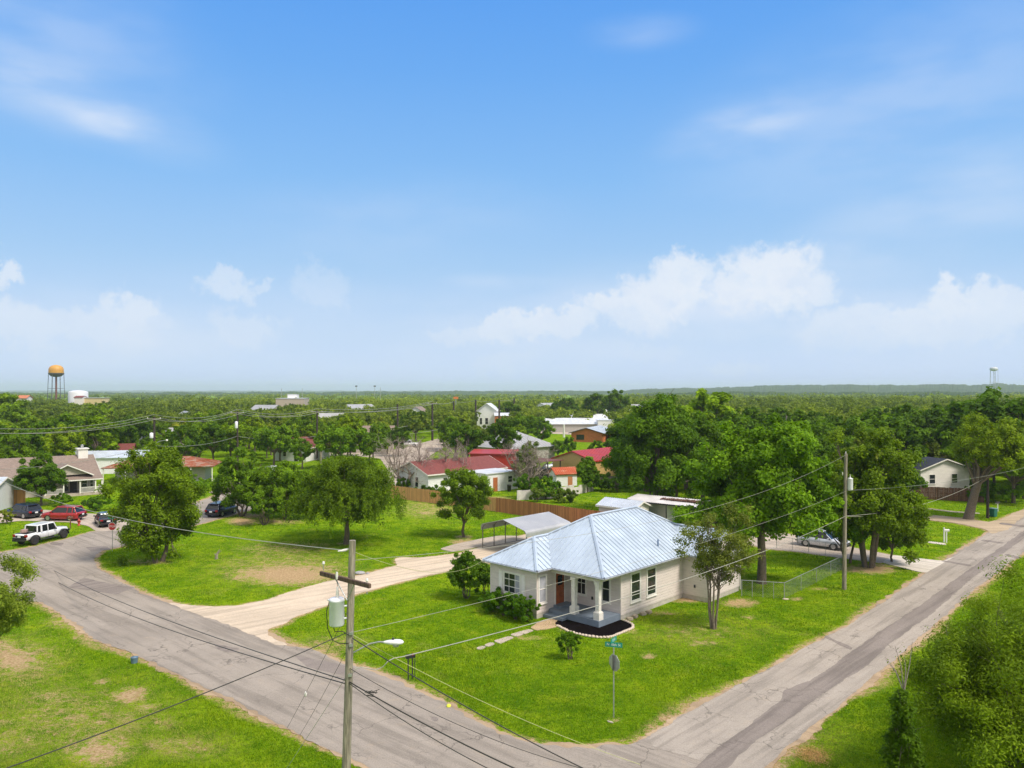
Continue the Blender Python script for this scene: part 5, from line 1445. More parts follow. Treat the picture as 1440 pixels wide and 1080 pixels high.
car('parked_truck', at(574,628), R(180), 'white pickup truck seen side on beyond the grey bare trees', 'pickup truck', 'pickup', P_WHITE)
car('parked_car', at(1328,697), R(-20), 'pale blue car half hidden behind the dark brown plank fence', 'car', 'suv', P_LBLUE)
car('parked_car', at(383,668), R(80), 'white van-like car parked between dark trees near the small maroon roof', 'car', 'suv', P_WHITE)
car('parked_truck', at(786,661), R(200), 'pale pickup parked beside the ochre workshop', 'pickup truck', 'pickup', P_WHITE)
# things in the jeep's bed
b = tag(MB().box((0,0,0.0),(0.55,0.6,0.3), rz=.3).build('cargo_box', simple('pale_red_box', (0.36,0.24,0.22), .7, var=.3, scale=3), None, .03), 'pinkish load in the open bed of the white jeep pickup', 'box')
b.location = (-47.5 - 2.2*math.cos(R(76)), 77.4 - 2.2*math.sin(R(76)), 1.43)

# ------------------------------------------------------------------ poles and lines
def wood_mat(name, col):
    m, t, b = newmat(name)
    co = obj_coords(t)
    g = noise(t, mapping(t, co, (9,9,0.7)), 2.2, 5, 0.65); s = noise(t, mapping(t, co, (2,2,0.5)), 1.0, 4)
    c = mixc(t, smooth(t, g, .35, .7), sc(col,.55), sc(col,1.35)); c = mixc(t, smooth(t, s, .45, .7, 0, .5), c, sc(col,.6))
    t.links.new(c, b.inputs['Base Color']); b.inputs['Roughness'].default_value = .9; bump(t, b, g, .5, .01)
    return m
M_POLE = wood_mat('pole_wood', (0.30,0.265,0.205))
M_POLED = wood_mat('creosote_wood', (0.060,0.045,0.040))
M_ARM = wood_mat('crossarm_wood', (0.135,0.085,0.065))
M_TRANS = simple('transformer_grey', (0.74,0.75,0.80), .45, var=.06, scale=2)
M_PORC = simple('porcelain', (0.70,0.68,0.66), .25)
M_WIREG = simple('wire_aluminium', (0.34,0.34,0.30), .5, .3)
M_WIREB = simple('wire_black', (0.035,0.032,0.030), .6)
M_WIREP = simple('wire_pale', (0.40,0.39,0.33), .5)
M_SIGNG = simple('sign_green', (0.005,0.26,0.19), .4, var=.06)
M_SIGNW = simple('sign_white', (0.80,0.82,0.80), .4, var=.03)

def insulator(parent, p, top=True):
    x, y, z = p
    o = MB().lathe([(.012,-.18),(.012,0)], (x,y,z), 6).build('pin', M_GALV, parent)
    MB().lathe([(.03,0),(.048,.02),(.04,.05),(.028,.06),(.036,.09),(.0,.10)], (x,y,z), 12).build('insulator', M_PORC, parent)

PB = Vector((-5.09, 23.0, 0)); PT = Vector((-4.80, 23.0, 10.71))
def on_pole(z): return PB.lerp(PT, z/10.71)
def main_pole():
    t = empty('utility_pole', (0,0,0), 0, 'tall weathered pole with white transformer and street lamp at the street corner', 'utility pole')
    MB().tube([on_pole(z) for z in (-.5, 2, 4, 6, 8, 10, 10.71)], [.145,.138,.13,.12,.11,.102,.098], 20).build('shaft', M_POLE, t)
    a, b = Vector((-5.79,23.72,9.67)), Vector((-3.98,22.16,9.49))
    d = (b-a); L = d.length; an = math.atan2(d.y, d.x); off = Vector((math.sin(an), -math.cos(an), 0))*.17
    c = (a+b)/2 + off
    arm = MB().box(c, (L, .10, .13), rz=an).build('crossarm', M_ARM, t, .012)
    for s, q in ((-1, a), (1, b)):
        p = q + off + (Vector((math.cos(an), math.sin(an), 0))*(-s*.14)); insulator(t, (p.x, p.y, p.z+.20))
        MB().tube([p + Vector((0,0,-.1)), p + Vector((0,0,-.16))], .02, 6).build('bolt', M_GALV, t)
    for s in (-1, 1):
        p = c + Vector((math.cos(an), math.sin(an), 0))*s*.5
        MB().tube([p, on_pole(8.92) + off*.75], .018, 6).build('brace', M_GALV, t)
    # transformer on two brackets
    tc = on_pole(8.55) + Vector((-.40,-.06,0)); z0, z1 = 8.17, 8.96
    tr = MB().lathe([(.10,z0-.02),(.20,z0),(.225,z0+.04),(.225,z1-.06),(.235,z1-.05),(.235,z1-.01),(.20,z1+.03),(0,z1+.06)], (tc.x,tc.y,0), 24).build('transformer', M_TRANS, t)
    MB().lathe([(.05,z1),(.055,z1+.05),(.035,z1+.08),(.055,z1+.12),(.035,z1+.16),(.05,z1+.20),(.03,z1+.24),(.03,z1+.34),(0,z1+.36)], (tc.x+.02,tc.y,.02), 12).build('bushing', M_PORC, tr)
    MB().lathe([(.03,0),(.06,.03),(.03,.06)], (tc.x-.235,tc.y,8.9), 8).build('bushing', M_PORC, tr)
    for z in (8.75, 8.38): MB().tube([tc + Vector((.2,0,z-8.55)), on_pole(z)], .03, 6).build('bracket', M_TRANS, tr)
    ar = MB(); ar.lathe([(.03,0),(.045,.1),(.03,.22)], (tc.x+.0, tc.y, 9.55), 8); ar.build('fuse_cutout', M_PORC, t)
    MB().tube([(tc.x,tc.y,9.6),(tc.x+.02,tc.y,9.34)], .008, 5).build('lead', M_WIREB, t)
    # hanging secondary leads
    MB().tube([(tc.x-.22,tc.y,8.9),(tc.x-.30,tc.y-.02,8.6),(tc.x-.28,tc.y,8.1),(tc.x-.12,tc.y,7.72),(tc.x+.1,tc.y,7.62),on_pole(7.66)+Vector((0,-.14,0))], .013, 6).build('lead', M_WIREB, t)
    MB().tube([(tc.x-.1,tc.y,8.16),(tc.x-.05,tc.y-.05,8.0),(tc.x+.2,tc.y-.1,8.02),on_pole(7.9)+Vector((0,-.14,0))], .013, 6).build('lead', M_WIREB, t)
    # lamp
    p = on_pole(7.32) + Vector((.10,0,0))
    MB().tube([p, p+Vector((.25,-.02,.14)), p+Vector((.55,-.05,.30)), p+Vector((.80,-.08,.36)), p+Vector((.98,-.1,.36))], .024, 8).build('lamp_arm', M_GALV, t)
    lz = p + Vector((.95,-.1,.36))
    hd = MB(); n = 9; prof = [(0,.035,.03),(.08,.07,.05),(.2,.105,.07),(.36,.13,.085),(.48,.12,.08),(.56,.08,.055),(.60,.01,.01)]
    vs, fs = [], []; k = 14
    for x, w, hh in prof:
        for j in range(k): a_ = 2*math.pi*j/k; vs.append((lz.x+x, lz.y+w*math.cos(a_)-.0, lz.z+hh*math.sin(a_)))
    for i in range(len(prof)-1):
        for j in range(k): fs.append((i*k+j,i*k+(j+1)%k,(i+1)*k+(j+1)%k,(i+1)*k+j)[::-1])
    hd.add(vs, fs, True); lh = hd.build('lamp_head', simple('lamp_white', (0.74,0.74,0.76), .4), t)
    MB().lathe([(0,-.14),(.08,-.12),(.11,-.05),(.11,0)], (lz.x+.36, lz.y, lz.z-.01), 14).build('lens', simple('lamp_lens', (0.42,0.42,0.4), .3), lh)
    MB().lathe([(.035,0),(.035,.05),(0,.06)], (lz.x+.28, lz.y, lz.z+.08), 8).build('photocell', M_DARKMETAL, lh)
    for z in (7.95, 7.6, 6.7): MB().box(on_pole(z)+Vector((.06,-.12,0)), (.10,.08,.08)).build('clamp', M_GALV, t)
    pin = on_pole(10.45); 
    MB().lathe([(.02,0),(.05,.03),(.02,.06),(.05,.09),(.02,.12),(.05,.15),(.02,.18)], (-5.05-.02,23.0,0), 8).add([],[]) if False else None
    sp = MB(); sp.tube([pin+Vector((-.1,0,0)), pin+Vector((-.2,-.02,-.03)), pin+Vector((-.42,-.04,-.06))], [.02,.045,.02], 8); sp.build('strain_insulator', M_PORC, t)
main_pole()

def wire(a, b, sag, r, m, label, cat='cable', group=None, n=22, name='power_line', mid=None):
    a, b = Vector(a), Vector(b)
    pts = []
    for i in range(n+1):
        s = i/n; p = a.lerp(b, s); p.z -= 4*sag*s*(1-s); pts.append(p)
    o = MB().tube(pts, r, 5).build(name, m)
    return tag(o, label, cat, group, 'thing')
def sky(px, py, Y):      # point on a sight line at ground distance Y
    return Vector(((px-CX)/F*Y, Y, H - (py-HY)*Y/F))

# second pole across the lawn
def pole2():
    x, y = G(1187,829)
    t = empty('utility_pole', (x, y, 0), 0, 'weathered grey wooden pole with a small white transformer beside the chain link fence', 'utility pole')
    MB().tube([(0,0,-.5),(.05,0,5),(.14,0,10.4)], [.165,.14,.115], 16).build('shaft', M_POLE, t)
    tr = MB().lathe([(.10,7.62),(.19,7.65),(.20,7.7),(.20,8.5),(.21,8.52),(0,8.6)], (.42,-.1,0), 18).build('transformer', M_TRANS, t)
    MB().lathe([(.04,8.55),(.05,8.65),(.03,8.7),(0,8.85)], (.42,-.1,0), 8).build('bushing', M_PORC, tr)
    MB().tube([(.1,0,8.2),(.25,-.06,8.2)], .03, 6).build('bracket', M_GALV, t)
    MB().tube([(.1,0,7.6),(.55,-.15,7.58)], .02, 6).build('bracket', M_GALV, t)
    MB().lathe([(.03,0),(.05,.08),(0,.2)], (.13,0,10.4), 8).build('insulator', M_PORC, t)
    MB().lathe([(.03,0),(.045,.1),(.03,.25)], (-.12,0,8.75), 8).build('fuse_cutout', M_PORC, t)
    return Vector((x, y, 0))
p2 = pole2()
def P2(z): return Vector((p2.x + .14*z/10.4, p2.y-.12, z))

def dark_pole(px, ytop, Y, label, arm=1.6, trans=None, lamp=False, rad=.19, m=None, group='dark utility poles along the back street', armz=.35, base=-.5):
    b = sky(px, ytop, Y)
    t = empty('utility_pole', (b.x, b.y, 0), 0, label, 'utility pole', group)
    k = max(1.0, Y/150)
    MB().tube([(0,0,base),(0,0,b.z*.5),(0,0,b.z)], [rad*1.2*k, rad*k, rad*.85*k], 10).build('shaft', m or M_POLED, t)
    if arm:
        MB().box((0,-.15*k, b.z-armz), (arm*2, .12*k, .13*k), rz=R(-8)).build('crossarm', simple('pale_arm', (.36,.33,.29), .8) if 'pale_arm' not in MATS else MATS['pale_arm'], t)
        for s in (-1, 0, 1):
            if s: MB().lathe([(.05*k,0),(.08*k,.08),(0,.2*k)], (s*arm*.85,-.15*k,b.z-armz+.06), 8).build('insulator', M_PORC, t)
    if trans:
        MB().lathe([(.26,0),(.28,.05),(.28,trans[2]),(0,trans[2]+.1)], (trans[0],-.2,b.z-trans[1]), 12).build('transformer', M_TRANS, t)
    if lamp:
        MB().tube([(0,0,b.z-4.4),(.9,-.2,b.z-3.9),(1.9,-.4,b.z-3.75)], .05, 6).build('lamp_arm', M_GALV, t)
        MB().lathe([(0,0),(.16,.05),(.2,.2),(.1,.3),(0,.32)], (2.2,-.45,b.z-3.9), 10).build('lamp_head', M_WHITE, t)
    return b
D1 = dark_pole(217, 586, 122, 'dark power pole with crossarm and lamp rising above the big leafy tree', 1.2, (-.35, 3.4, .8), True)
D2 = dark_pole(334, 578, 152, 'dark power pole with crossarm and a white transformer', 1.4, (-.15, 3.4, 1.3))
D3 = dark_pole(446, 577, 168, 'dark power pole with crossarm beside a shorter pale wooden pole', 1.3)
D4 = dark_pole(559, 568, 215, 'thin dark pole just above the brown shingled roof', 0)
D5 = dark_pole(608, 566, 235, 'dark power pole with crossarm above the grey bare trees', 1.5)
D6 = dark_pole(638, 564, 330, 'distant thin dark pole between the bare trees and the church', 0)
D7 = dark_pole(669, 562, 300, 'distant dark pole standing left of the tall white gable', 0)
D8 = dark_pole(702, 562, 280, 'distant dark pole standing in front of the tall white gable', 0, rad=.17)
D9 = dark_pole(723, 560, 380, 'distant dark pole beyond the tall white gable', 0)
dark_pole(451, 610, 160, 'short pale bare wooden pole beside the dark crossarm pole', 0, m=M_POLE, group=None, rad=.2)
dark_pole(565, 606, 200, 'short pale concrete post at the road beyond the bare trees', 0, m=M_GALV, group=None) if False else None
dark_pole(793, 597, 252, 'short white post beside the pale roofed building', 0, m=M_PORC, group=None, rad=.2)
dark_pole(1106, 583, 165, 'pale wooden pole top poking out of the dense trees', 0, m=M_POLE, group=None, rad=.18)
DR = dark_pole(1389, 668, 91.5, 'dark mossy pole beside the green trash bin and the spreading oak', 0, m=M_POLED, group=None, rad=.15)

# high lines on the back street
G3 = 'overhead lines of the back street'
far_l = sky(-60, 607, 95)
for dx, z0, lab in ((-1.1, -.25, 'rear'), (0.0, .35, 'top'), (1.1, -.25, 'front')):
    pts = [far_l + Vector((dx, 0, z0+.3)), D1 + Vector((dx*.9,-.1,z0)), D2 + Vector((dx*1.1,-.1,z0)), D3 + Vector((dx,-.1,z0)), D5 + Vector((dx,-.1,z0))]
    mb = MB()
    for a, b in zip(pts, pts[1:]):
        q = [a.lerp(b, i/12) - Vector((0,0,4*1.1*(i/12)*(1-i/12))) for i in range(13)]; mb.tube(q, [max(.018, .00024*p.y) for p in q], 4)
    tag(mb.build('power_line', M_WIREG), {'rear': 'power line on the farther end of the back street crossarms', 'top': 'power line on the tops of the dark back street poles', 'front': 'power line on the nearer end of the back street crossarms'}[lab], 'power line', G3)
mb = MB()
pts = [sky(-40, 662, 90), D1 + Vector((0,-.1,-4.6)), D2 + Vector((0,-.1,-5.0)), D3 + Vector((0,-.1,-5.6)), D5 + Vector((0,-.1,-5.5))]
for a, b in zip(pts, pts[1:]):
    q = [a.lerp(b, i/12) - Vector((0,0,4*.8*(i/12)*(1-i/12))) for i in range(13)]; mb.tube(q, [max(.018, .00024*p.y) for p in q], 4)
tag(mb.build('power_line', M_WIREG), 'lower line strung from pole to pole on the back street', 'power line', G3)
mb = MB(); pts = [sky(262, 676, 118), sky(360, 668, 150) , sky(430,650,160), sky(562, 612, 210), sky(640,600,240)]
for a, b in zip(pts, pts[1:]):
    q = [a.lerp(b, i/8) - Vector((0,0,4*.15*(i/8)*(1-i/8))) for i in range(9)]; mb.tube(q, .05, 4)
tag(mb.build('power_line', M_WIREG), 'lowest sagging line passing over the rusty roof towards the bare trees', 'power line', G3)
mb = MB(); q0 = sky(668,580,300)
for a, b in ((D5, D6), (D6, D7), (D7, D8), (D8, D9)):
    q = [(a.lerp(b, i/6) - Vector((0,0,.3+.5*4*(i/6)*(1-i/6)))) for i in range(7)]; mb.tube(q, .06, 4)
tag(mb.build('power_line', M_WIREG), 'faint distant line joining the far dark poles', 'power line')

# lines meeting at the corner pole
wire(PT+Vector((-.35,-.04,-.28)), sky(-30, 660, 62), .9, .014, M_WIREP, 'pale line from the corner pole top passing over the corner lawn tree', n=30)
h0 = Matrix.Translation((5.85,48.5,0)) @ Matrix.Rotation(R(46.5),4,'Z')
wire(PT+Vector((.05,0,-.35)), h0 @ Vector((-1.5,9.4,3.3)), .75, .009, simple('wire_yellowish', (0.50,0.50,0.22), .5), 'thin pale service line from the corner pole top to the cottage eave', cat='service line')
wire(on_pole(7.95)+Vector((.1,0,0)), P2(7.55), .55, .007, M_WIREP, 'middle line from the corner pole across the cottage front to the second pole')
mb = MB(); q = [sky(497,945,22.9), sky(501,940,22.9), sky(508,938,22.95), sky(518,940,23.0), sky(528,942,23.1), sky(538,938,23.2), sky(546,929.5,23.35), sky(554,925.5,23.5), sky(566,923.5,23.9)]
e_ = P2(5.65); q += [q[-1].lerp(e_, k/24) - Vector((0,0,4*.62*(k/24)*(1-k/24))) for k in range(1, 25)]
tag(mb.tube(q, [.014]*len(q), 6).build('power_line', M_WIREP), 'thick pale cable with a slack bend, crossing the porch to the second pole', 'cable')
wire(P2(10.35), sky(800, 846, 36), .6, .013, M_WIREP, 'top line running down from the second pole over the cottage roof') if False else wire(PT+Vector((.05,0,-.6)), P2(10.35), 1.3, .007, M_WIREP, 'top line between the corner pole and the second pole over the metal roof')
wire(on_pole(7.8)+Vector((.1,-.1,0)), sky(850, 1095, 20.5), .15, .017, M_WIREB, 'black twisted line dropping from the corner pole across the front lawn')
wire(on_pole(7.9)+Vector((.1,-.1,0)), sky(900, 1075, 24), .25, .008, MATS['wire_yellowish'], 'thin yellowish line from the corner pole across the front lawn')
wire(on_pole(7.95)+Vector((-.12,-.12,0)), sky(-80, 1112, 15), .12, .014, M_WIREB, 'black twisted line from under the transformer towards the near grass')
for i, (pa, pb, ya, lab) in enumerate((((48,786), (484,955), 74, 'upper black communication cable along the street'), ((44,796), (484,948), 72, 'lower black communication cable along the street'))):
    wire(sky(*pa, ya), on_pole(6.55-.1*i)+Vector((-.1,-.12,0)), .55+.15*i, .017, M_WIREB, lab, cat='communication cable')
wire(on_pole(6.5)+Vector((.05,-.12,0)), sky(790, 1110, 19), .12, .02, M_WIREB, 'thick black communication cable leaving the pole towards the junction', cat='communication cable')
wire(on_pole(6.45)+Vector((.05,-.12,0)), sky(770, 1120, 18.6), .2, .013, M_WIREB, 'thin black communication cable just under the thick one', cat='communication cable')
wire(on_pole(6.9)+Vector((.05,-.12,0)), sky(905, 1100, 22), .45, .010, M_WIREB, 'thin dark cable skirting the lawn edge towards the junction', cat='communication cable')
cl = MB(); r = random.Random(3)
c0 = on_pole(6.5)+Vector((.75,-.3,-.28))
for k in range(3):
    pts = [c0 + Vector((r.uniform(-.25,.25), r.uniform(-.1,.1), r.uniform(-.12,.1))) for _ in range(6)]; cl.tube(pts, .01, 5)
tag(cl.build('cable_coil', M_WIREB), 'loose tangle of black cable hung on the line beside the corner pole', 'cable coil')

for i, (x0, y0, x1, y1, lab) in enumerate(((455,935,404,1024,'guy wire with a white strain ball beside the corner pole'), (476,940,422,1034,'middle thin guy wire beside the corner pole'), (484,951,330,1190,'longest thin guy wire running down into the near grass'))):
    gx, gy = G(x1, y1); 
    wire(on_pole((8.6,7.4,6.6)[i])+Vector((-.08,0,0)), (gx, gy, 0.02), .05, .007, M_WIREB if i < 2 else M_GALV, lab, cat='guy wire', name='guy_wire')
    if i == 0:
        a_ = on_pole(8.6).lerp(Vector((gx,gy,0)), .62); tag(MB().lathe([(.02,-.1),(.05,-.05),(.055,.03),(.02,.1)], tuple(a_), 10).build('strain_ball', M_PORC), 'small white strain insulator on the guy wire', 'insulator')
# lines to the right of the second pole
wire(P2(5.65), sky(1385, 672, 91), .9, .016, M_WIREP, 'pale line from the second pole through the trees to the dark mossy pole')
wire(P2(7.6), sky(1500, 640, 95), .8, .012, M_WIREG, 'grey line from the second pole disappearing into the spreading oak')
wire(P2(5.65), sky(1262, 716, 76), .3, .016, M_WIREP, 'short pale service line from the second pole into the multi trunked tree', cat='service line')

# ------------------------------------------------------------------ signs, mailboxes, small things
def text_mesh(s, size, m, name, parent, loc, rot, ext=0.004):
    cu = bpy.data.curves.new(name, 'FONT'); cu.body = s; cu.size = size; cu.align_x = 'CENTER'; cu.align_y = 'CENTER'; cu.extrude = ext
    o = bpy.data.objects.new(name, cu); COL.objects.link(o)
    dg = bpy.context.evaluated_depsgraph_get(); me = bpy.data.meshes.new_from_object(o.evaluated_get(dg))
    bpy.data.objects.remove(o); bpy.data.curves.remove(cu)
    me.materials.clear()
    q = link(name, me, parent, (m,)); q.location = loc; q.rotation_euler = rot
    return q
def octagon(r, y0, y1):
    mb = MB(); p = [(r*math.cos(R(22.5+45*i)), r*math.sin(R(22.5+45*i))) for i in range(8)]
    vs = [(x, y0, z) for x, z in p] + [(x, y1, z) for x, z in p]
    mb.add(vs, [tuple(range(8)), tuple(range(8,16))[::-1]] + [((i+1)%8, i, 8+i, 8+(i+1)%8) for i in range(8)])
    return mb
def street_sign(loc, face, label, back, blades, H_=3.3):
    """face: direction (deg) the red stop face looks towards."""
    t = empty('street_sign', (*loc, 0), 0, label, 'street sign')
    MB().tube([(0,0,-.3),(0,0,H_-.05)], .028, 8).build('post', M_GALV, t)
    rz = R(face) + math.pi/2
    o = octagon(.40, -.045, -.035); pl = o.build('stop_plate', M_GALV, t); pl.location = (0,0,H_-.75); pl.rotation_euler = (0,0,rz)
    o2 = octagon(.395, -.050, -.0452).build('stop_border', M_SIGNW, pl); o3 = octagon(.365, -.054, -.0502).build('stop_face', simple('stop_red', (0.42,0.015,0.015), .4), pl)
    text_mesh('STOP', .27, M_SIGNW, 'stop_lettering', pl, (0,-.056,0), (R(90),0,0), .002)
    MB().box((0,.035,H_-.75),(.05,.02,.72)).build('bracket', M_DARKMETAL, t).rotation_euler = (0,0,rz)
    z = H_-.02
    for i, (dir_, txt, L) in enumerate(blades):
        bl = MB().box((0,0,0),(L,.012,.22)).build('name_blade', M_SIGNG, t, .0)
        bl.location = (0,0,z+.11); bl.rotation_euler = (0,0,R(dir_))
        z += .235
        for sgn in (1,-1):
            text_mesh(txt, .165, M_SIGNW, 'lettering', bl, (0,-.008*sgn,0), (R(90),0,0 if sgn > 0 else math.pi), .001)
    return t
street_sign(G(863,1009), 32, 'green street name blades above a stop sign seen from behind on the corner lawn', True, ((-14, 'N 10th St', .80), (58, 'D St', .62)))
tag(sheet('survey_slab', ragged(P((849,1014),(854,1012.5),(867,1017),(863,1018.5)), .01, .2), 0.03, M_CONC, .05), 'flat concrete pad in the grass under the corner street sign', 'concrete pad', kind='thing')
street_sign(G(158,775), -92, 'red stop sign with green name blade at the bend near the big leafy tree', False, ((2, 'N 10th', .8),), H_=3.1)
def mailbox(loc, rz, body, post, label, hh=1.05, flag=True, double=False):
    t = empty('mailbox', (*loc, 0), rz, label, 'mailbox')
    mb = MB(); k = 10; pts = [(-.085,0),(.085,0)] + [(.085*math.cos(R(a)), .12+.085*math.sin(R(a))) for a in range(0,181,20)]
    n = len(pts); vs = [(-.25,y,hh+z) for y,z in pts] + [(.25,y,hh+z) for y,z in pts]
    mb.add(vs, [tuple(range(n))[::-1], tuple(range(n,2*n))] + [(i,(i+1)%n,n+(i+1)%n,n+i) for i in range(n)]); mb.build('box', body, t)
    if double:
        for x in (-.12,.12): MB().box((x,0,hh/2-.02),(.05,.05,hh)).build('post', post, t)
        MB().box((.30,.1,hh/2-.1),(.03,.03,hh*.95)).build('post', post, t)
    else:
        MB().box((0,0,hh/2-.02),(.10,.10,hh)).build('post', post, t); MB().box((-.08,0,hh+.2 if False else hh-.03),(.42,.09,.05)).build('arm', post, t)
    if flag: MB().box((.1,-.10,hh+.2),(.03,.012,.16)).build('flag', simple('flag_red',(.4,.03,.02),.5) if 'flag_red' not in MATS else MATS['flag_red'], t)
    return t
mailbox(G(577,955), R(30), M_BLACK, M_DARKMETAL, 'black mailbox on thin steel legs at the front lawn edge', 1.12, double=True)
mb_ = mailbox(G(1331,763), R(-10), M_WHITE, M_WHITE, 'white mailbox on a white post on the far green lawn', 1.15, False)
MB().box((-.22,0,.75),(.11,.11,1.5)).build('upright', M_WHITE, mb_)
mailbox(G(1403,719), R(-10), M_BLACK, M_WHITE, 'black mailbox on a white post beside the green trash bin', 1.0, False)
mailbox(G(99,743), R(20), simple('rust_brown', (0.16,0.06,0.035), .6), MATS['rust_brown'], 'rusty brown mailbox on the curb behind the white jeep', 1.1, False)
mailbox(G(13,757), R(20), M_DARKMETAL, simple('blue_post', (0.04,0.08,0.12), .6), 'small blue grey mailbox post behind the jeep', 1.0, False) if False else None
def hydrant():
    M_ = simple('hydrant_red', (0.42,0.035,0.02), .45)
    t = empty('fire_hydrant', (*G(111,739),0), 0, 'small red fire hydrant near the red suv', 'fire hydrant')
    MB().lathe([(.16,0),(.16,.06),(.11,.08),(.11,.5),(.15,.52),(.15,.56),(.12,.6),(.08,.72),(.03,.76),(.03,.8),(0,.81)], k=14).build('barrel', M_, t)
    for s in (-1,1): MB().lathe([(0,0),(.06,.0),(.06,.12),(0,.13)], (0,.08*0,.42), 10, axis='X').build('outlet', M_, t).scale = (s*1.8,1,1)
hydrant()
def wheelie(loc, label):
    t = empty('trash_bin', (*loc,0), R(20), label, 'trash bin')
    M_ = simple('bin_green', (0.015,0.15,0.11), .5)
    mb = MB(); mb.add([(-.24,-.28,.06),(.24,-.28,.06),(.24,.28,.06),(-.24,.28,.06),(-.30,-.36,1.0),(.30,-.36,1.0),(.30,.36,1.0),(-.30,.36,1.0)], [(0,3,2,1),(4,5,6,7),(0,1,5,4),(1,2,6,5),(2,3,7,6),(3,0,4,7)]); mb.build('bin_body', M_, t, .02)
    MB().box((0,.02,1.04),(.66,.80,.07)).build('lid', simple('bin_lid', (0.22,0.36,0.36), .5), t, .02)
    for s in (-1,1): MB().lathe([(.1,-.03),(.1,.03)], (s*.28,.3,.1), 12, axis='X').build('wheel', M_RUBBER, t)
    MB().tube([(-.25,.42,.98),(.25,.42,.98)], .018, 6).build('handle', M_, t)
wheelie(G(1397,727), 'green wheeled trash bin standing beside the dark mossy pole')
st = MB(); r = random.Random(9)
st.tube([(0,0,-.1),(0.03,.02,.25),(.12,.02,.55),(.3,.05,.85)], [.16,.13,.09,.03], 8); st.tube([(.02,0,.25),(-.18,.05,.5)], [.08,.02], 7); st.tube([(.1,0,.4),(.45,.02,.75)], [.05,.02], 6)
tag(st.build('tree_stump', M_POLE), 'pale splintered stump on the corner lawn', 'stump').location = (*G(304,786),0)
def rock(name, px, py, s, m, label, cat='rock'):
    bm = bmesh.new(); bmesh.ops.create_icosphere(bm, subdivisions=3, radius=1)
    for v in bm.verts:
        w = 1 + .14*wob(v.co.x*3+px, v.co.y*3+v.co.z*2, 0, 4); v.co = Vector((v.co.x*s[0]*w, v.co.y*s[1]*w, v.co.z*s[2]*w + s[2]*.5))
    me = bpy.data.meshes.new(name); bm.to_mesh(me); bm.free()
    o = link(name, me, None, (m,)); o.location = (*G(px,py),0); return tag(o, label, cat)
M_ROCK = simple('rock_grey', (0.34,0.34,0.35), .9, var=.2, scale=6, bmp=.6)
rock('rock', 506, 807, (.45,.3,.16), M_ROCK, 'flat grey rock at the lawn edge of the gravel drive')
rock('rock', 517, 807.5, (.16,.12,.1), M_ROCK, 'small grey rock next to the flat grey rock')
rock('rock', 1105, 843, (.25,.14,.06), simple('rock_tan', (.5,.42,.32), .9), 'pale flat stone at the chain link corner post')
rock('yellow_flower', 631, 994, (.12,.12,.09), simple('flower_yellow', (.68,.72,.06), .7), 'small yellow ball lying at the edge of the front lawn', 'ball')
bb = MB().lathe([(.16,0),(.2,.3),(.21,.32),(0,.36)], k=12).build('utility_marker', simple('blue_grey_plastic', (0.12,0.2,0.28), .5)); bb.location = (*G(189,932),0); tag(bb, 'small blue grey utility box in the dry verge grass', 'utility box')
hay = MB(); r = np.random.default_rng(5)
V, Q = leaf_cards(np.stack([G(1143,1063)[0]+r.normal(0,.32,1800), G(1143,1063)[1]+r.normal(0,.38,1800), np.abs(r.normal(0,.05,1800))+.01], -1), .055, r, np.array([0,0,1.0]), .5, .12)
tag(link('straw', np_mesh('straw', V, Q), None, (simple('straw', (.58,.36,.13), .9, var=.3, scale=6),)), 'small orange heap of dry straw on the near verge', kind='stuff')

def water_tower(px, ytop, Y, rad, tank_h, label, tankm, legm, pipe, n=6, bowl=True):
    p = sky(px, ytop, Y)
    t = empty('water_tower', (p.x, p.y, 0), 0, label, 'water tower')
    zt = p.z; zb = zt - tank_h
    prof = [(0, zt), (rad*.55, zt-tank_h*.06), (rad*.85, zt-tank_h*.18), (rad*.98, zt-tank_h*.36), (rad, zt-tank_h*.5), (rad, zt-tank_h*.72)]
    MB().lathe(prof[::-1], k=32).build('tank', tankm, t)
    MB().lathe([(rad*.3, zb-.4), (rad*.7, zb+tank_h*.02), (rad*.98, zb+tank_h*.2), (rad*1.03, zb+tank_h*.28)], k=32).build('tank_bowl', legm, t)
    MB().lathe([(rad*1.08, zb+tank_h*.26), (rad*1.08, zb+tank_h*.30)], k=32).build('balcony', legm, t)
    for i in range(n):
        a = 2*math.pi*(i+.5)/n
        MB().tube([(rad*1.15*math.cos(a), rad*1.15*math.sin(a), 0), (rad*.98*math.cos(a), rad*.98*math.sin(a), zb+tank_h*.25)], rad*.045, 6).build('leg', legm, t)
    ring = MB()
    for z in (zb*.62, zb*.32):
        pts = [(rad*1.07*math.cos(2*math.pi*(i+.5)/n), rad*1.07*math.sin(2*math.pi*(i+.5)/n), z) for i in range(n+1)]; ring.tube(pts, rad*.025, 5)
    ring.build('strut_ring', legm, t)
    MB().tube([(0,0,0),(0,0,zb)], rad*pipe, 10).build('riser_pipe', simple('riser_'+str(px), (0.22,0.09,0.08), .7) if pipe > .1 else legm, t)
water_tower(79, 513, 680, 6.0, 10.4, 'orange water tower on dark legs with thick central pipe', simple('tower_orange', (0.60,0.30,0.045), .5, var=.08), simple('tower_leg', (0.10,0.10,0.13), .6), .13)
water_tower(1397.5, 516, 1150, 5.4, 5.6, 'pale water tower on thin legs above the wooded hill', simple('tower_white', (0.55,0.58,0.62), .5), simple('tower_leg_pale', (0.42,0.44,0.48), .6), .06, 5)
tk = MB().lathe([(7.0,0),(7.0,14.2),(6.6,14.8),(4,15.6),(0,16.0)], k=40).build('storage_tank', simple('tank_white', (0.66,0.67,0.72), .5, var=.04)); tk.location = (*((110-CX)/F*600,600),0); tag(tk, 'round white storage tank beside the orange water tower', 'storage tank')
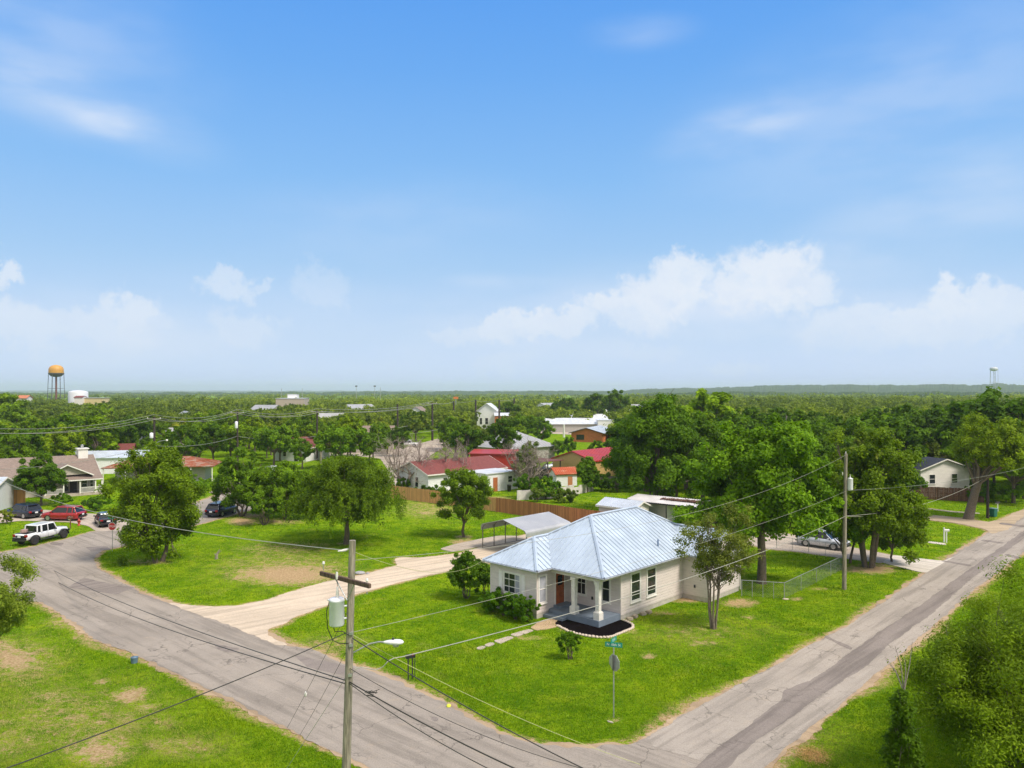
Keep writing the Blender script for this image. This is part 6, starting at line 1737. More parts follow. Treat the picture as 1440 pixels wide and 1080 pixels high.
for px, yt, lab in ((501,543,'tall stadium light mast nearest the middle of the horizon'),(527,543,'second tall stadium light mast on the horizon'),(396,546,'thin mast above the large beige building'),(425,546,'thin mast at the right end of the beige building'),(535,545,'faint thin mast beside the second stadium light')):
    p = sky(px, yt, 900); t = empty('light_mast', (p.x, p.y, 0), 0, lab, 'light mast', 'thin masts on the horizon')
    MB().tube([(0,0,0),(0,0,p.z)], .28, 6).build('mast', M_GALV, t)
    if px in (501,527): MB().box((0,0,p.z),(2.6,.5,1.3)).build('lamp_bank', M_DARKMETAL, t)
p = sky(641,558,420); t = empty('station_sign', (p.x,p.y,0), 0, 'small orange roadside sign panel standing above the distant trees', 'sign')
MB().box((0,0,p.z-.6),(2.6,.4,1.2)).build('panel', simple('sign_orange',(.75,.22,.05),.5), t); MB().tube([(0,0,0),(0,0,p.z-1.2)], .2, 6).build('post', M_GALV, t)
t = empty('road_sign', (*G(529,640),0), 0, 'small grey sign post at the side of the far road', 'sign')
MB().tube([(0,0,0),(0,0,2.6)], .05, 6).build('post', M_GALV, t); MB().box((0,-.06,2.5),(.5,.03,.3)).build('panel', M_PORC, t)
t = empty('road_sign', (*G(534,637),0), 0, 'small yellow warning sign in front of dark trees by the far road', 'sign')
MB().tube([(0,0,0),(0,0,2.9)], .05, 6).build('post', M_GALV, t); MB().box((0,-.06,2.7),(.62,.03,.62), ry=R(45)).build('panel', simple('sign_yellow',(.72,.38,.02),.5), t)
# ------------------------------------------------------------------ vegetation
LEAF = leafmat('leaves', (0.024, 0.068, 0.005), (0.250, 0.385, 0.018), 0.38)
LEAFG = leafmat('leaves_grey', (0.060, 0.100, 0.014), (0.300, 0.360, 0.055), 0.36)
BARK = barkmat('bark', (0.16, 0.125, 0.095))
BARKL = barkmat('bark_pale', (0.36, 0.30, 0.24))
DEADW = barkmat('dead_wood', (0.36, 0.29, 0.26))

def crown_pts(r, rx, ry, rz, n_clump, low=-0.55, shell=0.55, irregular=0.25, taper=0.12, skirt=0.0):
    """Clump centres through an uneven, lobed crown volume, and a radius for each."""
    n_clump = int(n_clump*1.7); shell = shell*.75
    ph = r.uniform(0, 6.28, 8); C = []; Rr = []
    lobes = r.normal(0, 1, (9, 3)); lobes /= np.linalg.norm(lobes, axis=1, keepdims=True)
    while len(C) < n_clump:
        d = r.normal(0, 1, 3); d /= np.linalg.norm(d)
        if d[2] < low and r.random() < .8: continue
        az = math.atan2(d[1], d[0])
        near = (lobes @ d).max()
        k = .80 + .26*max(0, (near-.72)/.28) + irregular*(.4*math.sin(2*az+ph[0]) + .3*math.sin(3*az+ph[1]+d[2]*2))
        if d[2] < 0: k *= 1 - taper*abs(d[2])*1.6
        rad = (shell + (1-shell)*r.random()**.55) * k * (1 if r.random() > .10 else 1.16)
        w = 1 + skirt*max(0, -d[2])*1.4
        C.append((d[0]*rx*rad*w, d[1]*ry*rad*w, d[2]*rz*rad)); Rr.append((.085+.115*r.random()) * (rx+ry+rz)/3)
    return np.array(C), np.array(Rr)
def leaves(r, C, Rr, per, size, aspect=0.62, flat=.9, droop=0.0, up=.45):
    """Scatter leaf faces over the clumps, denser on their outer and upper side."""
    idx = np.repeat(np.arange(len(C)), np.maximum(4, (.80*per*(Rr/Rr.mean())**1.6)).astype(int))
    n = len(idx)
    d = r.normal(0, 1, (n, 3)); d /= np.linalg.norm(d, axis=1, keepdims=True)
    rad = Rr[idx]*(r.random(n)**.42)*(1+.22*r.normal(0, 1, n))
    base = C[idx] + d*rad[:, None]*np.array([1, 1, flat])
    if droop: base[:, 2] -= droop*r.random(n)**1.5
    out = base/ (np.linalg.norm(base, axis=1, keepdims=True)+1e-6)
    bias = d*.75 + out*.35 + np.array([0, 0, up])
    V, Q = leaf_cards(base, size, r, bias, .55, aspect)
    cl = r.random(len(C))[idx]*.55 + r.random(n)*.45
    return V, Q, cl
def limb_mesh(r, h0, C, Rr, tr, nl=26, lean=(0, 0), forks=4, multi=1, spread=.3):
    """Tapered trunk(s) that fork into limbs reaching the clumps."""
    mb = MB()
    starts = []
    for k in range(multi):
        a = 2*math.pi*k/max(multi, 1) + r.uniform(0, 1)
        off = Vector((math.cos(a), math.sin(a), 0))*(tr*1.5 if multi > 1 else 0)
        b = Vector((0, 0, -.3)) + off; e = Vector((lean[0], lean[1], h0)) + off*(1+spread*6*(multi > 1))
        m1 = b.lerp(e, .4) + Vector((r.uniform(-.12, .12), r.uniform(-.12, .12), 0)); m2 = b.lerp(e, .75) + Vector((r.uniform(-.1, .1), r.uniform(-.1, .1), 0))
        t_ = tr if multi == 1 else tr*.72
        mb.tube([b, b+Vector((0,0,.45)), m1, m2, e], [t_*1.45, t_*1.08, t_*.95, t_*.85, t_*.72], 10)
        starts.append((m2, e, t_*.72))
    order = r.permutation(len(C))[:nl]
    for n_, i in enumerate(order):
        c = Vector(C[i]); m2, e, t_ = starts[n_ % len(starts)]
        s = m2.lerp(e, r.random())
        mid = s.lerp(c, .5) + Vector((r.uniform(-.15, .15), r.uniform(-.15, .15), r.uniform(.0, .25)))*(c-s).length*.5
        w = t_*r.uniform(.3, .6) if n_ > forks else t_*.75
        mb.tube([s, s.lerp(mid, .5), mid, c], [w, w*.75, w*.5, w*.14], 6, False)
        for q in range(2):
            e2 = c + Vector(r.normal(0, 1, 3))*Rr[i]*.9
            mb.tube([mid.lerp(c, .4), (mid.lerp(c, .7)).lerp(e2, .5), e2], [w*.35, w*.2, w*.06], 4, False)
    return mb
def tree(name, xy, h, rx, ry, base_h, label, n_clump=60, per=260, size=.10, seed=1, tint=(1, 1, 1), leaf=None, bark=None, tr=.22, cat='tree', group=None, trunk_h=None, cx=0, cy=0, link_it=True, **kw):
    r = np.random.default_rng(seed)
    rz_ = (h-base_h)/2; cz = base_h + rz_
    crk = {k: kw.pop(k) for k in ('low', 'shell', 'irregular', 'taper', 'skirt') if k in kw}
    lk = {k: kw.pop(k) for k in ('droop', 'aspect', 'flat', 'up') if k in kw}
    C, Rr = crown_pts(r, rx*.86, ry*.86, rz_*.88, n_clump, **crk)
    V, Q, cl = leaves(r, C, Rr, per, size, **lk)
    off = np.array([cx, cy, cz])
    V = V+off; C = C+off
    t = empty(name, (xy[0], xy[1], 0), 0, label, cat, group)
    mb = limb_mesh(r, trunk_h or (base_h + rz_*.35), C, Rr, tr, **kw)
    tk = mb.build('trunk', bark or BARK, t)
    me = np_mesh('crown', V, Q, {'leafv': ('FACE', cl)})
    cr = link('crown', me, t, (leaf or LEAF,)); cr.color = (*[c_*(1.12 if tint[0] < .9 else 1.0) for c_ in tint], 1)
    return t

GR = (1.0, 1.0, 1.0)
YG = (1.45, 1.22, .9); DK = (0.62,0.7,0.59); LT = (1.30, 1.28, 1.0); MG = (0.9,1,0.9)
# --- the trees one can single out
tree('broadleaf_tree', G(223,790), 11.0, 4.75, 4.4, -1.0, 'big low branched leafy tree on the corner lawn beside the street bend', 105, 420, .115, 11, (1.15,1.08,.9), irregular=.22, low=-.95, shell=.45, tr=.26, multi=3, trunk_h=2.6, nl=40, aspect=.5, taper=.08)
def weeping():
    r = np.random.default_rng(21)
    x, y = G(487,765)
    t = empty('weeping_tree', (x, y, 0), 0, 'wide drooping tree with a single trunk in the middle of the side lawn', 'tree')
    C, Rr = crown_pts(r, 5.4, 5.2, 3.6, 125, low=-.6, shell=.4, irregular=.22)
    C[:, 2] += 5.2
    V, Q, cl = leaves(r, C, Rr, 520, .125, aspect=.34, droop=.5)
    # hanging strands
    ns = 260; base = []
    a = r.uniform(0, 2*math.pi, ns); rr = 6.0*np.sqrt(r.uniform(.18, 1.0, ns)); top = 6.6 - 2.2*(rr/6.0)**2 + r.normal(0, .5, ns); ln = r.uniform(.8, 2.6, ns)
    for i in range(ns):
        k = 46; s = r.random(k)
        base.append(np.stack([np.cos(a[i])*(rr[i]+.35*s)+r.normal(0,.10,k), np.sin(a[i])*(rr[i]+.35*s)+r.normal(0,.10,k), np.maximum(top[i]-ln[i]*s, .9)], -1))
    base = np.concatenate(base)
    V2, Q2 = leaf_cards(base, .12, r, np.stack([base[:,0], base[:,1], base[:,0]*0+1.6], -1)/6, .6, .33)
    me = np_mesh('crown', np.concatenate([V, V2]), np.concatenate([Q, Q2+len(V)]), {'leafv': ('FACE', np.concatenate([cl, r.random(len(Q2))]))})
    cr = link('crown', me, t, (LEAF,)); cr.color = (.90, .90, .8, 1)
    limb_mesh(r, 3.2, C, Rr, .27, nl=40).build('trunk', BARK, t)
weeping()
tree('young_tree', G(652,755), 7.9, 3.6, 3.3, .5, 'rounded young tree standing between the drooping tree and the carport', 62, 430, .095, 31, (1.1,1.1,1), tr=.14, low=-.85, skirt=.2)
tree('thicket_tree', G(340,726), 8.0, 4.5, 3.6, -.2, 'dense dark green tree beside the dark blue suv', 70, 360, .12, 41, (0.78,0.87,0.74), tr=.2, multi=3, low=-.9)
tree('thicket_tree', G(402,730), 7.6, 5.0, 3.8, -.4, 'bright green many stemmed tree joining the drooping tree', 75, 360, .11, 43, (1.1,1.15,.95), tr=.16, multi=5, low=-.9)
tree('thicket_tree', G(372,738), 4.6, 2.6, 2.2, .0, 'small low tree at the front of the corner thicket', 34, 300, .10, 44, (1.0,1.08,.9), tr=.12, multi=4, low=-.9)
tree('pecan_tree', (17.8, 95), 15.6, 6.9, 6.0, .8, 'tall dark green pecan behind the tin patio cover', 120, 420, .16, 51, (0.66,0.78,0.66), tr=.4, low=-.9, irregular=.16, taper=.02, skirt=.4)
tree('pecan_tree', (24.8, 99), 12.5, 4.6, 4.6, 2, 'dark green tree filling the gap behind the two tall pecans', 70, 380, .16, 52, (0.66,0.76,0.65), tr=.3, low=-.9)
tree('laurel_tree', G(915,706), 6.2, 2.5, 2.2, .6, 'small glossy rounded tree leaning over the tin patio cover', 46, 360, .11, 53, (.95,1.1,.8), tr=.12, low=-.9)
tree('pecan_tree', G(1071,820), 14.1, 5.8, 5.2, 0.9, 'big bright green pecan with a stout trunk inside the chain link yard', 115, 440, .135, 61, (1.12,1.25,.85), tr=.36, low=-.85, irregular=.2, trunk_h=4.6, taper=.05, skirt=.45)
tree('yard_tree', G(1222,797), 12.9, 5.0, 4.2, 0.4, 'olive green multi trunked tree between the second pole and the side street', 92, 400, .115, 71, (1.12,1.05,.85), tr=.26, multi=4, low=-.95, trunk_h=4.6, taper=.02, skirt=.45)
tree('yard_tree', G(1192,792), 7.8, 3.9, 3.2, .8, 'smaller dark tree leaning behind the second wooden pole', 50, 360, .12, 72, (0.72,0.85,0.7), tr=.16, multi=2, low=-.95, skirt=.3)
tree('yard_tree', G(1254,790), 5.4, 3.0, 2.6, .6, 'drooping low leafy growth at the foot of the olive green tree', 34, 300, .12, 74, (0.9,1.02,0.75), tr=.1, low=-.9, droop=.4)
tree('oak_tree', G(1362,730), 12.6, 5.9, 5.0, 3.6, 'spreading oak with a thick leaning trunk at the sandy drive', 95, 400, .12, 81, (1.5,1.3,.8), tr=.52, low=-.6, trunk_h=4.4, lean=(1.2,0), cx=3.1, irregular=.24, taper=.3)
def crepe_myrtle():
    t = tree('crepe_myrtle', G(1003,884), 8.4, 3.1, 2.7, 1.7, 'slender many stemmed crepe myrtle in front of the cottage side wall', 84, 150, .062, 91, (.9,.86,.85), LEAFG, barkmat('bark_myrtle', (0.22,0.175,0.135)), tr=.095, multi=5, low=-.95, shell=.25, irregular=.35, trunk_h=3.3, nl=60, cx=.25)
    return t
crepe_myrtle()
tree('shrub', G(656,842), 3.9, 1.9, 1.7, .1, 'upright glossy shrub at the side of the gravel drive', 46, 260, .075, 101, (0.72,0.85,0.72), tr=.06, multi=5, low=-.9, irregular=.35)
tree('shrub', G(683,836), 2.5, .85, .8, .2, 'narrow dark shrub tucked beside the cottage corner', 24, 240, .07, 102, (0.6,0.74,0.62), tr=.05, multi=3, low=-.95)
tree('shrub', G(801,927), 1.75, .78, .75, .25, 'small round bush alone on the front lawn', 26, 240, .055, 103, (0.8,0.95,0.75), tr=.04, multi=4, low=-.9, irregular=.3)
for i, (px, py, s) in enumerate(((693,860,.9),(708,866,.95),(724,871,1.0),(740,874,1.0))):
    tree('hedge_bush', G(px,py), 1.9*s, 1.1, 1.0, -.2, ('leafy hedge bush under the bay window, farthest from the porch','hedge bush under the left shutter of the bay window','hedge bush below the right shutter of the bay window','hedge bush at the bay corner nearest the walk')[i], 26, 300, .062, 110+i, (0.62,0.82,0.62), tr=.03, multi=3, low=-.95, trunk_h=.5, nl=10, group='clipped bushes along the bay wall')
tree('ash_tree', G(58,711), 7.0, 4.4, 3.4, .8, 'dark leafy tree in front of the tan house roof', 64, 340, .13, 121, (0.66,0.78,0.66), tr=.16, low=-.85)
tree('shrub', G(43,722), 2.2, 1.8, 1.2, .1, 'low dark bush between the dark tree and the red suv', 22, 220, .11, 122, (0.6,0.77,0.6), tr=.05, low=-.95) if False else None
tree('shrub', G(86,712), 1.9, 1.7, 1.2, 0, 'rounded green shrub behind the red suv', 22, 240, .10, 123, (0.8,0.97,0.7), tr=.05, low=-.95)
tree('shrub', G(134,718), 2.0, 2.4, 1.4, 0, 'wide dark shrub behind the charcoal sedan', 26, 240, .10, 124, (0.62,0.8,0.62), tr=.05, low=-.95)
tree('shrub', G(262,684), 3.0, 2.2, 1.6, 0, 'leafy shrub hiding the porch of the rusty roofed house', 28, 240, .13, 155, (1.1,1.2,.7), tr=.05, low=-.95)
tree('shrub', G(240,688), 3.4, 2.6, 1.8, 0, 'tall green shrub between the big leafy tree and the rusty roof', 30, 240, .13, 156, (.95,1.1,.7), tr=.05, low=-.95)
tree('shrub', G(278,690), 2.3, 3.4, 2.2, 0, 'low bright shrubs at the end of the rusty roofed house', 30, 240, .13, 125, (1.2,1.35,.7), tr=.05, low=-.95)
tree('shrub', G(9,737), 1.9, 1.1, 1.0, 0, 'pale wispy bush beside the navy suv', 18, 160, .08, 126, (1.2,1.1,.9), LEAFG, tr=.04, low=-.95)
# near foliage at the picture's edges
tree('mesquite_tree', (19.4, 27.6), 8.3, 5.7, 4.2, -.6, 'feathery bright mesquite tree on the near verge of the side street', 190, 640, .062, 131, (1.2,1.1,.8), tr=.2, multi=3, low=-1, shell=.3, aspect=.38, irregular=.2, nl=60)
tree('juniper', (11.95, 23.3), 6.6, .62, .6, .1, 'dark narrow juniper at the edge of the feathery mesquite', 80, 420, .05, 132, (0.5,0.58,0.45), tr=.1, low=-1, shell=.2, irregular=.3)
tree('mesquite_tree', (21.8, 32.0), 7.3, 4.6, 3.8, -.5, 'lighter feathery tree behind the near mesquite', 130, 520, .07, 133, (1.25,1.2,.8), tr=.14, low=-1, shell=.3, aspect=.3)
tree('mesquite_tree', (-21.3, 29.5), 9.4, 3.0, 2.6, 3.8, 'wispy mesquite branch reaching in at the picture edge over the verge', 110, 560, .06, 134, (1.25,1.3,.9), LEAFG, tr=.2, low=-.9, shell=.25, aspect=.35, irregular=.35)
tw = MB(); r_ = random.Random(8)
b0 = Vector((12.1,23.6,5.9))
for k in range(5):
    e_ = b0 + Vector((r_.uniform(-.7,.2), r_.uniform(-.2,.2), r_.uniform(.9,2.0))); tw.tube([b0, b0.lerp(e_,.5)+Vector((.05,0,.1)), e_], [.02,.013,.005], 5)
b1 = b0 + Vector((0,0,-5.9)); tw.tube([b1, b0], [.05,.02], 6)
tag(tw.build('dead_sapling', DEADW), 'thin leafless twigs sticking up above the dark juniper', 'sapling')

# --- grey leafless trees behind the maroon roof, and the half dead one beside the white wing
def bare_tree(px, py, h, w, label, seed, green=0.0):
    r = np.random.default_rng(seed); t = empty('bare_tree', (*G(px,py),0), 0, label, 'tree')
    mb = MB()
    def grow(p, d, L, rad, depth):
        n = 3; pts = [p]; q = p
        for i in range(n):
            d = (d + Vector(r.normal(0, .16, 3)) + Vector((0,0,.04))).normalized(); q = q + d*(L/n); pts.append(q)
        rr = [rad*(1-.4*i/n) for i in range(n+1)]
        mb.tube(pts, rr, 6 if depth > 3 else 3, False)
        if depth == 0: return
        for k in range(3 if depth > 1 else 4):
            a = Vector(r.normal(0, 1, 3)); nd = (d*.75 + a*.55 + Vector((0,0,.10))).normalized()
            grow(pts[r.integers(1, n+1)], nd, L*r.uniform(.62,.82), rad*.55, depth-1)
    for k in range(6):
        a = 2*math.pi*k/6 + r.uniform(0,.8)
        grow(Vector((0,0,.3)), Vector((math.cos(a)*w, math.sin(a)*w, 1)).normalized(), h*.36, .24, 5)
    mb.tube([(0,0,-.3),(0,0,.5)], .35, 8)
    mb.build('branches', DEADW, t)
    if green:
        C, Rr = crown_pts(r, 2.3, 2.2, h*.36, 26, shell=.2); C[:,2] += h*.55
        V, Q, cl = leaves(r, C, Rr, int(170*green), .13); me = np_mesh('crown', V, Q, {'leafv': ('FACE', cl)}); link('crown', me, t, (LEAFG,)).color = (.8,.95,.8,1)
bare_tree(573, 688, 9.4, .95, 'wide grey leafless tree behind the maroon roof end', 5)
bare_tree(622, 684, 9.0, .55, 'upright grey leafless tree over the middle of the maroon roof', 6)
bare_tree(742, 690, 8.8, .5, 'half dead tree with bare twisted limbs beside the white wing', 7, 1.0)
tree('dark_tree', G(742,700), 3.8, 2.4, 2.0, .2, 'dark leafy base growth under the half dead tree', 30, 240, .12, 141, (0.55,0.7,0.59), tr=.08, low=-.95)
tree('shrub', G(768,702), 3.2, 2.9, 1.8, -.2, 'broad fresh green bush behind the low white wall', 44, 260, .13, 142, (.95,1.2,.75), tr=.08, low=-.95)
tree('shrub', G(755,706), 2.2, 1.6, 1.3, 0, 'small grey green bush at the end of the white wall', 20, 220, .1, 143, (0.85,0.95,0.8), LEAFG, tr=.05, low=-.95)
tree('shrub', G(793,707), 1.9, 3.0, 1.2, 0, 'low scrubby weeds along the foot of the white wall', 26, 220, .1, 144, (0.8,0.92,0.7), LEAFG, tr=.04, low=-.95)
tree('plum_tree', G(826,692), 5.6, 2.3, 2.2, .2, 'green tree in front of the ochre workshop wall', 50, 320, .14, 145, (0.85,0.97,0.8), tr=.14, low=-.9)
tree('shrub', G(845,690), 2.6, 3.2, 1.8, 0, 'dark shrubs at the back fence of the far lawn', 30, 240, .12, 146, (0.6,0.74,0.62), tr=.06, low=-.95)
tree('shrub', G(868,692), 2.4, 2.6, 1.6, 0, 'dark shrubs beneath the tall dark pecan', 26, 240, .12, 147, (0.5,0.63,0.54), tr=.06, low=-.95)
tree('shrub', G(568,690), 2.2, 1.6, 1.2, 0, 'dark bush against the pale wood fence', 20, 220, .11, 148, (0.5,0.63,0.5), tr=.05, low=-.95)
tree('shrub', G(600,699), 1.9, 3.4, 1.4, 0, 'low dark brush along the pale wood fence', 26, 220, .11, 149, (0.5,0.62,0.53), tr=.05, low=-.95)
tree('shrub', G(668,712), 2.2, 1.4, 1.2, 0, 'yellowish weeds where the two plank fences meet', 18, 220, .1, 150, (1.4,1.2,.8), tr=.05, low=-.95)
tree('vine_bush', G(1380,706), 3.4, 2.8, 1.8, 0, 'dark vine covered bush beside the spreading oak', 34, 260, .13, 151, (0.6,0.74,0.6), tr=.06, low=-.95)
tree('shrub', G(1415,706), 2.8, 3.4, 2.0, 0, 'bright green thicket behind the far mailbox', 34, 260, .13, 152, (1.3,1.45,.7), tr=.06, low=-.95)

# --- the town's canopy: one tree of each kind, then copies
KINDS = []
def proto(name, h, rx, base_h, seed, n_clump=44, per=150, size=.24, leaf=None, **kw):
    t = tree(name, (0, -400 - 20*len(KINDS)), h, rx, rx*.95, base_h, 'tree', n_clump, per, size, seed, leaf=leaf, **kw)
    KINDS.append((t, h, rx)); return t
proto('live_oak', 8.5, 5.2, 1.4, 201, irregular=.2, low=-.7)
proto('hackberry_tree', 9.5, 4.4, 1.6, 202, irregular=.25, low=-.8)
proto('elm_tree', 10.5, 4.8, 2.0, 203, irregular=.2, low=-.7)
proto('mesquite', 6.8, 4.4, 1.2, 204, leaf=LEAFG, irregular=.3, low=-.7)
proto('cedar_elm', 8.0, 3.6, 1.2, 205, irregular=.28, low=-.85)
proto('broad_oak', 9.0, 6.0, 1.8, 206, 56, 150, .25, irregular=.22, low=-.7)
# photo windows that must stay open: (x0, y0, x1, y1, distance of what is seen there)
OPEN = [(66,508,92,552,680),(20,553,42,562,560),(98,547,148,564,600),(390,551,432,566,480),(0,634,150,735,118),(150,640,200,652,140),(203,600,246,609,190),(175,624,195,636,160),(215,645,300,672,130),(290,678,345,735,125),
        (412,614,434,642,168),(372,652,386,668,140),(485,634,545,643,150),(545,640,600,690,135),(556,612,590,626,205),(575,620,612,650,190),(526,590,552,604,188),(670,566,712,594,292),(712,583,758,602,0),(758,584,862,606,288),(800,598,862,622,228),(836,576,856,586,360),
        (664,606,768,632,168),(664,632,740,650,145),(556,640,722,700,120),(722,640,775,690,132),(775,634,872,690,138),(1155,588,1170,598,148),(1283,636,1346,706,112),(1426,634,1440,652,125),(770,610,800,622,230),(690,560,704,600,270),(835,640,875,672,138),
        (636,556,647,562,420),(450,572,474,580,296),(494,566,516,571,415),(578,567,598,573,355),(250,568,274,575,325),(365,566,386,571,395),(895,565,915,570,415),(758,562,788,567,465),(1040,572,1062,580,295),(205,584,226,640,118),(326,576,342,652,148),(440,575,456,660,162),(555,566,563,600,210),(602,564,614,600,230),(664,560,674,590,295),(700,560,706,592,276)]
def blocks(x, y, h, rad):
    if y < 60: return True
    px = CX + F*x/y; pw = F*rad/y; yt = HY + F*(H-h)/y; yb = HY + F*H/y
    for x0, y0, x1, y1, D in OPEN:
        if D > y+2 and px+pw*.8 > x0 and px-pw*.8 < x1 and yt < y1 and yb > y0: return True
        if abs(D-y) < rad+3 and px+pw*.7 > x0 and px-pw*.7 < x1 and yt < y1-2 and D > 60 and y > D-rad-3 and y < D+rad*.6: return True
    return False
rr = np.random.default_rng(77)
def density_zone(px, y):
    """Nearest distance at which canopy trees may stand, by direction."""
    q = [(-100,118),(0,122),(150,150),(215,140),(300,152),(345,150),(440,160),(470,150),(540,165),(600,215),(640,160),(660,160),(700,190),(770,185),(800,250),(870,150),(900,108),(1000,106),(1100,92),(1180,84),(1290,96),(1300,128),(1340,128),(1345,108),(1440,104),(1560,100)]
    return y > np.interp(px, [a for a, _ in q], [b for _, b in q])
spots = []
hand = [  # (px, base distance, height, kind, tint) trees one can tell apart in the photograph
    (657, 152, 9.3, 2, (0.62,0.76,0.65)), (705, 158, 10.0, 1, (0.58,0.71,0.6)), (480, 150, 9.0, 5, (1.05,1.15,.85)), (520, 156, 8.6, 0, (0.78,0.89,0.76)), (425, 150, 6.2, 1, (1.0,1.1,.8)), (385, 156, 8.8, 5, (1.1,1.18,.85)), (300, 154, 9.4, 2, (0.7,0.82,0.7)), (258, 146, 9.0, 0, (0.62,0.74,0.63)),
    (585, 232, 9.5, 0, (0.5,0.6,0.51)), (630, 200, 9.0, 2, (0.85,0.95,0.8)), (762, 205, 8.6, 1, (1.0,1.1,.8)), (740, 215, 9.2, 5, (0.85,0.94,0.8)), (800, 178, 5.0, 4, (.95,1.1,.8)), (785, 172, 4.6, 4, (0.85,0.97,0.75)), (838, 168, 4.8, 4, (0.7,0.84,0.7)), (862, 170, 5.6, 1, (0.65,0.8,0.68)),
    (716, 300, 12, 2, (0.6,0.72,0.61)), (838, 330, 15.5, 2, (0.62,0.74,0.63)), (868, 340, 16.5, 1, (0.8,0.9,0.95)), (795, 350, 12.5, 0, (0.55,0.66,0.56)), (995, 150, 16.5, 4, (1.55,1.5,.9)), (1040, 128, 12.2, 5, (0.62,0.73,0.62)), (1060, 160, 12.8, 2, (0.6,0.71,0.6)),
    (1260, 110, 12.2, 2, (0.6,0.71,0.6)), (1300, 140, 13.4, 5, (0.55,0.66,0.56)), (1370, 112, 11.5, 1, (1.05,1.12,.8)), (1345, 150, 13.0, 0, (0.58,0.68,0.58)), (1180, 120, 11.5, 5, (0.8,0.91,0.77)), (1120, 112, 10.8, 2, (0.9,0.98,0.83)), (1130, 140, 12.2, 1, (0.7,0.8,0.68)),
    (1225, 128, 12.6, 5, (0.68,0.78,0.66)), (1395, 135, 14.2, 2, (0.6,0.7,0.59)), (1432, 118, 16.4, 5, (0.62,0.75,0.64)), (1425, 104, 10.2, 0, (1.2,1.2,.85)), (1440, 108, 9, 1, (1.05,1.15,.8)), (1490, 120, 13, 5, (0.7,0.79,0.67)), (965, 118, 12.5, 5, (0.62,0.74,0.63)), (890, 124, 11.6, 2, (0.62,0.75,0.64)),
    (8, 240, 15.8, 2, (1.4,1.35,.8)), (20, 205, 12.2, 1, (1.2,1.2,.85)), (155, 165, 9.6, 0, (0.58,0.69,0.59)), (125, 158, 10.2, 5, (0.75,0.87,0.74)), (95, 172, 10.6, 1, (0.8,0.91,0.77)), (60, 150, 10, 2, (0.8,0.92,0.78)), (20, 140, 9.2, 0, (0.72,0.85,0.72)), (-20, 132, 9.2, 1, (0.8,0.92,0.78)), (185, 186, 9.8, 5, (0.6,0.71,0.6)), (140, 250, 11.5, 0, (1.3,1.25,.85)),
    (560, 178, 7.2, 1, (0.55,0.66,0.55)), (545, 185, 6.8, 4, (0.8,0.9,0.7)), (1156, 100, 8.6, 1, (0.8,0.92,0.75)), (1090, 96, 9.6, 0, (0.6,0.74,0.63)), (1020, 104, 10.0, 2, (0.55,0.69,0.59)), (1145, 88, 7.4, 4, (0.75,0.87,0.7)), (1262, 92, 8.0, 4, (0.6,0.73,0.62))]
for px, y, h, k, tint in hand: spots.append(((px-CX)/F*y, y, h, k, tint))
tints = [(1.0,1.05,.85), (0.78,0.89,0.76), (0.6,0.71,0.6), (1.3,1.22,.85), (1.15,1.15,.9), (0.9,0.9,1), (0.68,0.79,0.67), (1.35,1.3,.95)]
tries = 0
CELL = {}
def near_ok(x, y, d):
    cx_, cy_ = int(x//8), int(y//8)
    for i in range(-2, 3):
        for j in range(-2, 3):
            for (a, b) in CELL.get((cx_+i, cy_+j), ()):
                if (a-x)**2+(b-y)**2 < d*d: return False
    return True
for s in spots: CELL.setdefault((int(s[0]//8), int(s[1]//8)), []).append((s[0], s[1]))
far_pts = []
NI = 270
while tries < 90000:
    tries += 1
    y = 84 + (640-84)*rr.random()**.9
    px = rr.uniform(-60, 1500); x = (px-CX)/F*y
    if not density_zone(px, y): continue
    k = int(rr.integers(0, 6)); h0 = KINDS[k][1]
    right = px > 860
    h = h0*rr.uniform(.78, 1.12)*(1.12 if right else .98)*(1.0 if y < 380 else 1.05)
    rad = KINDS[k][2]*h/h0
    if in_poly(np.array([x]), np.array([y]), FROAD)[0]: continue
    if not near_ok(x, y, 6.6 if right else 7.0): continue
    if blocks(x, y, h, rad): continue
    if 470 < px < 640 and y < 280 and rr.random() < .25: continue
    tone = (math.sin(x*.021+1)+math.cos(y*.017+x*.006))*.5
    ti = int(np.clip(rr.normal(3.2+tone*2.2, 1.9), 0, 7)); tint = tints[(ti*3) % 8] if rr.random() < .35 else tints[ti]
    tint = tuple(c*.97 for c in tint) if right else (tint[0]*1.2, tint[1]*1.12, tint[2]*.85)
    spots.append((x, y, h, k, tint)); CELL.setdefault((int(x//8), int(y//8)), []).append((x, y))
spots_h = spots[:len(hand)]; rest = sorted(spots[len(hand):], key=lambda s: s[1])
indiv = spots_h + rest[:NI-len(hand)]; mass = rest[NI-len(hand):]
MARKS = [(-200,60,'the white garage'),(60,150,'the tan house roof'),(150,215,'the pale blue shed roof'),(215,262,'the lamp bearing dark pole'),(262,330,'the rusty corrugated roof'),(330,400,'the dark pole with white transformer'),(400,470,'the small maroon gable roof'),(470,545,'the brown shingled roof'),(545,625,'the grey bare trees'),
         (625,680,'the maroon shingle roof'),(680,760,'the grey metal hip roof'),(760,860,'the orange building'),(860,960,'the tall dark pecan'),(960,1060,'the tin patio cover'),(1060,1170,'the big bright pecan'),(1170,1290,'the second wooden pole'),(1290,1360,'the navy shingle roof'),(1360,2000,'the spreading oak')]
def tone_word(t_):
    g_ = t_[0]
    return 'dark green' if g_ < .7 else 'deep green' if g_ < .88 else 'fresh green' if g_ < 1.12 else 'yellow green' if g_ < 1.32 else 'pale yellow green'
SHAPE = ['rounded oak', 'upright hackberry', 'tall elm', 'airy mesquite', 'slim cedar elm', 'wide oak']
usedk = set(); labels = {}
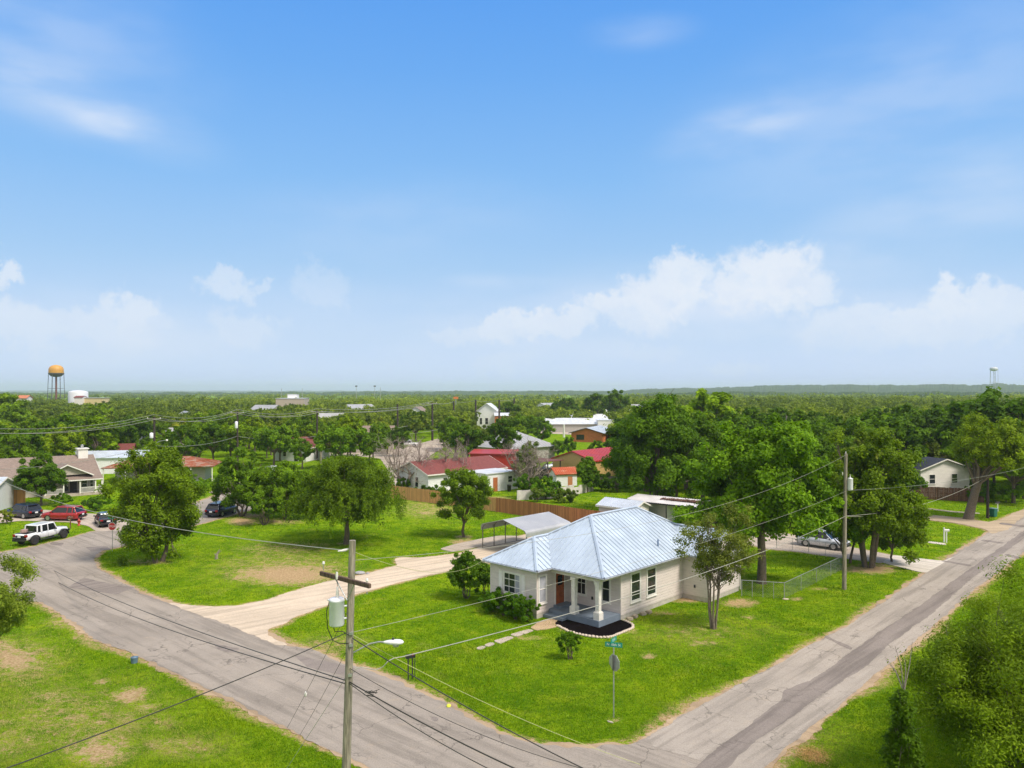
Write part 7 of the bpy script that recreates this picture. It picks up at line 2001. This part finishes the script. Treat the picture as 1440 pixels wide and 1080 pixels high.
for i, (x, y, h, k, tint) in enumerate(indiv):
    src, h0, rx0 = KINDS[k]
    if k not in usedk: usedk.add(k); o = src
    else: o = copy_tree(src)
    s = h/h0
    o.location = (x, y, -.1); o.rotation_euler = (0, 0, rr.uniform(0, 6.28)); o.scale = (s*rr.uniform(.92,1.1), s*rr.uniform(.92,1.1), s)
    px = CX + F*x/y
    mk = next(n for a, b, n in MARKS if a <= px < b or (px < -200 and a == -200))
    dist = 'close behind' if y < 135 else 'a little beyond' if y < 170 else 'well beyond' if y < 215 else 'far beyond' if y < 275 else 'very far beyond'
    sz = 'low' if h < 7.2 else 'tall' if h > 10.4 else 'mid height'
    lb = f'{sz} {tone_word(tint)} {SHAPE[k]} {dist} {mk}'
    if lb in labels:
        labels[lb] += 1; side = 'left' if px < labels[lb+'px'] else 'right'
        lb = lb + (', farther ' + side if labels[lb] == 2 else ', third' if labels[lb] == 3 else ', fourth')
    else: labels[lb] = 1; labels[lb+'px'] = px
    o['label'] = lb; o['category'] = 'tree'; o['group'] = 'trees of the town canopy near ' + mk[4:]
    for c in CH[o.name]:
        c.color = (*tint, 1)
for k in range(6):
    if k not in usedk: pass

# the woods past those: one mass of crowns, then the thin hazy canopy towards the hills
def woods():
    r = np.random.default_rng(5)
    Vs, Qs, As = [], [], []; off = 0
    pts = [(x, y, h, k) for x, y, h, k, _ in mass]
    extra = 0
    while extra < 1300:
        y = 640 + (2300-640)*r.random()**1.25; px = r.uniform(-40, 1480); x = (px-CX)/F*y
        h = 5.5 + 6.0*r.random()**2.2 + (1.5 if px > 860 else 0)
        yt = HY + F*(H-h)/y
        if any(x0-3 < px < x1+3 and y < D+4 and yt < y1 for x0, y0, x1, y1, D in OPEN): continue
        if r.random() < .35 and math.sin(x*.006)+math.sin(y*.004+x*.003) > .6: continue
        pts.append((x, y, h, -1)); extra += 1
    for x, y, h, k in pts:
        far = y > 640
        nl = 620 if y < 420 else 330 if not far else 90
        rx = h*r.uniform(.55, .85)*(1.0 if not far else r.uniform(1.5, 3.4)); rz_ = h*.42
        C, Rr = crown_pts(r, rx*.8, rx*.8, rz_*.8, 14 if not far else 7, low=-.3, shell=.45)
        V, Q, cl = leaves(r, C, Rr*1.5, nl/20 if not far else 9, .50 if y < 420 else .70 if not far else 1.6)
        V = V + np.array([x, y, h*.55])
        t_ = np.clip(.42+.28*math.sin(x*.011+y*.004)+.26*math.sin(y*.009+2)+r.normal(0,.28), 0, 1)
        Vs.append(V); Qs.append(Q+off); As.append(np.clip(cl*.25+.75*t_, 0, 1)); off += len(V)
    me = np_mesh('woods', np.concatenate(Vs), np.concatenate(Qs), {'leafv': ('FACE', np.concatenate(As))})
    o = link('woods', me, None, (leafmat('leaves_far', (0.036,0.082,0.008), (0.350,0.430,0.030), .38),)); o.color = (1,1,1,1)
    tag(o, 'far woods of low trees spreading to the horizon', kind='stuff')
woods()

# --- near grass: blades and tufts over the turf, thinning with distance
def grass():
    r = np.random.default_rng(9)
    n = 520000
    py = HY + 130 + (1090-HY-130)*r.random(n)**.75
    px = r.uniform(-30, 1470, n)
    Y = F*H/(py-HY); X = (px-CX)/F*Y
    ok = np.ones(n, bool)
    for poly in grass_holes + [P((780,878),(800,888),(826,894),(856,896),(875,890),(889,883),(888,878),(873,873),(866,866),(800,860),(790,868))]: ok &= ~in_poly(X, Y, poly)
    d = np.array([5.85, 48.5]); u = np.array([math.cos(R(46.5)), math.sin(R(46.5))]); 
    U = (X-d[0])*u[0]+(Y-d[1])*u[1]; W = -(X-d[0])*u[1]+(Y-d[1])*u[0]
    ok &= ~((U > -1.2) & (U < 15) & (W > -1.7) & (W < 9.2) & ~((U < .0) & (W < 4.6)) & ~((U > 2.6) & (U < 10.2) & (W < .4)))
    X, Y = X[ok], Y[ok]
    b = bare_field(X, Y); keep = r.random(len(X)) > b*1.5
    X, Y, b = X[keep], Y[keep], b[keep]
    n = len(X); Z = ditch(X, Y)
    k = np.maximum(Y/30, .8)
    hgt = (.034 + .055*r.random(n)**2)*np.sqrt(k)*(1+.5*(wob(X, Y, 1, 4) > .35)); wd = .013*k*r.uniform(.7, 1.5, n)
    a = r.uniform(0, 2*math.pi, n); ln = r.normal(0, .5, (n, 2))*hgt[:, None]
    p0 = np.stack([X-np.cos(a)*wd, Y-np.sin(a)*wd, Z-.01], -1); p1 = np.stack([X+np.cos(a)*wd, Y+np.sin(a)*wd, Z-.01], -1)
    p2 = np.stack([X+ln[:,0], Y+ln[:,1], Z+hgt], -1)
    V = np.stack([p0, p1, p2], 1).reshape(-1, 3); Q = np.arange(3*n).reshape(n, 3)
    tone = np.clip(.5 + .3*wob(X, Y, 0, 3) + r.normal(0, .36, n), 0, 1)
    me = np_mesh('grass', V, Q, {'leafv': ('FACE', tone), 'dryv': ('FACE', np.clip(b*2.2 + .12*(r.random(n) > .9), 0, 1))})
    m, t, bs = newmat('grass_blades')
    at = N(t, 'ShaderNodeAttribute', attribute_name='leafv'); ad = N(t, 'ShaderNodeAttribute', attribute_name='dryv')
    c = mixc(t, at.outputs['Fac'], (0.080,0.190,0.004), (0.330,0.450,0.014)); c = mixc(t, ad.outputs['Fac'], c, (0.48,0.40,0.15))
    t.links.new(c, bs.inputs['Base Color']); bs.inputs['Roughness'].default_value = .8; bs.inputs['Specular IOR Level'].default_value = .0
    tr = N(t, 'ShaderNodeBsdfTranslucent'); t.links.new(c, tr.inputs[0]); mx = N(t, 'ShaderNodeMixShader'); mx.inputs[0].default_value = .3
    t.links.new(bs.outputs[0], mx.inputs[1]); t.links.new(tr.outputs[0], mx.inputs[2]); t.links.new(mx.outputs[0], t.nodes['Material Output'].inputs[0])
    tag(link('grass', me, None, (m,)), 'mown lawn grass', kind='stuff')
grass()

# ------------------------------------------------------------------ summer haze over the plain
def haze():
    m = bpy.data.materials.new('haze'); m.use_nodes = True; t = m.node_tree; t.nodes.clear()
    v = N(t, 'ShaderNodeVolumePrincipled'); v.inputs['Density'].default_value = 0.00013; v.inputs['Color'].default_value = (0.80,0.89,1.0,1); v.inputs['Anisotropy'].default_value = .2
    o = N(t, 'ShaderNodeOutputMaterial'); t.links.new(v.outputs[0], o.inputs['Volume'])
    h = MB().bx(-9000, 9000, -1500, 11600, -5, 95).build('haze', m)
    tag(h, kind='stuff')
HAZE = True
if HAZE: haze()
